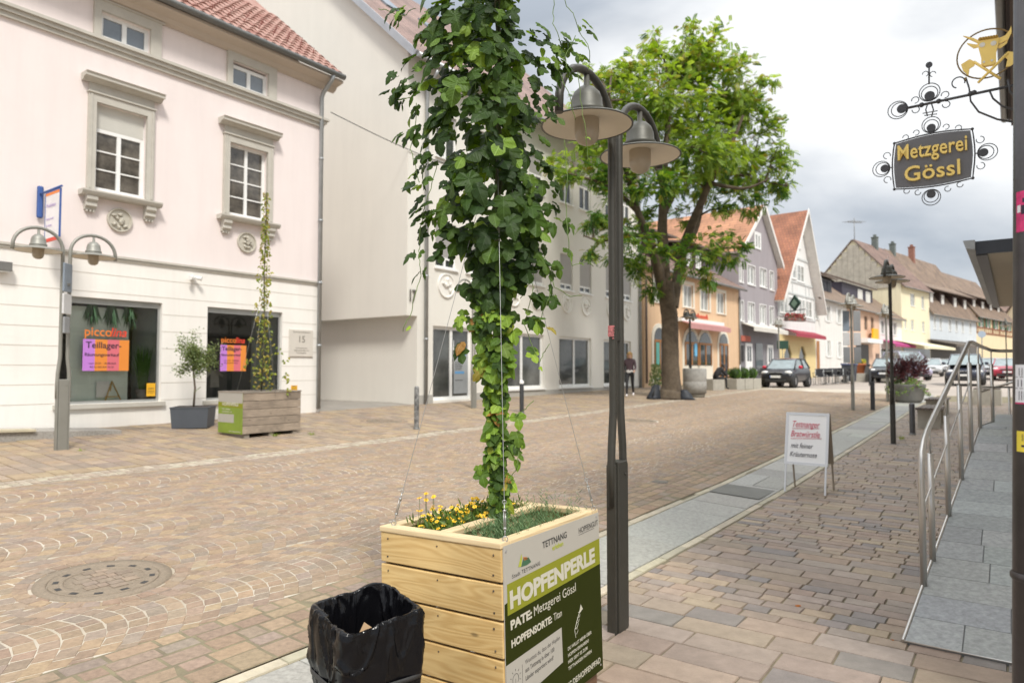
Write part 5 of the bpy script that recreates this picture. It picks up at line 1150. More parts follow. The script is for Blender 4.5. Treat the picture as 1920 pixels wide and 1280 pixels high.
for r_ in ((1746, 240, 90), (1746, 364, 270), (1659, 316, 180), (1844, 286, 0)):
    mb = MB(); ros3(*r_)
    if r_[0] == 1659: mb.tube([C3(1662, 315), C3(1675, 314)], .006, 5)
    if r_[0] == 1844: mb.tube([C3(1829, 288), C3(1840, 287)], .006, 5)
    mb.build('rosette', M_iron, SG)
for u, v in ((1718, 249), (1698, 258), (1774, 238), (1797, 240), (1721, 361), (1700, 358), (1777, 354), (1800, 346), (1663, 292), (1664, 337), (1838, 262), (1839, 311)):
    a0_ = 270 if 1670 < u < 1830 and v < 300 else 90 if 1670 < u < 1830 else 0 if u < 1700 else 180
    mb = MB(); mb.tube(ring(C3(u, v), .024 if 1670 < u < 1830 else .03, a0_-20, a0_+270, 14), .004, 5); mb.build('scroll', M_iron, SG)
def gold(s, u, v, u2, v2, h_px, name):
    a = C3(u, v); b = C3(u2, v2); wd = math.dist((a[0], a[2]), (b[0], b[2])); ang = math.atan2(b[2]-a[2], b[0]-a[0])
    o = text(s, 1, M_gold, None, (0, 0, 0), (PI/2, 0, 0), ext=.012, bold=.011, name=name, space=1.02); bw = max(v_.co.x for v_ in o.data.vertices)-min(v_.co.x for v_ in o.data.vertices); x0 = min(v_.co.x for v_ in o.data.vertices)
    hgt = h_px/1280*6.2/.73; o.scale = (wd/bw, hgt, 1); o.rotation_euler = (PI/2, -ang, 0); o.location = (a[0]-x0*wd/bw*math.cos(ang), -.022, a[2]); return o
o = join_meshes([gold('Metzgerei', 1684, 302, 1814, 282, 30, 'l'), gold('Gössl', 1697, 342, 1801, 327, 30, 'l')], 'lettering'); o.parent = SG
BU = thing('bull_emblem', 'golden bull head over crossed cleavers inside an iron ring', 'emblem', (PB[0], PB[1], ZS+.2), math.atan2(RV.y, RV.x))
def C4(u, v, d=0): a = C2(u, v, d); return (a[0], a[1], a[2]-.2)
cc = C4(1850, 101); mb = MB(); rr = (C4(1906, 95)[0]-C4(1792, 106)[0])/2; mb.tube([(cc[0]+rr*math.cos(2*PI*i/40), 0, cc[2]+rr*.98*math.sin(2*PI*i/40)) for i in range(41)], .007, 6); mb.tube([C4(1810, 146), C4(1812, 152)], .012, 6); mb.build('ring', mat('ring_bronze', (.22, .15, .06), .5, .4), BU)
def gpoly(pts, d0, d1, name): mb = MB(); mb.prism([(C4(u, v)[0], C4(u, v)[2]) for u, v in pts], lambda a, b, t: (a, t, b), d0, d1); return mb.build(name, M_gold, BU)
gpoly([(1832, 80), (1836, 76), (1848, 74), (1862, 71), (1868, 69), (1873, 73), (1872, 86), (1868, 98), (1868, 118), (1864, 123), (1846, 126), (1840, 122), (1840, 110), (1836, 96)], -.03, .01, 'bull_head')
gpoly([(1833, 82), (1822, 77), (1812, 72), (1806, 69), (1812, 70), (1825, 73), (1834, 77)], -.02, .0, 'horn'); gpoly([(1872, 74), (1885, 68), (1893, 58), (1896, 50), (1897, 62), (1890, 76), (1873, 84)], -.02, .0, 'horn')
gpoly([(1834, 90), (1826, 92), (1814, 84), (1813, 82), (1824, 84), (1833, 85)], -.015, .0, 'ear'); gpoly([(1872, 86), (1882, 82), (1890, 76), (1888, 82), (1878, 90), (1872, 92)], -.015, .0, 'ear')
mb = MB()
for u, v in ((1842, 87), (1863, 84)): p = C4(u, v); mb.cyl((p[0], -.034, p[2]), (p[0], -.0302, p[2]), .022, n=12)
for u, v in ((1845, 119), (1860, 116)): p = C4(u, v); mb.cyl((p[0], -.034, p[2]), (p[0], -.0302, p[2]), .010, n=10)
mb.build('eyes', mat('eye_pale', (.75, .73, .66), .5), BU)
mb = MB()
for k in range(7): p = C4(1838+5*k, 76-k*.8); mb.sphere((p[0], -.03, p[2]), .016, 6)
mb.build('forelock', mat('gold_dark', (.45, .27, .05), .5, .3), BU)
mb = MB(); mb.tube([C4(1826, 117, -.012), C4(1876, 149, -.012)], .012, 6); mb.build('cleaver_handle', M_gold, BU); gpoly([(1802, 122), (1818, 112), (1829, 117), (1827, 124), (1818, 130), (1816, 143), (1806, 134)], -.012, .0, 'cleaver_blade')
mb = MB(); mb.tube([C4(1890, 101, -.02), C4(1834, 157, -.02)], .012, 6); mb.build('cleaver_handle', M_gold, BU); gpoly([(1881, 106), (1890, 98), (1904, 100), (1906, 116), (1895, 125), (1886, 127), (1889, 112)], -.02, -.005, 'cleaver_blade')
# ------------------------------------------------------------------ advertising board
AX, AY = (1516-960)/1280*9.7, 9.75
T = thing('advertising_board', 'white folding pavement board with handwritten red and black lines', 'advertising board', (AX, AY, G(AX, AY)), -.66)
M_bw = mat('board_white', (.88, .88, .87), .4, var=.02); M_bal = mat('board_frame', (.66, .66, .67), .35, .4, var=.03); M_bback = mat('board_back', (.33, .28, .22), .6)
lean = math.radians(7)
def side(s_, front):
    def f(x, z, d): return (x, s_*(-.25+(z)*math.tan(math.radians(12)))+s_*(-d), z)
    mb = MB(); 
    for x0, x1, z0, z1 in ((-.29, -.255, .38, 1.10), (.255, .29, .38, 1.10), (-.255, .255, .38, .415), (-.255, .255, 1.065, 1.10)):
        mb.hexa([f(x0, z0, .012), f(x1, z0, .012), f(x1, z0, -.012), f(x0, z0, -.012), f(x0, z1, .012), f(x1, z1, .012), f(x1, z1, -.012), f(x0, z1, -.012)])
    o = mb.build('frame', M_bal if front else M_bback, T)
    mb = MB(); mb.hexa([f(-.255, .415, .006), f(.255, .415, .006), f(.255, .415, -.006), f(-.255, .415, -.006), f(-.255, 1.065, .006), f(.255, 1.065, .006), f(.255, 1.065, -.006), f(-.255, 1.065, -.006)]); mb.build('writing_panel', M_bw if front else M_bback, T)
    for x in (-.275, .255):
        mb = MB(); mb.hexa([f(x, 0, .01), f(x+.022, 0, .01), f(x+.022, 0, -.01), f(x, 0, -.01), f(x, .38, .01), f(x+.022, .38, .01), f(x+.022, .38, -.01), f(x, .38, -.01)]); mb.build('leg', M_bal if front else M_bback, T)
side(1, True); side(-1, False)
M_rm = mat('red_marker', (.62, .10, .15), .6, var=0); M_bm = mat('black_marker', (.10, .09, .10), .6, var=0)
tl = math.radians(12); ar = (PI/2-tl, 0, 0)
fl = lambda z: -.25+z*math.tan(tl)-.014
ls = [text('Tettnanger', .125, M_rm, None, (-.21, fl(.90), .90), ar, shear=.3, sx=.66), text('Bratwürstle', .125, M_rm, None, (-.22, fl(.765), .765), ar, shear=.3, sx=.66),
      text('mit feiner', .10, M_bm, None, (-.21, fl(.61), .61), ar, shear=.25, sx=.75), text('Kräuternote', .10, M_bm, None, (-.22, fl(.49), .49), ar, shear=.25, sx=.72)]
o = join_meshes(ls, 'handwriting'); o.parent = T
mb = MB(); mb.tube([(-.20, fl(.88)-.0, .875), (.16, fl(.9), .89)], .003, 4); mb.tube([(-.21, fl(.74), .735), (.20, fl(.76), .755)], .003, 4); mb.build('underline', M_rm, T)
# ------------------------------------------------------------------ main hop planter
CR = math.radians(35); CA, CB = .77, .93            # short side (towards left), long side
Fp = Vector((-.03, 3.12)); bv = Vector((math.sin(CR), math.cos(CR))); av = Vector((-math.cos(CR), math.sin(CR)))
# local frame: x along the long side (from F), y along the short side to the left
HP = thing('hop_planter', 'tall pale larch planter box with the green and white panel, in the foreground', 'planter', (Fp.x, Fp.y, 0), math.atan2(bv.y, bv.x), ry=0, rx=math.radians(-1.6))
M_larch = wood_mat('larch', (.68, .49, .22), (.47, .29, .10)); M_larch2 = wood_mat('larch_top', (.72, .58, .36), (.58, .42, .22)); M_screw = mat('screw', (.10, .08, .06), .5, .5)
TOPZ = .965; 
def plank(name, x0, x1, y0, y1, z0, z1, m=None, par=None):
    mb = MB(); r = .004
    mb.box(x0, x1, y0, y1, z0, z1, 0, uv=True); o = mb.build(name, m or M_larch, par or HP)
    bv_ = o.modifiers.new('bevel', 'BEVEL'); bv_.width = .005; bv_.segments = 2; bv_.limit_method = 'ANGLE'; return o
zr = TOPZ-.03
rows = []; z = zr
hts = [.150, .158, .158, .158, .158]
for h_ in hts: rows.append((z-h_, z)); z -= h_+.011
for i, (a, b) in enumerate(rows):
    plank('board', 0.002, .028, 0, CA, a, b); plank('board', CB-.028, CB, 0.0, CA, a, b)          # short faces
    plank('board', .03, CB-.03, .004, .03, a, b); plank('board', .03, CB-.03, CA-.028, CA-.0, a, b)  # long faces
    mb = MB()
    for y in (.045, CA-.05):
        for zz_ in (a+.03, b-.03): mb.cyl((.0025, y+rnd.uniform(-.006, .006), zz_), (-.0005, y, zz_), .005, n=8)
    mb.cyl((.0025, CA*.5, b-.03), (-.0005, CA*.5, b-.03), .004, n=8); mb.build('screw_heads', M_screw, HP)
def rim(x0, x1, y0, y1): return plank('rim_board', x0, x1, y0, y1, zr+.001, TOPZ, M_larch2)
rim(-.004, .066, -.004, CA+.004); rim(CB-.066, CB+.004, -.004, CA+.004); rim(.067, CB-.067, -.004, .062); rim(.067, CB-.067, CA-.062, CA+.004); rim(.067, CB-.067, CA*.5-.035, CA*.5+.035)
plank('divider', .03, CB-.03, CA*.5-.012, CA*.5+.012, .55, zr, M_larch2)
for x in (.03, CB-.10):
    for y in (.03, CA-.10): plank('corner_post', x, x+.07, y, y+.07, .0, zr-.001)
for y in (.02, CA/2-.05, CA-.12): plank('foot', .05, CB-.02, y, y+.1, -.03, .09, wood_mat('foot_wood', (.20, .11, .06), (.13, .07, .04)))
mb = MB(); mb.box(.03, CB-.03, .03, CA-.03, .70, .80); mb.build('soil', mat('soil', (.05, .035, .025), .95, var=.5, vs=30, bump=1, bs=40), HP)
# panel on the long side (y<0)
PN = MB(); S0, S1, T0, T1 = .012, CB+.003, .085, TOPZ-.018
def pq(mb, pts, m, d): mb.add([(a, -.006-d, TOPZ-.018-b) for a, b in pts], [tuple(range(len(pts)))], m)
PN.box(S0, S1, -.006, -.001, T0, T1, 0); hgt = T1-T0; wd = S1
pq(PN, [(.034, .175), (S1, .145), (S1, .285), (.034, .315)], 1, .0007); pq(PN, [(S0, .26), (.034, .255), (.034, .315), (S1, .285), (S1, hgt), (S0, hgt)], 2, .0006)
pq(PN, [(S0, .53), (.50, .505), (.505, .68), (S0, .735)], 0, .0012)
PNO = PN.build('info_panel', [mat('panel_offwhite', (.40, .38, .335), .75, var=.03), mat('panel_olive', (.23, .24, .010), .75, var=.03), mat('panel_dark_green', (.024, .030, .002), .75, spec=.15, var=.05)], HP, fixn=False)
M_pt = mat('panel_print', (.54, .52, .43), .5, var=0); M_pk = mat('panel_print_dark', (.06, .06, .055), .5, var=0); M_po = mat('panel_print_olive', (.40, .44, .05), .5, var=0); M_pr = mat('panel_print_orange', (.50, .18, .05), .5, var=0); M_pg = mat('panel_print_green', (.05, .13, .07), .5, var=0)
sk = math.atan2(-.03, CB)   # print runs slightly uphill
def pt(s, size, x, zt, m, bold=0., ang=.0, d=.0016, sx=1., align='LEFT', space=1.): return text(s, size, m, None, (x, -.006-d, TOPZ-.018-zt), (PI/2, -ang, 0), ext=.0002, bold=bold, sx=sx, align=align, space=space)
a0 = .034
def ptw(s, size, x0, x1, zt, m, bold, ang):
    o = pt(s, size, 0, zt, m, bold, ang); v_ = [v.co.x for v in o.data.vertices]; k = (x1-x0)/(max(v_)-min(v_)); o.scale.x = k; o.location.x = x0-min(v_)*k; return o
ls = [ptw('HOPFENPERLE', .108, .055, .875, .288, M_pt, .005, a0), ptw('PATE:', .056, .055, .232, .383, M_pt, .0024, a0), ptw('Metzgerei Gössl', .064, .25, .654, .377, M_pt, 0, a0),
      ptw('HOPFENSORTE:', .047, .058, .41, .464, M_pt, .0018, a0), ptw('Titan', .052, .427, .505, .452, M_pt, 0, a0),
      pt('WWW.TETTNANG.DE/HOPFENPFAD', .042, .905, .815, M_pt, .0008, a0, sx=.95, align='RIGHT')]
for k, s_ in enumerate(('DU WILLST MEHR ÜBER', 'HOPFEN ERFAHREN?', 'HIER GEHT ES ZUM', 'TETTNANGER HOPFEN')): ls.append(pt(s_, .024, .555+.01*k*0, .640+.033*k, M_pt, .0003, a0))
o = join_meshes(ls, 'panel_lettering'); o.parent = PNO
ls = [pt('Wusstest du, dass der Hopfen', .030, .165, .575, M_pk, 0, a0+.02, sx=.86), pt('aus Tettnang in über 100', .030, .165, .612, M_pk, .0003, a0+.02, sx=.86), pt('Länder exportiert wird?', .030, .165, .649, M_pk, .0003, a0+.02, sx=.86),
      pt('TETTNANG', .045, .34, .077, M_pk, .0006, a0, sx=1.0), pt('erleben', .036, .43, .104, M_po, .0006, a0, shear=0) if False else pt('erleben', .036, .43, .106, M_po, .0006, a0), pt('HOPFENGUT', .042, .70, .075, M_pk, 0, a0, sx=.9), pt('Stadt TETTNANG', .026, .075, .158, M_pk, 0, a0, space=1.25)]
o = join_meshes(ls, 'panel_small_print'); o.parent = PNO
mb = MB(); q = lambda a, b, d=.0016: (a, -.006-d, TOPZ-.018-b)
mb.add([q(.70, .082), q(.875, .076), q(.875, .078), q(.70, .084)], [(0, 1, 2, 3)], 0)
mb.add([q(.125, .118), q(.155, .062), q(.16, .085), q(.15, .12)], [(0, 1, 2, 3)], 3); mb.add([q(.15, .122), q(.17, .085), q(.215, .092), q(.235, .118), q(.20, .124)], [(0, 1, 2, 3, 4)], 1); mb.add([q(.168, .08), q(.175, .098), q(.21, .10), q(.20, .088)], [(0, 1, 2, 3)], 2)
mb.tube([q(.140, .565), q(.140, .66)], .0009, 4, m=0)
for k in range(14): # bulb
    a = PI*1.25-1.5*PI*k/13-PI*0; b = PI*1.25-1.5*PI*(k+1)/13
    if k < 13: mb.tube([q(.085+.024*math.cos(a), .612-.024*math.sin(a)), q(.085+.024*math.cos(b), .612-.024*math.sin(b))], .0013, 4, m=0)
for z_ in (.640, .646, .652): mb.tube([q(.076, z_), q(.094, z_)], .0013, 4, m=0)
mb.tube([q(.085, .636), q(.085, .61)], .0010, 4, m=0)
for k in range(7): a = math.radians(-20+k*36.6); mb.tube([q(.085+.034*math.cos(a), .610-.034*math.sin(a)), q(.085+.044*math.cos(a), .610-.044*math.sin(a))], .0013, 4, m=0)
mb.tube([q(.640, .60), q(.630, .56), q(.655, .52), q(.690, .475)], .0016, 4, m=4); mb.tube([q(.648, .585), q(.665, .57), q(.655, .553), q(.648, .56)], .0012, 4, m=4)
for k in range(4): mb.tube([q(.635+.012*k, .555-.025*k), q(.66+.012*k, .55-.022*k), q(.67+.01*k, .535-.02*k)], .0012, 4, m=4)
mb.add([q(.70, .445), q(.722, .475), q(.680, .490)], [(0, 1, 2)], 4)
for a, b in ((.03, .025), (.905, .02), (.905, .83), (.03, .84)): mb.cyl(q(a, b, .0), q(a, b, .003), .006, n=10, m=5)
mb.build('panel_drawings', [M_pk, M_pg, M_pr, M_po, M_pt, mat('screw_bright', (.6, .6, .6), .3, .8)], PNO, fixn=False)
# wires from the corners up to the hop pole
cenx, ceny = CB/2, CA/2
pc = Fp+bv*cenx+av*ceny
def PW(x, y): p = Fp+bv*x+av*y; return p.x, p.y
APEX = 3.05
M_wire = mat('steel_wire', (.42, .42, .41), .35, .8, var=.05)
TW = thing('guy_wires', 'steel wires with turnbuckles running from the planter corners up into the vine', 'wire', (pc.x, pc.y, TOPZ-.03), 0)
for x, y in ((.04, .03), (.04, CA-.03), (CB-.035, .03), (CB-.035, CA-.03)):
    X0, Y0 = PW(x, y); z0 = TOPZ+.012-(.02 if y > .3 else 0)*1.0; a = Vector((X0-pc.x, Y0-pc.y, .035 if y < .3 else .018)); b = Vector((.01*(x-.4), .0, APEX-TOPZ+.03)); d = (b-a).normalized()
    mb = MB(); sag = lambda t: Vector((0, 0, -.02*math.sin(PI*t)))
    mb.tube([a+(b-a)*(k/12)+sag(k/12) for k in range(13)], .0016, 5, m=0); mb.build('wire', M_wire, TW)
    mb = MB(); e1 = a+d*.02; c = a
    mb.tube([c+Vector((.012*math.cos(t), 0, .004+.012*math.sin(t))) for t in [2*PI*k/12 for k in range(13)]], .0025, 6)
    n1 = d.orthogonal().normalized()*.006
    for s_ in (-1, 1): mb.tube([a+d*.05+n1*s_, a+d*.13+n1*s_], .0022, 5)
    mb.cyl(a+d*.015, a+d*.055, .003, n=6); mb.cyl(a+d*.125, a+d*.16, .003, n=6); mb.cyl(a+d*.045, a+d*.055, .008, n=8); mb.cyl(a+d*.125, a+d*.135, .008, n=8)
    mb.tube([a+d*.17+Vector((.009*math.cos(t), 0, .009*math.sin(t))) for t in [2*PI*k/8 for k in range(9)]], .0018, 5)
    mb.build('turnbuckle', M_wire, TW)
# ------------------------------------------------------------------ leaves
def hop_leaf(mb, p, n, tip, size, col, lobes=True):
    """p base point, n leaf normal, tip direction along the blade"""
    t = tip.normalized(); n = (n-t*n.dot(t)); 
    if n.length < 1e-4: n = t.orthogonal()
    n.normalize(); s_ = n.cross(t)
    if lobes: prof = [(.0, .0), (.10, -.10), (.26, -.16), (.40, -.06), (.50, .10), (.60, .18), (.58, .30), (.47, .44), (.32, .44), (.16, .36), (.27, .56), (.31, .70), (.22, .86), (.10, .99), (0, 1.08)]
    else: prof = [(.0, .0), (.14, -.06), (.27, .05), (.33, .2), (.31, .4), (.25, .6), (.15, .82), (0, 1.02)]
    out = [(a, b) for a, b in prof]+[(-a, b) for a, b in prof[-2:0:-1]]
    cup = rnd.uniform(-.1, .55); dr = rnd.uniform(-.1, .9); tw = rnd.uniform(-.5, .5)
    def pos(a, b): return p+s_*(a*size)+t*(b*size)+n*size*(-cup*abs(a)*.9+ -dr*b*b*.5+tw*a*b+.035*math.sin(b*17+abs(a)*13))
    mid = [pos(0, .22), pos(0, .5), pos(0, .78)]
    vs = [pos(a, b) for a, b in out]; k = len(out); h = len(prof)-1
    vs += mid; fs = []
    for i in range(k):
        j = (i+1) % k; bm_ = (out[i][1]+out[j][1])/2; c = k+(0 if bm_ < .36 else 1 if bm_ < .64 else 2)
        fs.append((i, j, c) if True else 0)
    # fill between centre points
    for c, lim in ((k, .36), (k+1, .64)):
        for i in range(k):
            j = (i+1) % k; b1 = (out[i][1]+out[j][1])/2; jj = (j+1) % k; b2 = (out[j][1]+out[jj][1])/2
            if (b1 < lim) != (b2 < lim): fs.append((j, c, c+1))
    shade = []
    ab = out+[(0, .22), (0, .5), (0, .78)]
    for f in fs: mb.add([vs[q_] for q_ in f], [(0, 1, 2)], 0, False, col, [[ab[q_] for q_ in f]])
M_hop = mat('hop_leaf', attr=True, rough=.5, var=.22, vs=35, spec=.3, trans=.36)
def veins(m):
    n = m.node_tree.nodes; l = m.node_tree.links; b = n['Principled BSDF']; src = b.inputs['Base Color'].links[0].from_socket
    uv = n.new('ShaderNodeUVMap'); sp = n.new('ShaderNodeSeparateXYZ'); l.new(uv.outputs[0], sp.inputs[0])
    def M(op, a, b_=None):
        k = n.new('ShaderNodeMath'); k.operation = op
        for i, q in enumerate((a, b_)):
            if q is None: continue
            if isinstance(q, (int, float)): k.inputs[i].default_value = q
            else: l.new(q, k.inputs[i])
        return k.outputs[0]
    ax = M('ABSOLUTE', sp.outputs[0]); t = M('MULTIPLY', M('SUBTRACT', sp.outputs[1], M('MULTIPLY', ax, .75)), 8.5)
    side = M('LESS_THAN', M('ABSOLUTE', M('SUBTRACT', M('FRACT', t), .5)), .07); mid = M('LESS_THAN', ax, .012); v = M('MAXIMUM', M('MULTIPLY', side, .55), mid)
    hs = n.new('ShaderNodeHueSaturation'); hs.inputs['Value'].default_value = 1.8; hs.inputs['Saturation'].default_value = .85; l.new(src, hs.inputs['Color'])
    k = n.new('ShaderNodeMix'); k.data_type = 'RGBA'; l.new(v, k.inputs[0]); l.new(src, k.inputs[6]); l.new(hs.outputs[0], k.inputs[7]); l.new(k.outputs[2], b.inputs['Base Color'])
    bp = n.new('ShaderNodeBump'); bp.inputs['Strength'].default_value = .5; bp.inputs['Distance'].default_value = .004; bp.invert = True; l.new(M('ABSOLUTE', M('SUBTRACT', M('FRACT', t), .5)), bp.inputs['Height']); l.new(bp.outputs[0], b.inputs['Normal'])
veins(M_hop)
HV = thing('hop_vine', 'climbing hop plant with dense lobed leaves on its string above the planter', 'climbing plant', (pc.x, pc.y, .80), 0)
def hz(v): return EYE+(693-v)/1280*pc.y
def hx(u, dy=0): return (u-960)/1280*(pc.y+dy)-pc.x
prof = [(-220, 800, 985), (-120, 785, 990), (0, 790, 975), (50, 785, 985), (100, 782, 1000), (180, 798, 1000), (240, 795, 1002), (300, 815, 1006), (350, 803, 1022), (400, 815, 1028), (440, 835, 1015), (480, 868, 1010), (520, 872, 1000), (560, 872, 968), (600, 866, 990), (650, 872, 985), (700, 886, 976), (750, 898, 962), (800, 903, 955), (850, 902, 958), (900, 913, 966), (950, 915, 960)]
def pr(v):
    for (a, b, c), (d, e_, f) in zip(prof, prof[1:]):
        if v <= d: t = (v-a)/(d-a); return b+(e_-b)*t, c+(f-c)*t
    return prof[-1][1:]
greens = [(.036, .078, .009), (.048, .098, .012), (.028, .062, .009), (.062, .120, .014), (.085, .155, .020), (.034, .070, .012), (.020, .046, .008)]
lights = [(.15, .25, .028), (.20, .31, .04), (.12, .21, .025)]; olds = [(.16, .20, .025), (.20, .17, .03), (.10, .16, .03), (.24, .13, .03)]
mb = MB()
def one_leaf(u, v, dep, size, sp=1.0, pal=None):
    x = hx(u); z = hz(v)-.80; y = dep
    side_ = x-hx(925)
    o = Vector((side_*.9+rnd.uniform(-.16, .16), min(y, .05)*.6-.36+rnd.uniform(-.25, .25), .12+rnd.uniform(-.2, .3))).normalized()
    if pal is None:
        r = rnd.random(); low = v > 560
        pal = olds if (low and r < .13) else lights if (r > (.91 if v > 120 else .80) or (low and r > .72)) else greens
    c = rnd.choice(pal); k = rnd.uniform(.8, 1.2)
    if v > 560: c = (c[0]*1.4, c[1]*1.35, c[2]*1.1)
    tip = Vector((o.x*.5+rnd.uniform(-.45, .45), o.y*.5+rnd.uniform(-.3, .3), -.9+rnd.uniform(-.15, .7)))
    hop_leaf(mb, Vector((x, y, z)), o, tip, size, (c[0]*k, c[1]*k, c[2]*k), rnd.random() < .8)
NL = 1350
for i in range(NL):
    v = -220+1170*(rnd.random()**1.12); a, b = pr(v); w_ = max(8, (b-a)/2-(17 if v < 480 else 22)); c0 = (a+b)/2
    noise_ = noise.noise(Vector((v*.018, 3.1, 0)))*.35; w_ *= 1+noise_
    th = rnd.random()*2*PI; rr = rnd.uniform(.55, 1.02)**.7; 
    dep = math.sin(th)*rr*w_/1280*pc.y*.85; u = c0+math.cos(th)*rr*w_
    one_leaf(u, v, dep, rnd.choice((.05, .07, .08, .10, .125))*rnd.uniform(.85, 1.15)*(1.0 if v < 560 else .72))
def cluster(u, v, n, r, dep=0, sz=(.045, .09), pal=None):
    for i in range(n): one_leaf(u+rnd.uniform(-r, r), v+rnd.uniform(-r, r)*.8, dep+rnd.uniform(-r, r)/500, rnd.uniform(*sz), pal=pal)
for (u, v, n, r, dep) in ((760, 10, 12, 28, 0), (795, 30, 12, 26, .1), (735, 20, 3, 12, 0), (760, 165, 14, 24, -.1), (735, 185, 9, 20, -.1), (770, 195, 10, 24, 0), (775, 125, 8, 20, .1), (765, 110, 8, 16, 0), (755, 248, 8, 14, 0), (790, 240, 12, 22, 0),
                          (778, 300, 7, 16, .05), (800, 290, 8, 18, 0), (770, 330, 6, 13, .05), (785, 340, 8, 18, 0), (785, 380, 10, 20, 0), (800, 400, 12, 20, 0), (782, 430, 5, 12, 0), (783, 470, 5, 13, 0), (792, 512, 4, 12, 0), (825, 420, 10, 22, 0), (830, 470, 8, 18, 0), (878, 545, 6, 16, 0), (850, 445, 5, 14, 0),
                          (1000, 60, 16, 30, 0), (1045, 65, 10, 22, 0), (1075, 60, 5, 14, 0), (1030, 100, 12, 26, 0), (1060, 105, 8, 20, 0), (1085, 95, 5, 14, 0), (1015, 140, 14, 26, 0), (1030, 180, 10, 22, 0), (1062, 135, 6, 16, 0), (1100, 30, 3, 12, .05), (1012, 220, 8, 18, 0), (1008, 262, 8, 18, 0), (1015, 310, 8, 18, 0), (1035, 345, 8, 18, 0),
                          (1030, 390, 12, 22, 0), (1018, 425, 10, 20, 0), (1005, 470, 10, 20, 0), (1030, 500, 10, 18, -.03), (1025, 540, 4, 12, 0), (1010, 560, 6, 15, 0), (1015, 602, 6, 15, 0), (985, 590, 8, 16, 0), (1065, 412, 5, 10, 0), (1066, 468, 3, 6, 0), (1045, 555, 2, 6, 0),
                          (1040, 205, 3, 10, 0), (872, 590, 6, 16, 0), (865, 650, 5, 14, 0), (990, 660, 5, 14, 0), (960, 815, 6, 14, 0), (965, 850, 6, 14, 0), (905, 870, 6, 14, 0), (975, 780, 3, 8, 0)):
    cluster(u, v, max(2, int(n*.7)), r, dep)
for (u, v, n, r) in ((768, 612, 1, 3), (1013, 686, 1, 3), (1085, 492, 1, 4), (1105, 35, 2, 8), (1088, 40, 2, 8), (1070, 130, 1, 4), (735, 15, 2, 8), (1100, 250, 2, 6), (1110, 345, 1, 4), (975, 830, 1, 5)): cluster(u, v, n, r, sz=(.02, .04), pal=lights)
FO = mb.build('foliage', M_hop, HV, fixn=False)
mb = MB(); M_stem = mat('hop_stem', (.06, .065, .02), .7, var=.4, vs=20)
for k in range(5):
    pts = []
    for i in range(60):
        z = .0+i*.055; a = i*.35+k*1.3; r = .012+.010*math.sin(i*.9+k); pts.append((r*math.cos(a)+.0, r*math.sin(a), z))
    mb.tube(pts, .006, 5)
mb.tube([(0, 0, 0), (.003, 0, 3.6)], .012, 8); mb.build('stem', M_stem, HV)
M_tend = mat('tendril', (.12, .19, .04), .6, var=.2)
def tend(P_, r=.0022, wob=6): 
    pts = []
    for (u0, v0), (u1, v1) in zip(P_, P_[1:]):
        for k in range(6): t = k/6; pts.append((u0+(u1-u0)*t+rnd.uniform(-1, 1)*wob*.25, v0+(v1-v0)*t))
    pts.append(P_[-1]); m2 = MB(); m2.tube([(hx(u), -.03+.02*math.sin(i*.7), hz(v)-.8) for i, (u, v) in enumerate(pts)], r, 5); m2.build('tendril', M_tend, HV)
for P_ in ([(795, 380), (788, 430), (785, 470), (790, 512), (782, 545), (770, 590), (757, 622)], [(1060, -10), (1075, 20), (1095, 60), (1108, 100), (1105, 130)], [(1040, -10), (1038, 40), (1060, 90), (1065, 145)], [(1060, 260), (1063, 330), (1062, 400), (1066, 465), (1072, 500), (1100, 490), (1112, 500)],
           [(1020, 480), (1040, 540), (1070, 556), (1090, 555)], [(1035, 500), (1028, 560), (1012, 600)], [(1000, 440), (1000, 520), (975, 560)], [(980, 600), (1010, 680), (1020, 660), (1030, 645)], [(870, -10), (872, 60), (885, 130), (893, 170), (880, 190)], [(910, 245), (925, 340), (940, 370)], [(820, 300), (800, 380)],
           [(780, 190), (770, 280), (785, 340)], [(1040, 100), (1065, 170), (1080, 220)], [(985, 470), (1000, 540), (985, 600)], [(1080, 60), (1062, 100), (1040, 140)], [(965, 780), (985, 765), (1000, 750)], [(955, 900), (970, 870), (972, 830)], [(1085, 130), (1095, 230), (1105, 300)], [(760, 20), (725, 15), (705, 5)]): tend(P_)
# low flowers and herbs in the planter
def planter_xy(x, y): p = PW(x, y); return p
FL = thing('yellow_flowers', 'small yellow daisy-like flowers in the rear left compartment of the planter', 'flowers', (*PW(.45, .58), .80), 0)
lf = MB(); fl_ = MB()
bx0, by0 = PW(.45, .58)
for i in range(1500):
    x = rnd.uniform(.08, .86); y = rnd.uniform(CA*.5+.05, CA-.08); px, py = PW(x, y); L = rnd.uniform(.03, .07); z0 = rnd.uniform(.0, .17)
    d = Vector((rnd.uniform(-1, 1), rnd.uniform(-1, 1), rnd.uniform(.2, 1.4))).normalized(); s_ = d.orthogonal().normalized()*.0055; p0 = Vector((px-bx0, py-by0, z0)); 
    c = rnd.choice([(.09, .15, .02), (.12, .18, .03), (.06, .11, .02)]); lf.add([p0-s_*.4, p0+d*L*.5-s_, p0+d*L, p0+d*L*.5+s_], [(0, 1, 2, 3)], 0, False, c)
flowers = []
for i in range(95):
    x = rnd.uniform(.08, .8); y = rnd.uniform(CA*.5+.05, CA-.06); flowers.append((x, y, rnd.uniform(.14, .205)))
for x, y in ((.2, .66), (.22, .63), (.26, .66), (.19, .70), (.24, .70)): flowers += [(x, y, rnd.uniform(.24, .30)), (x+.02, y-.03, rnd.uniform(.20, .26))]
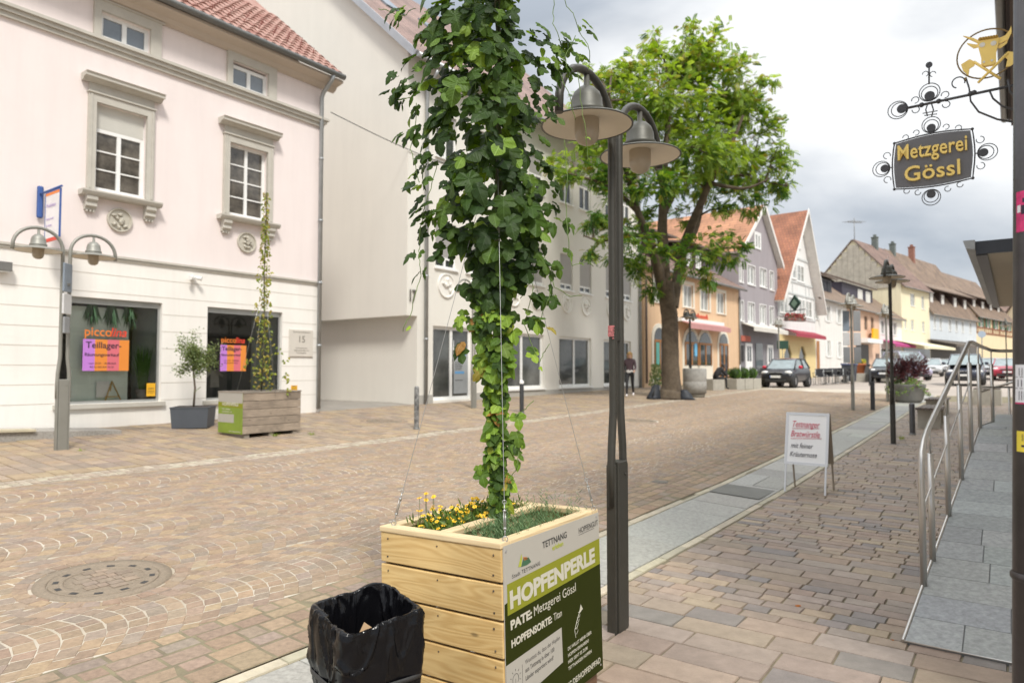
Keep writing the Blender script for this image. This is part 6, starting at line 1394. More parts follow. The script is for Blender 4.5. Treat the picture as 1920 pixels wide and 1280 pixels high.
for (x, y, z) in flowers:
    px, py = PW(x, y); c = Vector((px-bx0, py-by0, z)); lf.tube([(c.x+rnd.uniform(-.02, .02), c.y, 0), c], .0012, 3, col=(.10, .15, .03))
    nrm = Vector((rnd.uniform(-.5, .5), rnd.uniform(-.9, .1), 1)).normalized(); a_ = nrm.orthogonal().normalized(); b_ = nrm.cross(a_); R = rnd.uniform(.011, .018)
    for k in range(6):
        a = 2*PI*k/6+x; d = a_*math.cos(a)+b_*math.sin(a); s_ = nrm.cross(d)*R*.36; fl_.add([c, c+d*R*.6+s_+nrm*.002, c+d*R, c+d*R*.6-s_+nrm*.002], [(0, 1, 2, 3)], 0)
    fl_.sphere(c+nrm*.002, .0035, 5, 1)
lf.build('leaves', mat('herb_leaf', attr=True, rough=.6, var=.2, vs=20, trans=.25), FL, fixn=False); fl_.build('blossoms', [mat('blossom_yellow', (.80, .48, .01), .5, var=.1), mat('blossom_eye', (.45, .22, .01), .6)], FL, fixn=False)
HB = thing('lavender_herb', 'grey green needle-leaved herb in the front compartment of the planter', 'herb', (*PW(.45, .2), .80), 0); bx0, by0 = PW(.45, .2); lf = MB()
for i in range(460):
    x = rnd.uniform(.09, .62) if i % 5 else rnd.uniform(.62, .86); y = rnd.uniform(.08, CA*.5-.05); px, py = PW(x, y); H_ = rnd.uniform(.14, .22)*(1.35 if x > .62 and i % 3 == 0 else 1); top = Vector((px-bx0+rnd.uniform(-.04, .04), py-by0+rnd.uniform(-.04, .04), H_)); base = Vector((px-bx0, py-by0, 0))
    c = rnd.choice([(.12, .20, .09), (.10, .18, .07), (.16, .25, .12), (.07, .13, .045)])
    for k in range(9):
        t = .3+.7*k/9; p0 = base+(top-base)*t; a = rnd.random()*6.28; d = Vector((math.cos(a)*.8, math.sin(a)*.8, .9)).normalized(); L = rnd.uniform(.02, .04); s_ = d.orthogonal().normalized()*.0026
        lf.add([p0-s_, p0+s_, p0+d*L], [(0, 1, 2)], 0, False, c)
lf.build('leaves', mat('lavender_leaf', attr=True, rough=.7, var=.15, vs=20, trans=.15), HB, fixn=False)
# ------------------------------------------------------------------ waste bag on its bin
BX, BY = -.615, 2.93
T = thing('waste_bin', 'open waste bin lined with a shiny black plastic bag beside the hop planter', 'waste bin', (BX, BY, 0), math.radians(38)); T.scale = (.93, .93, 1)
def sq(a, r, e=.20):      # rounded square radius
    c, s_ = math.cos(a), math.sin(a); return r/((abs(c)**(2/e)+abs(s_)**(2/e))**(e/2))
n = 320; prof_b = []
M_bag = mat('black_plastic', (.004, .004, .005), .17, spec=.25, var=.3, vs=4, bump=.3, bs=14)
mb = MB(); levels = []
zs_l = [(.40, .182, .0), (.45, .188, .4), (.49, .192, .4), (.54, .199, .9), (.61, .199, .9), (.66, .200, .9), (.70, .200, .9), (.73, .200, .8), (.748, .197, .6), (.757, .190, .5), (.755, .180, .6), (.735, .172, .9), (.68, .165, 1.), (.60, .160, 1.), (.52, .155, 1.)]
sub = []
for (z0, r0, k0), (z1, r1, k1) in zip(zs_l, zs_l[1:]):
    m_ = 4
    for j in range(m_): t = j/m_; sub.append((z0+(z1-z0)*t, r0+(r1-r0)*t, k0+(k1-k0)*t))
sub.append(zs_l[-1]); vs = []
for li, (z, r, k_) in enumerate(sub):
    for i in range(n):
        a = 2*PI*i/n; c, s_ = math.cos(a), math.sin(a)
        f1 = noise.noise(Vector((c*2.2, s_*2.2, z*2.0)))*.016
        ph = a*3.0-z*9+noise.noise(Vector((c*2, s_*2, z*2)))*3.5; ph2 = a*5+z*13+noise.noise(Vector((c*2, s_*2, z*3+5)))*4
        f2 = (1-abs(math.sin(ph)))**4*.016+(1-abs(math.sin(ph2)))**5*.009
        rim = max(0, 1-abs(z-.74)/.09); f3 = rim*(noise.noise(Vector((c*7+z*6, s_*7, z*16)))*.012-abs(noise.noise(Vector((c*13, s_*13, z*20))))*.010)
        dip = max(0, math.cos(a-math.radians(228)))**2*.030; f4 = noise.noise(Vector((c*3.0, s_*3.0, 7)))*.014-dip+max(0, math.cos(a-math.radians(48)))**3*.02
        rr = sq(a, r)+(f1+f2+f3)*k_*(1 if li < 36 else -1); vs.append((rr*c, rr*s_, z+f4*(1 if z > .6 else .4)*(k_ > 0)))
fs = [(l_*n+i, l_*n+(i+1) % n, (l_+1)*n+(i+1) % n, (l_+1)*n+i) for l_ in range(len(sub)-1) for i in range(n)]
mb.add(vs, fs, 0, True); fb = [(len(sub)-1)*n+i for i in range(n)]
mb.f.append(fb); mb.m.append(0); mb.sm.append(False); mb.c.append(None); mb.uv.append(None)
mb.build('plastic_bag', M_bag, T, fixn=False)
mb = MB(); vs = []; 
for z, r in ((-.05, .172), (.02, .175), (.45, .180), (.515, .181)):
    for i in range(60): a = 2*PI*i/60; q_ = sq(a, r, .25); vs.append((q_*math.cos(a), q_*math.sin(a), z))
mb.add(vs, [(l_*60+i, l_*60+(i+1) % 60, (l_+1)*60+(i+1) % 60, (l_+1)*60+i) for l_ in range(3) for i in range(60)], 0, True); mb.build('bin_body', mat('bin_brown', (.045, .038, .032), .6, var=.15), T)
mb = MB(); vs = []
for z, r in ((.497, .1985), (.497, .203), (.478, .203), (.478, .1985)):
    for i in range(60): a = 2*PI*i/60; q_ = sq(a, r, .28); vs.append((q_*math.cos(a), q_*math.sin(a), z))
mb.add(vs, [(l_*60+i, l_*60+(i+1) % 60, (l_+1)*60+(i+1) % 60, (l_+1)*60+i) for l_ in range(3) for i in range(60)], 0, True); mb.build('holding_band', mat('rubber_band', (.03, .03, .03), .5), T)
T = thing('cardboard_piece', 'pale torn cardboard lying inside the black waste bag', 'cardboard', (BX-.02, BY+.03, .53), math.radians(20)); mb = MB(); mb.prism([(-.06, 0), (.07, 0), (.05, .10), (.01, .13), (-.03, .06)], lambda a, b, t: (a, t+b*.3, b), 0, .004); mb.build('sheet', mat('cardboard', (.45, .30, .17), .8), T)
# fallen leaves
for (u, v, lab) in ((1484, 1129, 'orange fallen leaf on a grey slab of the right pavement'), (1660, 1191, 'tiny reddish fallen leaf at the foot of the ramp')):
    Yl = EYE*1280/(v-693); Xl = (u-960)/1280*Yl; mb = MB(); k = .045 if u < 1500 else .02; hop_leaf(mb, Vector((0, 0, .006)), Vector((.2, -.3, 1)), Vector((1, .2, .1)), k, (.42, .15, .03), False)
    tag(mb.build('fallen_leaf', M_hop, loc=(Xl, Yl, G(Xl, Yl)), fixn=False), lab, 'leaf')
# ------------------------------------------------------------------ second hop planter across the street
def grd(u, v, Yg, it=6): return (u-960)/1280*Yg, Yg
X0, Y0 = (457-960)/1280*12.75, 12.75
LP = thing('wooden_planter', 'weathered grey wooden planter with a small green panel in front of the pink house', 'planter', (X0, Y0, G(X0, Y0)-.02), ROT)
# local x along the wooden side (to the right), y depth; panel on the left end
M_oldw = wood_mat('weathered_wood', (.36, .29, .22), (.22, .18, .14), 1., .8, .15); M_oldt = wood_mat('weathered_top', (.33, .29, .24), (.22, .19, .16), 1., .8)
LXW, LYD = 1.28, .82
z = .86
for k in range(5):
    for y0_ in (0, LYD-.03):
        mb = MB(); mb.box(.0, LXW, y0_, y0_+.03, z-.145, z, 0, uv=True); mb.build('board', M_oldw, LP)
    for x0_ in (-.001, LXW-.03):
        mb = MB(); mb.box(x0_+.001, x0_+.029, .031, LYD-.031, z-.145, z, 0, uv=True); mb.build('board', M_oldw, LP)
    z -= .153
for a in ((-.01, LXW+.01, -.01, .07), (-.01, LXW+.01, LYD-.07, LYD+.01), (-.01, .07, .071, LYD-.071), (LXW-.07, LXW+.01, .071, LYD-.071)): mb = MB(); mb.box(*a, .862, .89, 0, uv=True); mb.build('rim_board', M_oldt, LP)
mb = MB(); mb.box(.03, LXW-.03, .03, LYD-.03, .7, .8); mb.build('soil', MC['soil'], LP)
for x in (.06, .58, 1.12):
    mb = MB(); mb.box(x, x+.10, .03, LYD-.03, -.0, .095); mb.build('foot', M_oldt, LP)
# green panel on the narrow end, angled so its face shows
EP = MB(); import_a = math.radians(-0)
W_ = .82
def ep(a, b, d): return (-.006-d, a, b)       # a along y (0 = near corner), panel faces -x
def epq(pts, m, d): EP.add([ep(a, b, d) for a, b in pts], [tuple(range(len(pts)))], m)
EP.box(-.006, -.0015, 0, W_, .10, .875, 2)
epq([(0, .67), (W_, .69), (W_, .875), (0, .875)], 0, .001); epq([(0, .58), (W_, .60), (W_, .69), (0, .67)], 1, .0012); epq([(.28, .30), (W_, .30), (W_, .46), (.28, .46)], 0, .0012)
EPO = EP.build('info_panel', [MC['panel_offwhite'], MC['panel_olive'], mat('panel_leaf_green', (.20, .28, .03), .5)], LP, fixn=False)
t1 = [text('HOPFENPERLE', .085, M_pt, None, (-.0085, .68, .62), (PI/2, 0, -PI/2), bold=.002), text('PATE: Modehaus', .04, M_pt, None, (-.0085, .68, .54), (PI/2, 0, -PI/2)), text('HOPFENSORTE: Perle', .036, M_pt, None, (-.0085, .68, .49), (PI/2, 0, -PI/2)), text('WWW.TETTNANG.DE/HOPFENPFAD', .024, M_pt, None, (-.0085, .45, .13), (PI/2, 0, -PI/2))]
o = join_meshes(t1, 'panel_lettering'); o.parent = EPO
# its thin hop stem
vb = Vector((X0, Y0, 0)); VX, VY = (491-960)/1280*13.4, 13.4
T = thing('young_hop_vine', 'slender yellow green hop vine climbing from the weathered planter', 'climbing plant', (VX, VY, G(VX, VY)+.75), 0)
mb = MB(); zb = T.location.z; zt = EYE+(693-350)/1280*13.1
mb.tube([(0, 0, 0), (.04, 0, (zt-zb)*.3), (.02, 0, (zt-zb)*.6), (.05, 0, zt-zb)], .013, 5); mb.build('stem', mat('young_stem', (.09, .08, .04), .7), T)
mb = MB(); yl = [(.26, .30, .04), (.20, .25, .035), (.34, .33, .06), (.14, .20, .03), (.30, .24, .05)]
for i in range(620):
    t = rnd.random()**.9; w_ = .05+.20*(1-t)*(.6+.6*math.sin(t*19)**2); a = rnd.random()*6.28; r = w_*rnd.random()**.5
    n_ = Vector((rnd.uniform(-1, 1), rnd.uniform(-1, .2), rnd.uniform(0, 1))); hop_leaf(mb, Vector((r*math.cos(a)+.03, r*math.sin(a), t*(zt-zb))), n_, Vector((rnd.uniform(-1, 1), rnd.uniform(-.5, .3), -.5)), rnd.uniform(.04, .075), rnd.choice(yl), False)
for (dx, dz) in ((-.33, .62), (-.30, .68), (.42, .42), (.45, .30), (.46, .1), (-.14, .5), (.30, .9), (.44, .72), (-.28, 1.1)):
    for k in range(5): hop_leaf(mb, Vector((dx+rnd.uniform(-.06, .06), .1, dz+rnd.uniform(-.06, .06))), Vector((0, -1, .5)), Vector((rnd.uniform(-1, 1), 0, -.5)), .06, rnd.choice(yl), False)
mb.build('foliage', mat('young_leaf', attr=True, rough=.5, var=.2, vs=20, trans=.35), T, fixn=False)
for dx in (-.42, -.13, .35): mb = MB(); mb.tube([(dx, -.2, .0), (.03, 0, 2.2)], .003, 4); mb.build('guy_wire', M_wire, T)
# ------------------------------------------------------------------ small tree in a pot
PX, PY = (365-960)/1280*14.1, 14.1; zp = G(PX, PY)
T = thing('potted_tree', 'small olive-like standard tree in a square anthracite pot by the pink house', 'potted tree', (PX, PY, zp), math.radians(12))
mb = MB(); r0, r1 = .33, .36
mb.hexa([(-r0, -r0, 0), (r0, -r0, 0), (r0, r0, 0), (-r0, r0, 0), (-r1, -r1, .40), (r1, -r1, .40), (r1, r1, .40), (-r1, r1, .40)]); mb.box(-r1-.01, r1+.01, -r1-.01, -r1+.03, .401, .42); mb.box(-r1-.01, r1+.01, r1-.03, r1+.01, .401, .42); mb.box(-r1-.01, -r1+.03, -r1+.031, r1-.031, .401, .42); mb.box(r1-.03, r1+.01, -r1+.031, r1-.031, .401, .42)
mb.build('pot', mat('pot_anthracite', (.07, .08, .095), .6, var=.1), T); mb = MB(); mb.box(-.31, .31, -.31, .31, .402, .41); mb.build('soil', MC['soil'], T)
mb = MB(); mb.tube([(0, 0, .4), (.02, 0, .8), (-.02, .01, 1.15), (.01, 0, 1.5)], [.022, .02, .017, .013], 7)
tips = []
for k in range(26):
    a = rnd.random()*6.28; e_ = rnd.uniform(-.2, 1.2); d = Vector((math.cos(a)*math.cos(e_), math.sin(a)*math.cos(e_), math.sin(e_))); p0 = Vector((0, 0, rnd.uniform(1.15, 1.5))); L = rnd.uniform(.2, .55); mb.tube([p0, p0+d*L*.5, p0+d*L+Vector((0, 0, -.06))], [.009, .006, .003], 4); tips.append((p0, d, L))
mb.build('trunk', mat('thin_bark', (.12, .09, .06), .8), T); mb = MB(); ol = [(.12, .17, .05), (.19, .25, .09), (.08, .12, .035), (.26, .32, .13), (.16, .20, .06)]
for i in range(3400):
    p0, d, L = rnd.choice(tips); p = p0+d*L*rnd.uniform(.3, 1.15)+Vector((rnd.gauss(0, .06), rnd.gauss(0, .06), rnd.gauss(0, .06))); q_ = Vector((rnd.uniform(-1, 1), rnd.uniform(-1, 1), rnd.uniform(-.6, 1))).normalized(); s_ = q_.orthogonal().normalized(); s_ = (s_*math.cos(i)+q_.cross(s_)*math.sin(i))*.013; Lf = rnd.uniform(.035, .06)
    mb.add([p, p+q_*Lf*.5+s_, p+q_*Lf, p+q_*Lf*.5-s_], [(0, 1, 2, 3)], 0, False, rnd.choice(ol))
for k in range(12): p = Vector((.05, 0, .75))+Vector((rnd.uniform(-.04, .04),)*3); mb.add([p, p+Vector((.02, 0, .01)), p+Vector((.04, 0, .03)), p+Vector((.01, 0, .02))], [(0, 1, 2, 3)], 0, False, ol[1])
mb.build('crown', mat('olive_leaf', attr=True, rough=.5, var=.15, vs=10, trans=.25), T, fixn=False)
# ------------------------------------------------------------------ the big street tree
TXc, TYc = (1257-960)/1280*25.3, 25.3; zt = G(TXc, TYc)
T = thing('street_tree', 'tall locust tree with bright feathery leaves and a thick furrowed trunk', 'tree', (TXc, TYc, zt), 0)
M_bark = mat('bark', (.105, .08, .055), .95, var=.45, vs=5, bump=1., bs=14, detail=8)
def tp(u, v, dy=0): Yt = TYc+dy; return Vector(((u-960)/1280*Yt-TXc, dy, EYE+(693-v)/1280*Yt-zt))
mb = MB()
def limb(P_, R_, n=12):
    pts = []; rs = []
    for i in range(len(P_)-1):
        for k in range(5):
            t = k/5; a = P_[max(i-1, 0)]; b = P_[i]; c = P_[i+1]; d = P_[min(i+2, len(P_)-1)]
            p = .5*((2*b)+(c-a)*t+(2*a-5*b+4*c-d)*t*t+(3*b-a-3*c+d)*t*t*t); j = .03*R_[i]; pts.append(p+Vector((rnd.uniform(-j, j), rnd.uniform(-j, j), 0))); rs.append(R_[i]+(R_[i+1]-R_[i])*t)
    pts.append(P_[-1]); rs.append(R_[-1]); mb.tube(pts, rs, n); return pts
limb([tp(1256, 752), tp(1257, 738), tp(1258, 720), tp(1257, 680), tp(1256, 600), tp(1252, 560), tp(1250, 530)], [.58, .43, .35, .315, .305, .30, .29], 20)
limbs = []
for P_, R_ in (([(1262, 575, 0), (1268, 540, .2), (1275, 500, .6), (1285, 460, .8), (1305, 430, 1.0), (1318, 380, 1.2), (1330, 300, 1.2), (1340, 210, 1)], [.22, .20, .18, .16, .14, .11, .08, .04]),
               ([(1250, 560, 0), (1246, 500, -.2), (1244, 440, -.3), (1246, 380, -.3), (1250, 300, -.3), (1258, 210, -.4), (1262, 140, -.3)], [.27, .22, .19, .16, .13, .09, .04]),
               ([(1246, 550, 0), (1232, 490, -.6), (1215, 440, -1.0), (1198, 395, -1.3), (1180, 330, -1.6), (1160, 250, -1.8), (1145, 170, -1.8)], [.23, .18, .15, .12, .09, .06, .03]),
               ([(1275, 490, .6), (1292, 440, -.2), (1308, 400, -.8), (1335, 340, -1.3), (1370, 280, -1.6), (1400, 210, -1.8)], [.2, .17, .15, .11, .08, .04]),
               ([(1285, 460, .8), (1300, 470, -.5), (1335, 468, -1.2), (1375, 462, -1.6)], [.09, .07, .05, .02]), ([(1215, 440, -1), (1170, 440, -1.8), (1130, 450, -2.4), (1095, 440, -2.8)], [.1, .07, .05, .02]),
               ([(1246, 400, -.3), (1275, 340, .8), (1300, 270, 1.8), (1330, 150, 2.2)], [.14, .10, .07, .03]), ([(1248, 350, -.3), (1225, 270, 1.2), (1210, 170, 2.0), (1200, 110, 2.2)], [.13, .09, .06, .03]),
               ([(1330, 300, 1.2), (1380, 320, .4), (1430, 335, .0), (1480, 345, -.2)], [.09, .06, .04, .02]), ([(1335, 340, -1.3), (1400, 350, -2.2), (1450, 330, -2.6)], [.08, .05, .02]), ([(1198, 395, -1.3), (1150, 350, -2.0), (1100, 330, -2.4), (1060, 320, -2.6)], [.1, .07, .04, .02])):
    limbs.append(limb([tp(*p) for p in P_], R_))
blobs = [(1285, 86, 56, .2), (1340, 92, 52, .5), (1240, 110, 48, 0), (1390, 130, 50, 0), (1185, 120, 48, .4), (1152, 118, 30, -.5), (1410, 190, 52, .4), (1340, 170, 65, 1), (1265, 180, 65, -1), (1190, 190, 60, -1), (1135, 180, 46, -.6), (1120, 130, 30, -.4),
         (1430, 250, 48, 0), (1370, 250, 60, -1), (1300, 270, 62, -1.6), (1225, 260, 62, 1.4), (1150, 270, 55, -1), (1110, 250, 40, -1), (1450, 310, 42, 0), (1480, 345, 26, 0), (1400, 320, 50, .8), (1330, 340, 46, .6), (1075, 300, 38, -1.6), (1120, 340, 42, -1.4), (1060, 340, 24, -1.8),
         (1180, 350, 46, -1.6), (1240, 340, 38, -2), (1420, 370, 30, .2), (1355, 390, 24, 0), (1390, 360, 34, 0), (1110, 400, 26, -2), (1150, 420, 34, -2), (1190, 450, 38, -1.8), (1120, 460, 22, -2.2), (1205, 500, 26, -1), (1225, 540, 22, -.6), (1300, 480, 36, -1.2), (1345, 462, 36, -1.4), (1380, 470, 22, -1.6), (1325, 510, 24, -1.4), (1265, 470, 24, -1.8), (1290, 400, 24, 1), (1215, 400, 28, 1), (1165, 480, 22, -1.4), (1440, 140, 22, 0), (1100, 180, 26, -1), (1300, 52, 26, 0), (1235, 62, 26, .2), (1465, 270, 24, 0), (1300, 150, 55, .5), (1240, 220, 60, 0), (1380, 210, 55, .8), (1320, 230, 55, 1.2), (1180, 230, 50, .5), (1290, 330, 40, -1), (1370, 300, 45, 1), (1340, 72, 22, 0)]
def compound(mb2, p, d, L, cols):      # feathery compound leaf drooping outward
    d = d.normalized(); s_ = d.cross(Vector((0, 0, 1)))
    s_ = s_.normalized() if s_.length > .1 else Vector((1, 0, 0)); up = s_.cross(d); up = (up*math.cos(.6*math.sin(L*90))+s_*math.sin(.6*math.sin(L*90)))
    s2 = d.cross(up).normalized()
    n_ = 6; c = rnd.choice(cols)
    for k in range(n_):
        t = (k+.6)/n_; c0 = p+d*L*t+Vector((0, 0, -.25*L*t*t)); ll = L*.34*(1-.35*abs(t-.45))
        for sg in (-1, 1):
            e_ = (s2*sg+d*.45).normalized(); wv = e_.cross(up).normalized()*ll*.40; tip = c0+e_*ll+Vector((0, 0, -ll*.25))
            mb2.add([c0, c0+e_*ll*.5+wv, tip, c0+e_*ll*.5-wv], [(0, 1, 2, 3)], 0, False, c)
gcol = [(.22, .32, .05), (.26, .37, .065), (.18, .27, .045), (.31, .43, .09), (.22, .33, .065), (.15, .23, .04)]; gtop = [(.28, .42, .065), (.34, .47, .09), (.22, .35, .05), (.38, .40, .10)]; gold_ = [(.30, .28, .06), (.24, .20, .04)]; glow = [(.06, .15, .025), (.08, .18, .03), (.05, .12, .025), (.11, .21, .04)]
cr_ = MB(); allp = [p for l_ in limbs for p in l_[8:]]
for (u, v, r, dy) in blobs:
    c = tp(u, v, dy*1.15); R = r/1280*TYc; near = min(allp, key=lambda p: (p-c).length); mb.tube([near, (near+c)/2+Vector((0, 0, .1)), c], [.05, .035, .015], 5)
    sub_ = []
    for k in range(max(3, int(r/7))):
        gv = Vector((rnd.gauss(0, 1), rnd.gauss(0, 1), rnd.gauss(0, .85))); gv *= min(1, 1.5/max(gv.length, .01)); q_ = c+gv*R*.55; sub_.append((q_, R*rnd.uniform(.22, .42))); mb.tube([c, q_], [.012, .005], 3)
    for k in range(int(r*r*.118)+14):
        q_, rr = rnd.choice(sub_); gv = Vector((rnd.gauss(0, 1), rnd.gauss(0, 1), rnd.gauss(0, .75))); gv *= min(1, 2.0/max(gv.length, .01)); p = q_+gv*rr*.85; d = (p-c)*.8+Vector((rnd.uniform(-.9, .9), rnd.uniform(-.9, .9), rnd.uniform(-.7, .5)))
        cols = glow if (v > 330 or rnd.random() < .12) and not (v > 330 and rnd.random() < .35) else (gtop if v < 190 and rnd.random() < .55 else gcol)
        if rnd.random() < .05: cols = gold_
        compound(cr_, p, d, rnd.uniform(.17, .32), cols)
mb.build('trunk', M_bark, T, fixn=False); cr_.build('crown', mat('locust_leaf', attr=True, rough=.5, var=.12, vs=3, trans=.5), T, fixn=False)
# things at the foot of the tree
def bag(name, lab, X, Y, sx, sy, sz, m, rz=0, seed=0, cat='bag'):
    T = thing(name, lab, cat, (X, Y, G(X, Y)), rz); mb = MB(); n = 20; vs = []; L = 9
    for j in range(L):
        t = j/(L-1); z = t*sz; w_ = (1-t*.85)**.6
        for i in range(n): a = 2*PI*i/n; k = 1+.22*noise.noise(Vector((math.cos(a)*1.5+seed, math.sin(a)*1.5, t*3))); vs.append((sx*w_*k*math.cos(a)+sz*.25*t, sy*w_*k*math.sin(a), z))
    mb.add(vs, [(j*n+i, j*n+(i+1) % n, (j+1)*n+(i+1) % n, (j+1)*n+i) for j in range(L-1) for i in range(n)]+[tuple(range(n-1, -1, -1)), tuple(range((L-1)*n, L*n))], 0, True)
    mb.build('body', m, T); mb = MB(); mb.tube([(-.1, -sy*.9, sz*.2), (-.05, -sy*1.1, sz*.6), (.08, -sy*.5, sz*.95)], .02, 6); mb.build('strap', M_black, T); return T
M_bagb = mat('bag_navy', (.018, .022, .03), .6, var=.2)
bag('backpack', 'dark backpack leaning against the left foot of the tree trunk', (1222-960)/1280*25.2, 25.0, .27, .20, .52, M_bagb, .2, 1); bag('black_bag', 'dark bag lying at the right foot of the tree trunk', (1284-960)/1280*25.2, 25.0, .30, .2, .36, M_bagb, 2.8, 2)
FX_, FY_ = (1229-960)/1280*27, 27.0
T = thing('flower_bucket', 'bucket of pale yellow flowers beside the peach house door left of the trunk', 'flowers', (FX_, FY_, G(FX_, FY_)), 0); mb = MB(); mb.lathe([(.001, 0), (.14, 0), (.18, .38), (.16, .38), (.15, .3), (.001, .3)], n=16); mb.build('bucket', M_zinc, T); mb = MB()
for i in range(260): a = rnd.random()*6.28; r = rnd.random()**.5*.28; h_ = rnd.uniform(.35, 1.15); p = Vector((r*math.cos(a)*(1.2-h_*.5), r*math.sin(a), h_)); mb.sphere(p, .028, 5, col=None) if i < 90 else mb.add([p, p+Vector((.05, 0, .06)), p+Vector((.03, .02, .12)), p+Vector((-.02, 0, .07))], [(0, 1, 2, 3)], 1)
mb.build('blooms', [mat('pale_bloom', (.72, .70, .38), .6), mat('bloom_leaf', (.20, .26, .08), .6)], T)
# round stone drum
SX_, SY_ = (1302-960)/1280*26.5, 26.5; T = thing('stone_drum', 'round pale stone drum standing right of the tree trunk', 'stone drum', (SX_, SY_, G(SX_, SY_)-.02), 0)
mb = MB(); mb.lathe([(.001, .16), (.44, .16), (.445, .60), (.44, .61), (.445, .62), (.45, 1.08), (.43, 1.12), (.001, 1.12)], n=40); mb.build('drum', mat('pale_granite', (.36, .35, .325), .85, var=.22, vs=9, bump=.4, bs=40), T); mb = MB(); mb.lathe([(.001, 0), (.36, 0), (.40, .155), (.001, .155)], n=40); mb.build('plinth', mat('plinth_stone', (.25, .23, .19), .9, var=.2), T)
# ------------------------------------------------------------------ bollards
def bollard(X, Y, h, r, m, lab, square=False, cap=None):
    T = thing('bollard', lab, 'bollard', (X, Y, G(X, Y)), ROT, 'bollards along the pavements'); mb = MB()
    if square: mb.rbox(-r, r, -r, r, -.05, h, .01)
    else: mb.lathe([(r, -.05), (r, h-r*.6), (r*.85, h-r*.2), (r*.5, h), (.001, h+.005)], n=20)
    mb.build('post', m, T)
    mb = MB(); mb.lathe([(r*1.3, 0), (r*1.3, .02), (r, .03)], n=16) if not square else mb.box(-r*1.25, r*1.25, -r*1.25, r*1.25, 0, .015); mb.build('foot_plate', M_zincd, T)
    if cap: mb = MB(); mb.lathe([(r*1.02, h-.09), (r*1.02, h-.03), (r*.9, h-.005), (.001, h+.012)], n=20); mb.build('cap', cap, T)
    return T
M_bol = mat('bollard_black', (.035, .037, .04), .5, var=.15); M_bolg = mat('bollard_sticker', (.28, .28, .27), .6, var=1., vs=11, c2=(.03, .03, .03))
b_ = bollard(-2.09, 15.0, .93, .055, M_bolg, 'bollard plastered with grey and black stickers before building 17'); bollard(.27, 19.0, .90, .06, M_bol, 'plain black bollard with pale cap right of the hop vine', cap=M_white)
bollard(.527*21.8, 21.8, .90, .06, M_bol, 'square black bollard between the panel lamp and the dark lamp', True); bollard(.584*15.9, 15.9, .72, .06, mat('bollard_dark_steel', (.10, .10, .105), .4, .5), 'short round-topped dark bollard left of the railing, before the bench'); bollard(.5235*38, 38, .9, .06, M_bol, 'distant black bollard beside the terracotta pots')
# ------------------------------------------------------------------ benches, planters, pots
M_conc = mat('concrete', (.40, .375, .32), .9, var=.15, vs=6, bump=.3); M_slat = wood_mat('bench_wood', (.17, .13, .10), (.11, .085, .07))
def bench(X, Y, rz, lab):
    T = thing('bench', lab, 'bench', (X, Y, G(X, Y)), rz, 'concrete legged benches on the right pavement')
    for x in (-.75, .45): mb = MB(); mb.rbox(x, x+.32, -.24, .24, -.05, .44, .015); mb.build('leg', M_conc, T)
    mb = MB(); 
    for k in range(5): mb.box(-.95, .95, -.27+.11*k, -.27+.11*k+.09, .441, .49, 0, uv=True)
    mb.build('seat', M_slat, T); return T
bench(.612*17.6, 17.6, ROT, 'wooden slatted bench on concrete legs, the nearer one left of the railing'); bench(.628*20.2, 20.4, ROT, 'wooden slatted bench on concrete legs, the farther one behind the nearer bench')
mbX = .695*24; T = thing('concrete_block', 'concrete seat block behind the railing posts', 'seat block', (mbX, 24, G(mbX, 24)), ROT); mb = MB(); mb.rbox(-.8, .8, -.4, .4, -.05, .52, .02); mb.build('block', M_conc, T); mb = MB(); mb.box(-.78, .78, -.38, .38, .523, .56, 0, uv=True); mb.build('seat', M_slat, T)
RX, RY = .578*25.2, 25.2; T = thing('shrub_planter', 'round grey concrete planter with dark red shrub and trailing flowers', 'planter', (RX, RY, G(RX, RY)), 0)
mb = MB(); mb.lathe([(.001, 0), (.42, 0), (.50, .10), (.60, .62), (.62, .66), (.56, .66), (.54, .58), (.001, .58)], n=36); mb.build('pot', mat('planter_grey', (.21, .21, .20), .8, var=.15, vs=5), T); mb = MB(); M_red = mat('red_shrub', attr=True, rough=.5, var=.1, vs=5, trans=.2)
for (cx, cz, R, nn) in ((-.30, 1.30, .38, 520), (.30, 1.42, .40, 620), (.05, 1.15, .40, 420), (.45, 1.15, .3, 250), (-.42, 1.1, .28, 220)):
    for k in range(nn):
        d = Vector((rnd.gauss(0, 1), rnd.gauss(0, 1), rnd.gauss(0, 1))).normalized()*R*rnd.random()**.4*rnd.uniform(.7, 1.12); p = Vector((cx, 0, cz))+d; q_ = (d+Vector((0, 0, .2))).normalized(); s_ = q_.orthogonal().normalized()*.028; mb.add([p, p+q_*.05+s_, p+q_*.12, p+q_*.05-s_], [(0, 1, 2, 3)], 0, False, rnd.choice([(.07, .018, .02), (.10, .028, .03), (.045, .012, .015), (.13, .045, .04)]))
for k in range(5): mb.tube([(0, 0, .5), (rnd.uniform(-.3, .3), 0, 1.2)], .012, 4, col=(.08, .04, .03))
mb.build('red_shrub', M_red, T, fixn=False); mb = MB()
for k in range(1300):
    a = rnd.random()*6.28; r = rnd.uniform(.2, .70); z_ = .66+.14*math.sin(a*3)+rnd.gauss(0, .06)-max(0, r-.5)*1.5; p = Vector((r*math.cos(a), r*math.sin(a), z_)); q_ = Vector((rnd.uniform(-1, 1), rnd.uniform(-1, 1), rnd.uniform(-.2, 1))).normalized(); s_ = q_.orthogonal().normalized()*.025
    mb.add([p, p+q_*.04+s_, p+q_*.09, p+q_*.04-s_], [(0, 1, 2, 3)], 0, False, rnd.choice([(.14, .22, .03), (.20, .30, .05), (.08, .14, .03), (.10, .17, .03)]) if rnd.random() < .88 or a > 1.2 and a < 4.4 else (.35, .10, .22))
mb.build('trailing_plants', MC['herb_leaf'], T, fixn=False)
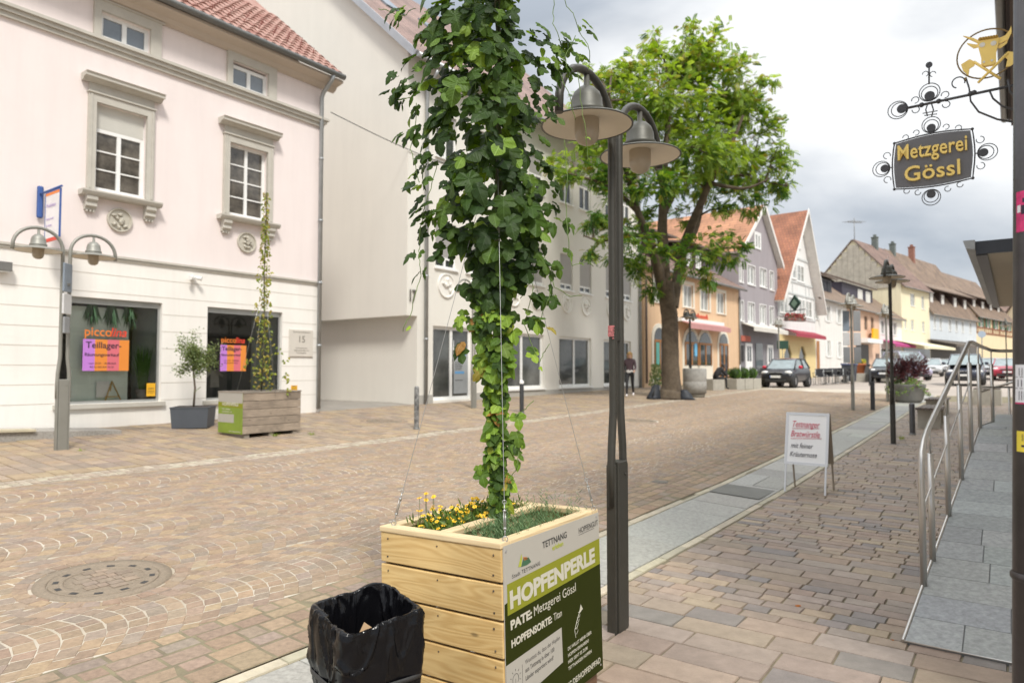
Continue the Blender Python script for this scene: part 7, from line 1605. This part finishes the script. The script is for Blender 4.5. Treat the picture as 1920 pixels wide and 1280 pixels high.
for (u, Yp, lab) in ((1392, 33.0, 'concrete trough with three box balls right of the seated person'), ):
    Xp = (u-960)/1280*Yp; T = thing('box_trough', lab, 'planter', (Xp, Yp, G(Xp, Yp)), ROT-.25); 
    for k in range(3): mb = MB(); mb.rbox(-1.05+.72*k, -.37+.72*k, -.35, .35, -.05, .48, .015); mb.build('trough', M_conc, T)
    for k in range(3):
        mb = MB(); 
        for q2 in range(700):
            d = Vector((rnd.gauss(0, 1), rnd.gauss(0, 1), rnd.gauss(0, 1))).normalized(); p = Vector((-.7+.7*k, 0, .72))+d*.30*rnd.uniform(.8, 1.05); s_ = d.orthogonal().normalized()*.025; e_ = (d+Vector((rnd.uniform(-.5, .5), rnd.uniform(-.5, .5), .3))).normalized(); mb.add([p-s_, p+e_*.05, p+s_, p-e_*.03], [(0, 1, 2, 3)], 0, False, rnd.choice([(.08, .16, .025), (.12, .22, .03), (.05, .10, .02)]))
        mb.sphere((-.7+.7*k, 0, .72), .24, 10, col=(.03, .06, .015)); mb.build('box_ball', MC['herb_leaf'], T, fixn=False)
    for k in (0, 1): mb = MB(); mb.cyl((-.36+.72*k, -.1, .4), (-.36+.72*k, -.1, 1.15), .02, n=8); mb.build('rod', M_white, T)
SBX, SBY = (1338-960)/1280*31.5, 31.5; T = thing('seat_trough', 'concrete trough the dark dressed person sits on', 'planter', (SBX, SBY, G(SBX, SBY)), ROT-.25); mb = MB(); mb.rbox(-.5, .4, -.3, .3, -.05, .48, .015); mb.build('trough', M_conc, T); mb = MB(); mb.box(-.42, .32, -.24, .24, .482, .5); mb.build('soil', MC['soil'], T)
for (u, Yp, lab) in ((1612, 44, 'terracotta pot with yellow flowers beside the dark doorway'), (1650, 46, 'terracotta pot with a small green plant near the magenta awning')):
    Xp = (u-960)/1280*Yp; T = thing('terracotta_pot', lab, 'plant pot', (Xp, Yp, G(Xp, Yp)+(.5 if u < 1630 else .35)), 0, 'terracotta pots'); mb = MB(); mb.lathe([(.001, 0), (.22, 0), (.34, .52), (.37, .52), (.37, .62), (.32, .62), (.001, .55)], n=20); mb.build('pot', mat('terracotta', (.46, .15, .06), .8, var=.15), T); mb = MB()
    for k in range(200): a = rnd.random()*6.28; r = rnd.random()**.5*.36; p = Vector((r*math.cos(a), r*math.sin(a), .6+rnd.random()*.22)); mb.add([p, p+Vector((.05, 0, .05)), p+Vector((0, .02, .12)), p+Vector((-.05, 0, .05))], [(0, 1, 2, 3)], 0, False, rnd.choice([(.12, .2, .03), (.2, .26, .03), (.55, .42, .03)]))
    mb.build('plants', MC['herb_leaf'], T, fixn=False)
    T2 = thing('stone_kerb_block', 'low stone block under the pot %s' % ('with yellow flowers' if u < 1630 else 'with the small green plant'), 'block', (Xp, Yp, G(Xp, Yp)), ROT); mb = MB(); mb.rbox(-.7, .7, -.4, .4, -.1, .5 if u < 1630 else .35, .02); mb.build('block', M_conc, T2)
BXx = (1592-960)/1280*41; T = thing('grey_bin', 'dark grey wheeled bin behind the café chairs', 'bin', (BXx, 41, G(BXx, 41)), ROT); mb = MB(); mb.hexa([(-.35, -.3, .08), (.35, -.3, .08), (.35, .3, .08), (-.35, .3, .08), (-.42, -.36, 1.05), (.42, -.36, 1.05), (.42, .36, 1.05), (-.42, .36, 1.05)]); mb.build('body', mat('bin_grey', (.06, .065, .08), .5), T); mb = MB(); mb.box(-.45, .45, -.4, .4, 1.052, 1.14); mb.build('lid', mat('bin_lid', (.10, .12, .22), .5), T)
for x in (-.3, .3): mb = MB(); mb.cyl((x-.04, .3, .1), (x+.04, .3, .1), .1, n=14); mb.build('wheel', M_black, T)
# café chairs and tables
def chair(X, Y, rz, lab):
    T = thing('cafe_chair', lab, 'chair', (X, Y, G(X, Y)), rz, 'dark café chairs in the row beside the small car'); m = mat('chair_dark', (.045, .045, .05), .6)
    mb = MB(); mb.rbox(-.25, .25, -.24, .24, .43, .47, .02); mb.build('seat', m, T); mb = MB(); mb.rbox(-.24, .24, .22, .26, .50, .88, .02); mb.build('backrest', m, T)
    for x in (-.22, .22):
        for y in (-.21, .22): mb = MB(); mb.cyl((x, y, 0), (x*.95, y, .45 if y < 0 else .85), .018, n=6); mb.build('leg', M_alu, T)
        mb = MB(); mb.tube([(x, -.2, .45), (x*1.1, -.2, .66), (x*1.1, .22, .68)], .016, 5); mb.build('armrest', m, T)
    return T
def table(X, Y, lab):
    T = thing('cafe_table', lab, 'table', (X, Y, G(X, Y)), ROT, 'café tables'); mb = MB(); mb.lathe([(.001, .74), (.38, .74), (.38, .71), (.001, .71)], n=24); mb.build('table_top', M_zincd, T); mb = MB(); mb.cyl((0, 0, .03), (0, 0, .7), .03, n=10); mb.build('leg', M_alu, T); mb = MB(); mb.lathe([(.001, .04), (.2, .02), (.22, 0)], n=16); mb.build('base', M_alu, T); return T
cn = ['first', 'second', 'third', 'fourth', 'fifth', 'sixth', 'seventh', 'eighth']
def along(u, Yp): return (u-960)/1280*Yp, Yp
for k, u in enumerate((1534, 1543, 1552, 1561, 1570, 1579, 1586, 1594)):
    Yp = 37.6+k*.45; X_, Y_ = along(u, Yp+(.8 if k % 2 else 0)); chair(X_, Y_, ROT+(PI/2 if k % 2 else -PI/2)+rnd.uniform(-.3, .3), '%s dark café chair in the row, counted from the small dark car' % cn[k])
for k, u in enumerate((1547, 1565, 1583)): X_, Y_ = along(u, 38.8+k); table(X_, Y_, ['round café table nearest the small dark car', 'middle round café table among the dark chairs', 'round café table nearest the grey wheeled bin'][k])
X_, Y_ = along(1424, 36.2); chair(X_, Y_, ROT, 'single dark café chair left of the small dark car, before the lilac grey house'); X_, Y_ = along(1432, 39.5); chair(X_, Y_, ROT+2, 'café chair half hidden behind the small dark car')
# green hanging sign and red flower box on the white gable house
P_, D_, L_ = seg(2); nx, ny = D_[1], -D_[0]
gx, gy = P_[0]+D_[0]*1.2+nx*.8, P_[1]+D_[1]*1.2+ny*.8
T = thing('inn_sign', 'green diamond shaped inn sign on an iron arm at the white gable house', 'sign', (gx, gy, 5.9), math.atan2(ny, nx)-.6); mb = MB(); mb.prism([(0, -.55), (.62, 0), (0, .62), (-.62, 0)], lambda a, b, t: (a, t, b+.6), -.05, .05); mb.build('panel', mat('inn_green', (.012, .05, .03), .5), T); mb = MB(); mb.prism([(0, -.3), (.35, 0), (0, .32), (-.35, 0)], lambda a, b, t: (a, t, b+.6), -.06, .06); mb.build('emblem', mat('inn_emblem', (.25, .38, .28), .5), T); mb = MB(); mb.tube([(-1.2, 0, .1), (1.1, 0, .1)], .03, 6); mb.tube([(-1.2, 0, -.1), (0, 0, .1)], .02, 6); mb.build('arm', M_iron, T)
T = thing('flower_box', 'box of dark red flowers hanging below the green inn sign', 'flower box', (gx-.1, gy-.2, 5.2), math.atan2(D_[1], D_[0])-.4); mb = MB(); mb.box(-.9, .9, -.15, .15, 0, .25); mb.build('box', M_vergeb, T); mb = MB()
for k in range(400): p = Vector((rnd.uniform(-.95, .95), rnd.uniform(-.2, .2), rnd.uniform(.02, .5))); mb.add([p, p+Vector((.07, 0, .05)), p+Vector((0, .03, .12)), p+Vector((-.07, 0, .05))], [(0, 1, 2, 3)], 0, False, rnd.choice([(.30, .03, .03), (.42, .05, .04), (.16, .03, .03), (.08, .10, .03)]))
mb.build('blooms', MC['herb_leaf'], T, fixn=False)
gx, gy = along(1468, 41); T = thing('green_banner', 'dark green rectangular sign board on a pole behind the small dark car', 'sign', (gx, gy, G(gx, gy)), ROT-.9); mb = MB(); mb.rbox(-.34, .34, -.04, .04, 2.0, 2.5, .02); mb.build('panel', MC['inn_green'], T); mb = MB(); mb.cyl((0, .06, 0), (0, .06, 2.4), .02, n=8); mb.build('pole', M_zincd, T)
# hanging sign far off
gx, gy = along(1842, 60); T = thing('round_road_sign', 'small blue and white round sign on a pole far up the street', 'sign', (gx, gy, G(gx, gy)), -.5); mb = MB(); mb.cyl((0, 0, 3.6), (0, -.04, 3.6), .3, n=24); mb.build('disc', mat('sign_lightblue', (.35, .42, .5), .5), T); mb = MB(); mb.cyl((0, .03, 0), (0, .03, 3.6), .04, n=8); mb.build('pole', M_zincd, T)

# weeds in the joints
def weed(X, Y, lab, n=26, h=.10):
    T = MB()
    for _ in range(n):
        a = rnd.random()*6.28; r = rnd.random()*.07; L = h*rnd.uniform(.4, 1); p = Vector((r*math.cos(a), r*math.sin(a), 0)); d = Vector((math.cos(a)*.6, math.sin(a)*.6, 1)).normalized()*L; s_ = Vector((-math.sin(a), math.cos(a), 0))*.006
        T.add([p-s_*.3, p+d*.5-s_, p+d, p+d*.5+s_], [(0, 1, 2, 3)], 0, False, rnd.choice([(.22, .30, .04), (.15, .22, .03), (.28, .33, .06)]))
    tag(T.build('weed', MC['herb_leaf'], loc=(X, Y, G(X, Y)), fixn=False), lab, 'weed', 'small weeds in the paving joints')
weed(.567*15.0, 15.0, 'small weed tuft at the kerb left of the short round-topped bollard', h=.14)
weed(-4.55, 13.15, 'weed tuft under the front edge of the weathered planter', 30); weed(-3.95, 13.5, 'weed tuft at the right rear foot of the weathered planter', 30)
weed(-6.75, 10.75, 'weed tuft right of the foot of the pale lamp before the pink house', 14, .06)
# ------------------------------------------------------------------ cars
M_tyre = mat('tyre', (.02, .02, .02), .8, var=.1); M_rimm = mat('rim', (.42, .42, .43), .35, .7); M_cglass = mat('car_glass', (.20, .25, .26), .05, var=.3, vs=2, spec=.9); M_plate = mat('plate', (.7, .7, .68), .5); M_head = mat('headlight', (.68, .68, .66), .15, var=.1, spec=.8); M_tail = mat('tail_light', (.4, .02, .02), .3)
def car(label, X, Y, rz, Lc=3.5, Wc=1.62, Hc=1.46, paint=(.02, .02, .025), roofc=None, mirror=None, van=False, group='cars parked and driving up the street'):
    """front towards local -x"""
    T = thing('parked_car', label, 'car', (X, Y, G(X, Y)), rz, group); mp_ = mat('paint_%02d%02d%02d%s' % (paint[0]*99, paint[1]*99, paint[2]*99, ''), paint, .3, .1, var=.03, coat=.35)
    w = Wc/2; k = Lc/3.5; hb = Hc*.64
    st = [(-1.75, .50, .62, .84), (-1.68, .28, .74, .93), (-1.5, .22, .80, .985), (-1.1, .2, .90, 1.0), (-.62, .2, .985, 1.0), (0, .2, hb+.03, 1.0), (.8, .2, hb+.06, 1.0), (1.35, .22, hb+.07, .985), (1.66, .28, hb+.02, .93), (1.75, .45, hb-.10, .86)]
    mb = MB(); vs = []; n = 0
    for x, zl, zt, ws in st:
        x *= k; ww = w*ws; zm = (zl+zt)*.5
        half = [(0, zl), (ww*.80, zl), (ww*.97, zl+.10), (ww*1.0, zm), (ww*.985, zt-.13), (ww*.90, zt-.03), (ww*.6, zt), (0, zt+.012)]
        ring_ = half+[(-a, b) for a, b in half[-2:0:-1]]; n = len(ring_); vs += [(x, a, b) for a, b in ring_]
    fs = [(i*n+j, i*n+(j+1) % n, (i+1)*n+(j+1) % n, (i+1)*n+j) for i in range(len(st)-1) for j in range(n)]+[tuple(range(n)), tuple(range((len(st)-1)*n, len(st)*n))[::-1]]
    mb.add(vs, fs, 0, True); o = mb.build('body', mp_, T); sb = o.modifiers.new('sub', 'SUBSURF'); sb.levels = 2; sb.render_levels = 2
    # glasshouse
    x0, x1, x2, x3 = (-.98*k, -.28*k, 1.15*k, 1.62*k) if not van else (-1.15*k, -.45*k, 1.45*k, 1.68*k)
    zb = hb-.03; wb, wr = w*.93, w*.72; ztop = Hc
    def gl(x, wid, z): return [(x, -wid, z), (x, wid, z)]
    A = [(x0, -wb*.93, zb+.02), (x0, wb*.93, zb+.02), (x3, wb*.9, zb+.06), (x3, -wb*.9, zb+.06), (x1, -wr, ztop-.05), (x1, wr, ztop-.05), (x2, wr*.95, ztop-.04), (x2, -wr*.95, ztop-.04)]
    mb = MB(); mb.add(A, [(0, 1, 5, 4), (1, 2, 6, 5), (2, 3, 7, 6), (3, 0, 4, 7), (4, 5, 6, 7)], 0); mb.build('window_glass', M_cglass, T)
    mb = MB(); xm = (x1+x2)/2; rv = []; rs = [(x1-.06, wr*.96, ztop-.065), (x1+.15, wr*1.02, ztop-.02), (xm, wr*1.04, ztop), (x2-.1, wr*.99, ztop-.02), (x2+.08, wr*.92, ztop-.07)]
    for x, ww, z in rs: rv += [(x, -ww, z-.05), (x, -ww*.9, z), (x, 0, z+.015), (x, ww*.9, z), (x, ww, z-.05)]
    mb.add(rv, [(i*5+j, i*5+j+1, (i+1)*5+j+1, (i+1)*5+j) for i in range(4) for j in range(4)], 0, True); mb.build('roof', mat('roofpaint_%d' % int((roofc or paint)[0]*999), roofc or paint, .3, .2, coat=.6), T)
    mb = MB()
    for sy in (-1, 1):
        mb.tube([(x0, sy*wb*.94, zb+.02), (x1, sy*wr, ztop-.05)], .035, 6); mb.tube([(xm, sy*wb*.97, zb+.04), (xm+.02, sy*wr*1.01, ztop-.04)], .035, 6); mb.tube([(x3, sy*wb*.91, zb+.05), (x2, sy*wr*.96, ztop-.04)], .05, 6); mb.tube([(x1, sy*wr, ztop-.05), (xm, sy*wr*1.03, ztop-.03), (x2, sy*wr*.95, ztop-.05)], .03, 6)
    mb.build('pillars', mp_, T)
    for sx in (-1, 1):
        for sy in (-1, 1):
            cx = sx*1.16*k; R = .30*(1.08 if van else 1); c_ = sy*(w-.09); mb = MB(); prof_ = [(R*.6, -.09), (R*.9, -.10), (R, -.07), (R, .07), (R*.9, .10), (R*.6, .09)]
            vs = []
            for r, y in prof_:
                for q_ in range(24): a = 2*PI*q_/24; vs.append((cx+r*math.cos(a), c_+sy*.02+y, R+r*math.sin(a)))
            mb.add(vs, [(i*24+q_, i*24+(q_+1) % 24, (i+1)*24+(q_+1) % 24, (i+1)*24+q_) for i in range(5) for q_ in range(24)], 0, True); wo = mb.build('wheel', M_tyre, T)
            mb = MB(); mb.cyl((cx, c_, R), (cx, c_+sy*.095, R), R*.62, n=24); 
            o = mb.build('rim', M_rimm, wo); mb = MB()
            for q_ in range(5): a = 2*PI*q_/5; mb.cyl((cx+R*.36*math.cos(a), c_+sy*.09, R+R*.36*math.sin(a)), (cx+R*.36*math.cos(a), c_+sy*.099, R+R*.36*math.sin(a)), R*.10, n=8)
            mb.build('hub_holes', M_tyre, wo)
            mb = MB(); mb.cyl((cx, sy*(w-.25), R+.03), (cx, sy*(w-.004), R+.03), R*1.17, n=28); mb.build('wheel_arch', M_black, T)
    for sy in (-1, 1):
        mb = MB(); mb.sphere((-1.56*k, sy*w*.70, .72), .16, 12, sx=.8, sy=1.2, sz=.62); mb.build('headlight', M_head, T); mb = MB(); mb.sphere((1.66*k, sy*w*.75, .80), .13, 10, sx=.6, sy=.8, sz=1.3); mb.build('tail_light', M_tail, T)
        mb = MB(); mb.sphere((x0+.30, sy*(w+.09), hb+.07), .11, 10, sx=.6, sy=1, sz=.75); mb.build('mirror', mat('mirror_%d' % int((mirror or paint)[0]*999), mirror or paint, .3), T)
    mb = MB(); mb.rbox(-1.765*k, -1.70*k, -w*.40, w*.40, .70, .75, .01); mb.rbox(-1.79*k, -1.66*k, -w*.62, w*.62, .26, .40, .02); mb.build('grille', M_black, T)
    mb = MB(); mb.box(-1.80*k, -1.755*k, -w*.42, -.03, .70, .735); mb.box(-1.80*k, -1.755*k, .03, w*.42, .70, .735); mb.build('chrome_bar', M_rimm, T)
    mb = MB(); mb.box(-1.81*k, -1.775*k, -.26, .26, .47, .58); mb.build('number_plate', M_plate, T); mb = MB(); mb.box(-1.812*k, -1.80*k, .215, .255, .475, .575); mb.build('plate_band', M_blue, T)
    return T
hd = ROT       # local -x points back down the street
X_, Y_ = along(1474, 35.4); car('small black hatchback with red door mirror parked facing the camera', X_, Y_, hd-.05, 3.46, 1.62, 1.46, (.018, .019, .024), roofc=(.14, .05, .06), mirror=(.60, .03, .06))
X_, Y_ = along(1810, 38.5); car('dark blue people carrier facing the camera behind the steel railing', X_, Y_, hd+.02, 4.3, 1.80, 1.72, (.03, .035, .055), van=True, roofc=(.06, .07, .10))
X_, Y_ = along(1746, 57); car('silver small car standing further up beyond the red shrub', X_, Y_, hd+.06, 3.7, 1.65, 1.48, (.50, .51, .52))
X_, Y_ = along(1776, 68); car('white car behind the silver one, far up the street', X_, Y_, hd+.1, 4.2, 1.75, 1.5, (.62, .62, .62))
X_, Y_ = along(1853, 50); car('silver car directly behind the dark people carrier', X_, Y_, hd+.05, 4.2, 1.75, 1.48, (.40, .41, .42))
X_, Y_ = along(1888, 46); car('red car with its front towards us at the right, behind the railing', X_, Y_, hd+.0, 4.2, 1.78, 1.45, (.40, .03, .06), roofc=(.45, .45, .46))
X_, Y_ = along(1697, 47); car('pale violet van behind the red shrub', X_, Y_, hd+.5, 4.4, 1.8, 1.95, (.40, .38, .50), van=True)
X_, Y_ = along(1664, 43); car('black car half hidden behind the lamp left of the red shrub', X_, Y_, hd, 3.9, 1.7, 1.5, (.02, .02, .022))
X_, Y_ = along(1845, 82); car('small white car far away in front of the half-timbered house', X_, Y_, hd+.1, 4.2, 1.75, 1.5, (.60, .61, .62))
# ------------------------------------------------------------------ people
def skin_body(name, joints, edges, radii, m, parent, lv=2):
    me = bpy.data.meshes.new(name); me.from_pydata([Vector(j) for j in joints], edges, []); o = bpy.data.objects.new(name, me); COL.objects.link(o); o.parent = parent; me.materials.append(m)
    md = o.modifiers.new('skin', 'SKIN'); sv = me.skin_vertices[0].data
    for i, r in enumerate(radii): sv[i].radius = r if isinstance(r, tuple) else (r, r)
    sv[0].use_root = True; s_ = o.modifiers.new('sub', 'SUBSURF'); s_.levels = lv; s_.render_levels = lv; md.use_smooth_shade = True
    # bake to a mesh with material zones
    dg = bpy.context.evaluated_depsgraph_get(); nm = bpy.data.meshes.new_from_object(o.evaluated_get(dg)); o.modifiers.clear(); o.data = nm; return o
M_skin = mat('skin', (.52, .32, .23), .55, var=.04)
def person(label, X, Y, rz, mats, joints, radii, zones):
    T = thing('person', label, 'person', (X, Y, G(X, Y)), rz)
    J = list(joints.keys()); E_ = [('pel', 'wai'), ('wai', 'che'), ('che', 'nec'), ('nec', 'hea'), ('hea', 'top'), ('che', 'sL'), ('sL', 'eL'), ('eL', 'wL'), ('wL', 'hL'), ('che', 'sR'), ('sR', 'eR'), ('eR', 'wR'), ('wR', 'hR'), ('pel', 'pL'), ('pL', 'kL'), ('kL', 'aL'), ('aL', 'tL'), ('pel', 'pR'), ('pR', 'kR'), ('kR', 'aR'), ('aR', 'tR')]
    for s_ in 'LR':
        w_ = Vector(joints['w'+s_]); h_ = Vector(joints['h'+s_]); d = (h_-w_).normalized(); sd = d.orthogonal().normalized()
        for k in range(5):
            nm = 'f%d%s' % (k, s_); off = (k-1.5)*.020 if k < 4 else -.045; L_ = [.075, .085, .08, .065, .05][k]; base = h_ if k < 4 else w_+d*.02
            joints[nm] = tuple(h_+sd*off+d*(L_ if k < 4 else .01)+Vector((0, 0, -.008))); radii[nm] = .009; E_.append(('h'+s_, nm))
    J = list(joints.keys()); idx = {k: i for i, k in enumerate(J)}
    o = skin_body('body', [joints[k] for k in J], [(idx[a], idx[b]) for a, b in E_], [radii[k] for k in J], mats[0], T)
    for m in mats[1:]: o.data.materials.append(m)
    for p in o.data.polygons: p.material_index = zones(p.center)
    return T
M_jkt = mat('burgundy_top', (.060, .035, .042), .8, var=.1); M_leg = mat('black_trousers', (.018, .018, .02), .8); M_shoe = mat('white_shoes', (.72, .68, .68), .5); M_wh = mat('white_shirt', (.60, .58, .56), .8); M_blond = mat('blond_hair', (.42, .26, .10), .6, var=.3, vs=18)
R0 = dict(pel=(.15, .115), wai=(.125, .095), che=(.155, .11), nec=.052, hea=(.088, .105), top=(.07, .08), sL=.062, eL=.044, wL=.029, hL=(.036, .022), sR=.062, eR=.044, wR=.029, hR=(.036, .022), pL=.092, kL=.056, aL=.037, tL=.038, pR=.092, kR=.056, aR=.037, tR=.038)
# walking woman: local +y is her heading
J0 = dict(pel=(0, 0, .92), wai=(0, .01, 1.08), che=(0, .02, 1.28), nec=(0, .03, 1.44), hea=(0, .05, 1.55), top=(0, .045, 1.63), sL=(-.17, .02, 1.37), eL=(-.22, .12, 1.12), wL=(-.20, .30, 1.00), hL=(-.19, .36, .97), sR=(.17, .01, 1.37), eR=(.24, -.10, 1.12), wR=(.26, -.14, .88), hR=(.265, -.14, .81),
          pL=(-.09, 0, .86), kL=(-.09, -.06, .48), aL=(-.09, -.34, .16), tL=(-.09, -.22, .04), pR=(.09, 0, .86), kR=(.10, .20, .50), aR=(.10, .25, .09), tR=(.10, .40, .04))
def zone1(c):
    if c.z > 1.455: return 3
    if c.z > 1.0: return 0
    if abs(c.x) > .165 or (c.y > .24 and c.z > .9): return 3
    if c.z > .93: return 4
    return 1 if c.z > .11 and not (c.y < -.2 and c.z < .15) else 2
X_, Y_ = along(1181, 25.9)
WP = person('woman with long blond hair walking in burgundy top, black trousers and white shoes', X_, Y_, math.radians(165), [M_jkt, M_leg, M_shoe, M_skin, M_wh], dict(J0), dict(R0), zone1)
def head_parts(T, c, fwd, hair_m, long=False):
    mb = MB(); n = 24; vs = []
    f = Vector(fwd).normalized(); r = f.cross(Vector((0, 0, 1))).normalized(); c = Vector(c)
    for j in range(13):
        ph = -PI*.5+PI*j/12*1.0; 
        for i in range(n):
            a = 2*PI*i/n; back = max(0, math.cos(a)); rr = .112*math.cos(ph); z = .118*math.sin(ph)
            if long and z < 0: z *= 1+back*2.6; rr = .112*(.75+.25*math.cos(ph)) if back > .1 else rr
            fr = math.cos(a) < -.25 and z < .045; k = .82 if fr else 1.03; vs.append(c-f*math.cos(a)*rr*k+r*math.sin(a)*rr*.9*k+Vector((0, 0, z+.02))-f*.012)
    mb.add(vs, [(j*n+i, j*n+(i+1) % n, (j+1)*n+(i+1) % n, (j+1)*n+i) for j in range(12) for i in range(n)], 0, True); mb.build('hair', hair_m, T)
    mb = MB(); mb.sphere(c+f*.105+Vector((0, 0, -.01)), .016, 6); 
    for s_ in (-1, 1): mb.sphere(c+r*s_*.093+Vector((0, 0, -.005)), .022, 6)
    mb.build('nose_and_ears', M_skin, T); mb = MB()
    for s_ in (-1, 1): mb.sphere(c+f*.094+r*s_*.034+Vector((0, 0, .018)), .010, 6)
    mb.tube([c+f*.094+r*-.025+Vector((0, 0, -.05)), c+f*.1+Vector((0, 0, -.052)), c+f*.094+r*.025+Vector((0, 0, -.05))], .005, 4); mb.build('eyes_and_mouth', mat('dark_features', (.10, .04, .035), .5), T)
head_parts(WP, (0, .05, 1.575), (0, 1, 0), M_blond, True)
# seated person in black bending forward
J1 = dict(pel=(0, 0, .56), wai=(0, .07, .72), che=(0, .20, .90), nec=(0, .34, 1.02), hea=(0, .44, 1.06), top=(0, .50, 1.09), sL=(-.18, .26, .95), eL=(-.22, .42, .70), wL=(-.08, .60, .66), hL=(-.04, .66, .65), sR=(.18, .26, .95), eR=(.22, .42, .70), wR=(.08, .60, .66), hR=(.04, .66, .65),
          pL=(-.10, .04, .54), kL=(-.13, .50, .52), aL=(-.12, .46, .10), tL=(-.13, .60, .05), pR=(.10, .04, .54), kR=(.13, .50, .52), aR=(.12, .52, .10), tR=(.13, .66, .05))
def zone2(c):
    if c.y > .37 and c.z > .98: return 1
    if c.y > .57 and .55 < c.z < .8 and abs(c.x) < .11: return 1
    return 2 if c.z < .09 else 0
X_, Y_ = along(1340, 31.6); R1 = dict(R0); R1['wai'] = (.16, .14); R1['che'] = (.19, .15); R1['sL'] = R1['sR'] = .085; R1['eL'] = R1['eR'] = .06
SP = person('person in black clothes sitting bent forward on a concrete trough', X_, Y_, math.radians(-75), [mat('black_coat', (.02, .02, .022), .8), M_skin, M_leg], dict(J1), R1, zone2)
head_parts(SP, (0, .45, 1.07), (0, .8, -.35), mat('dark_hair', (.03, .022, .018), .6))
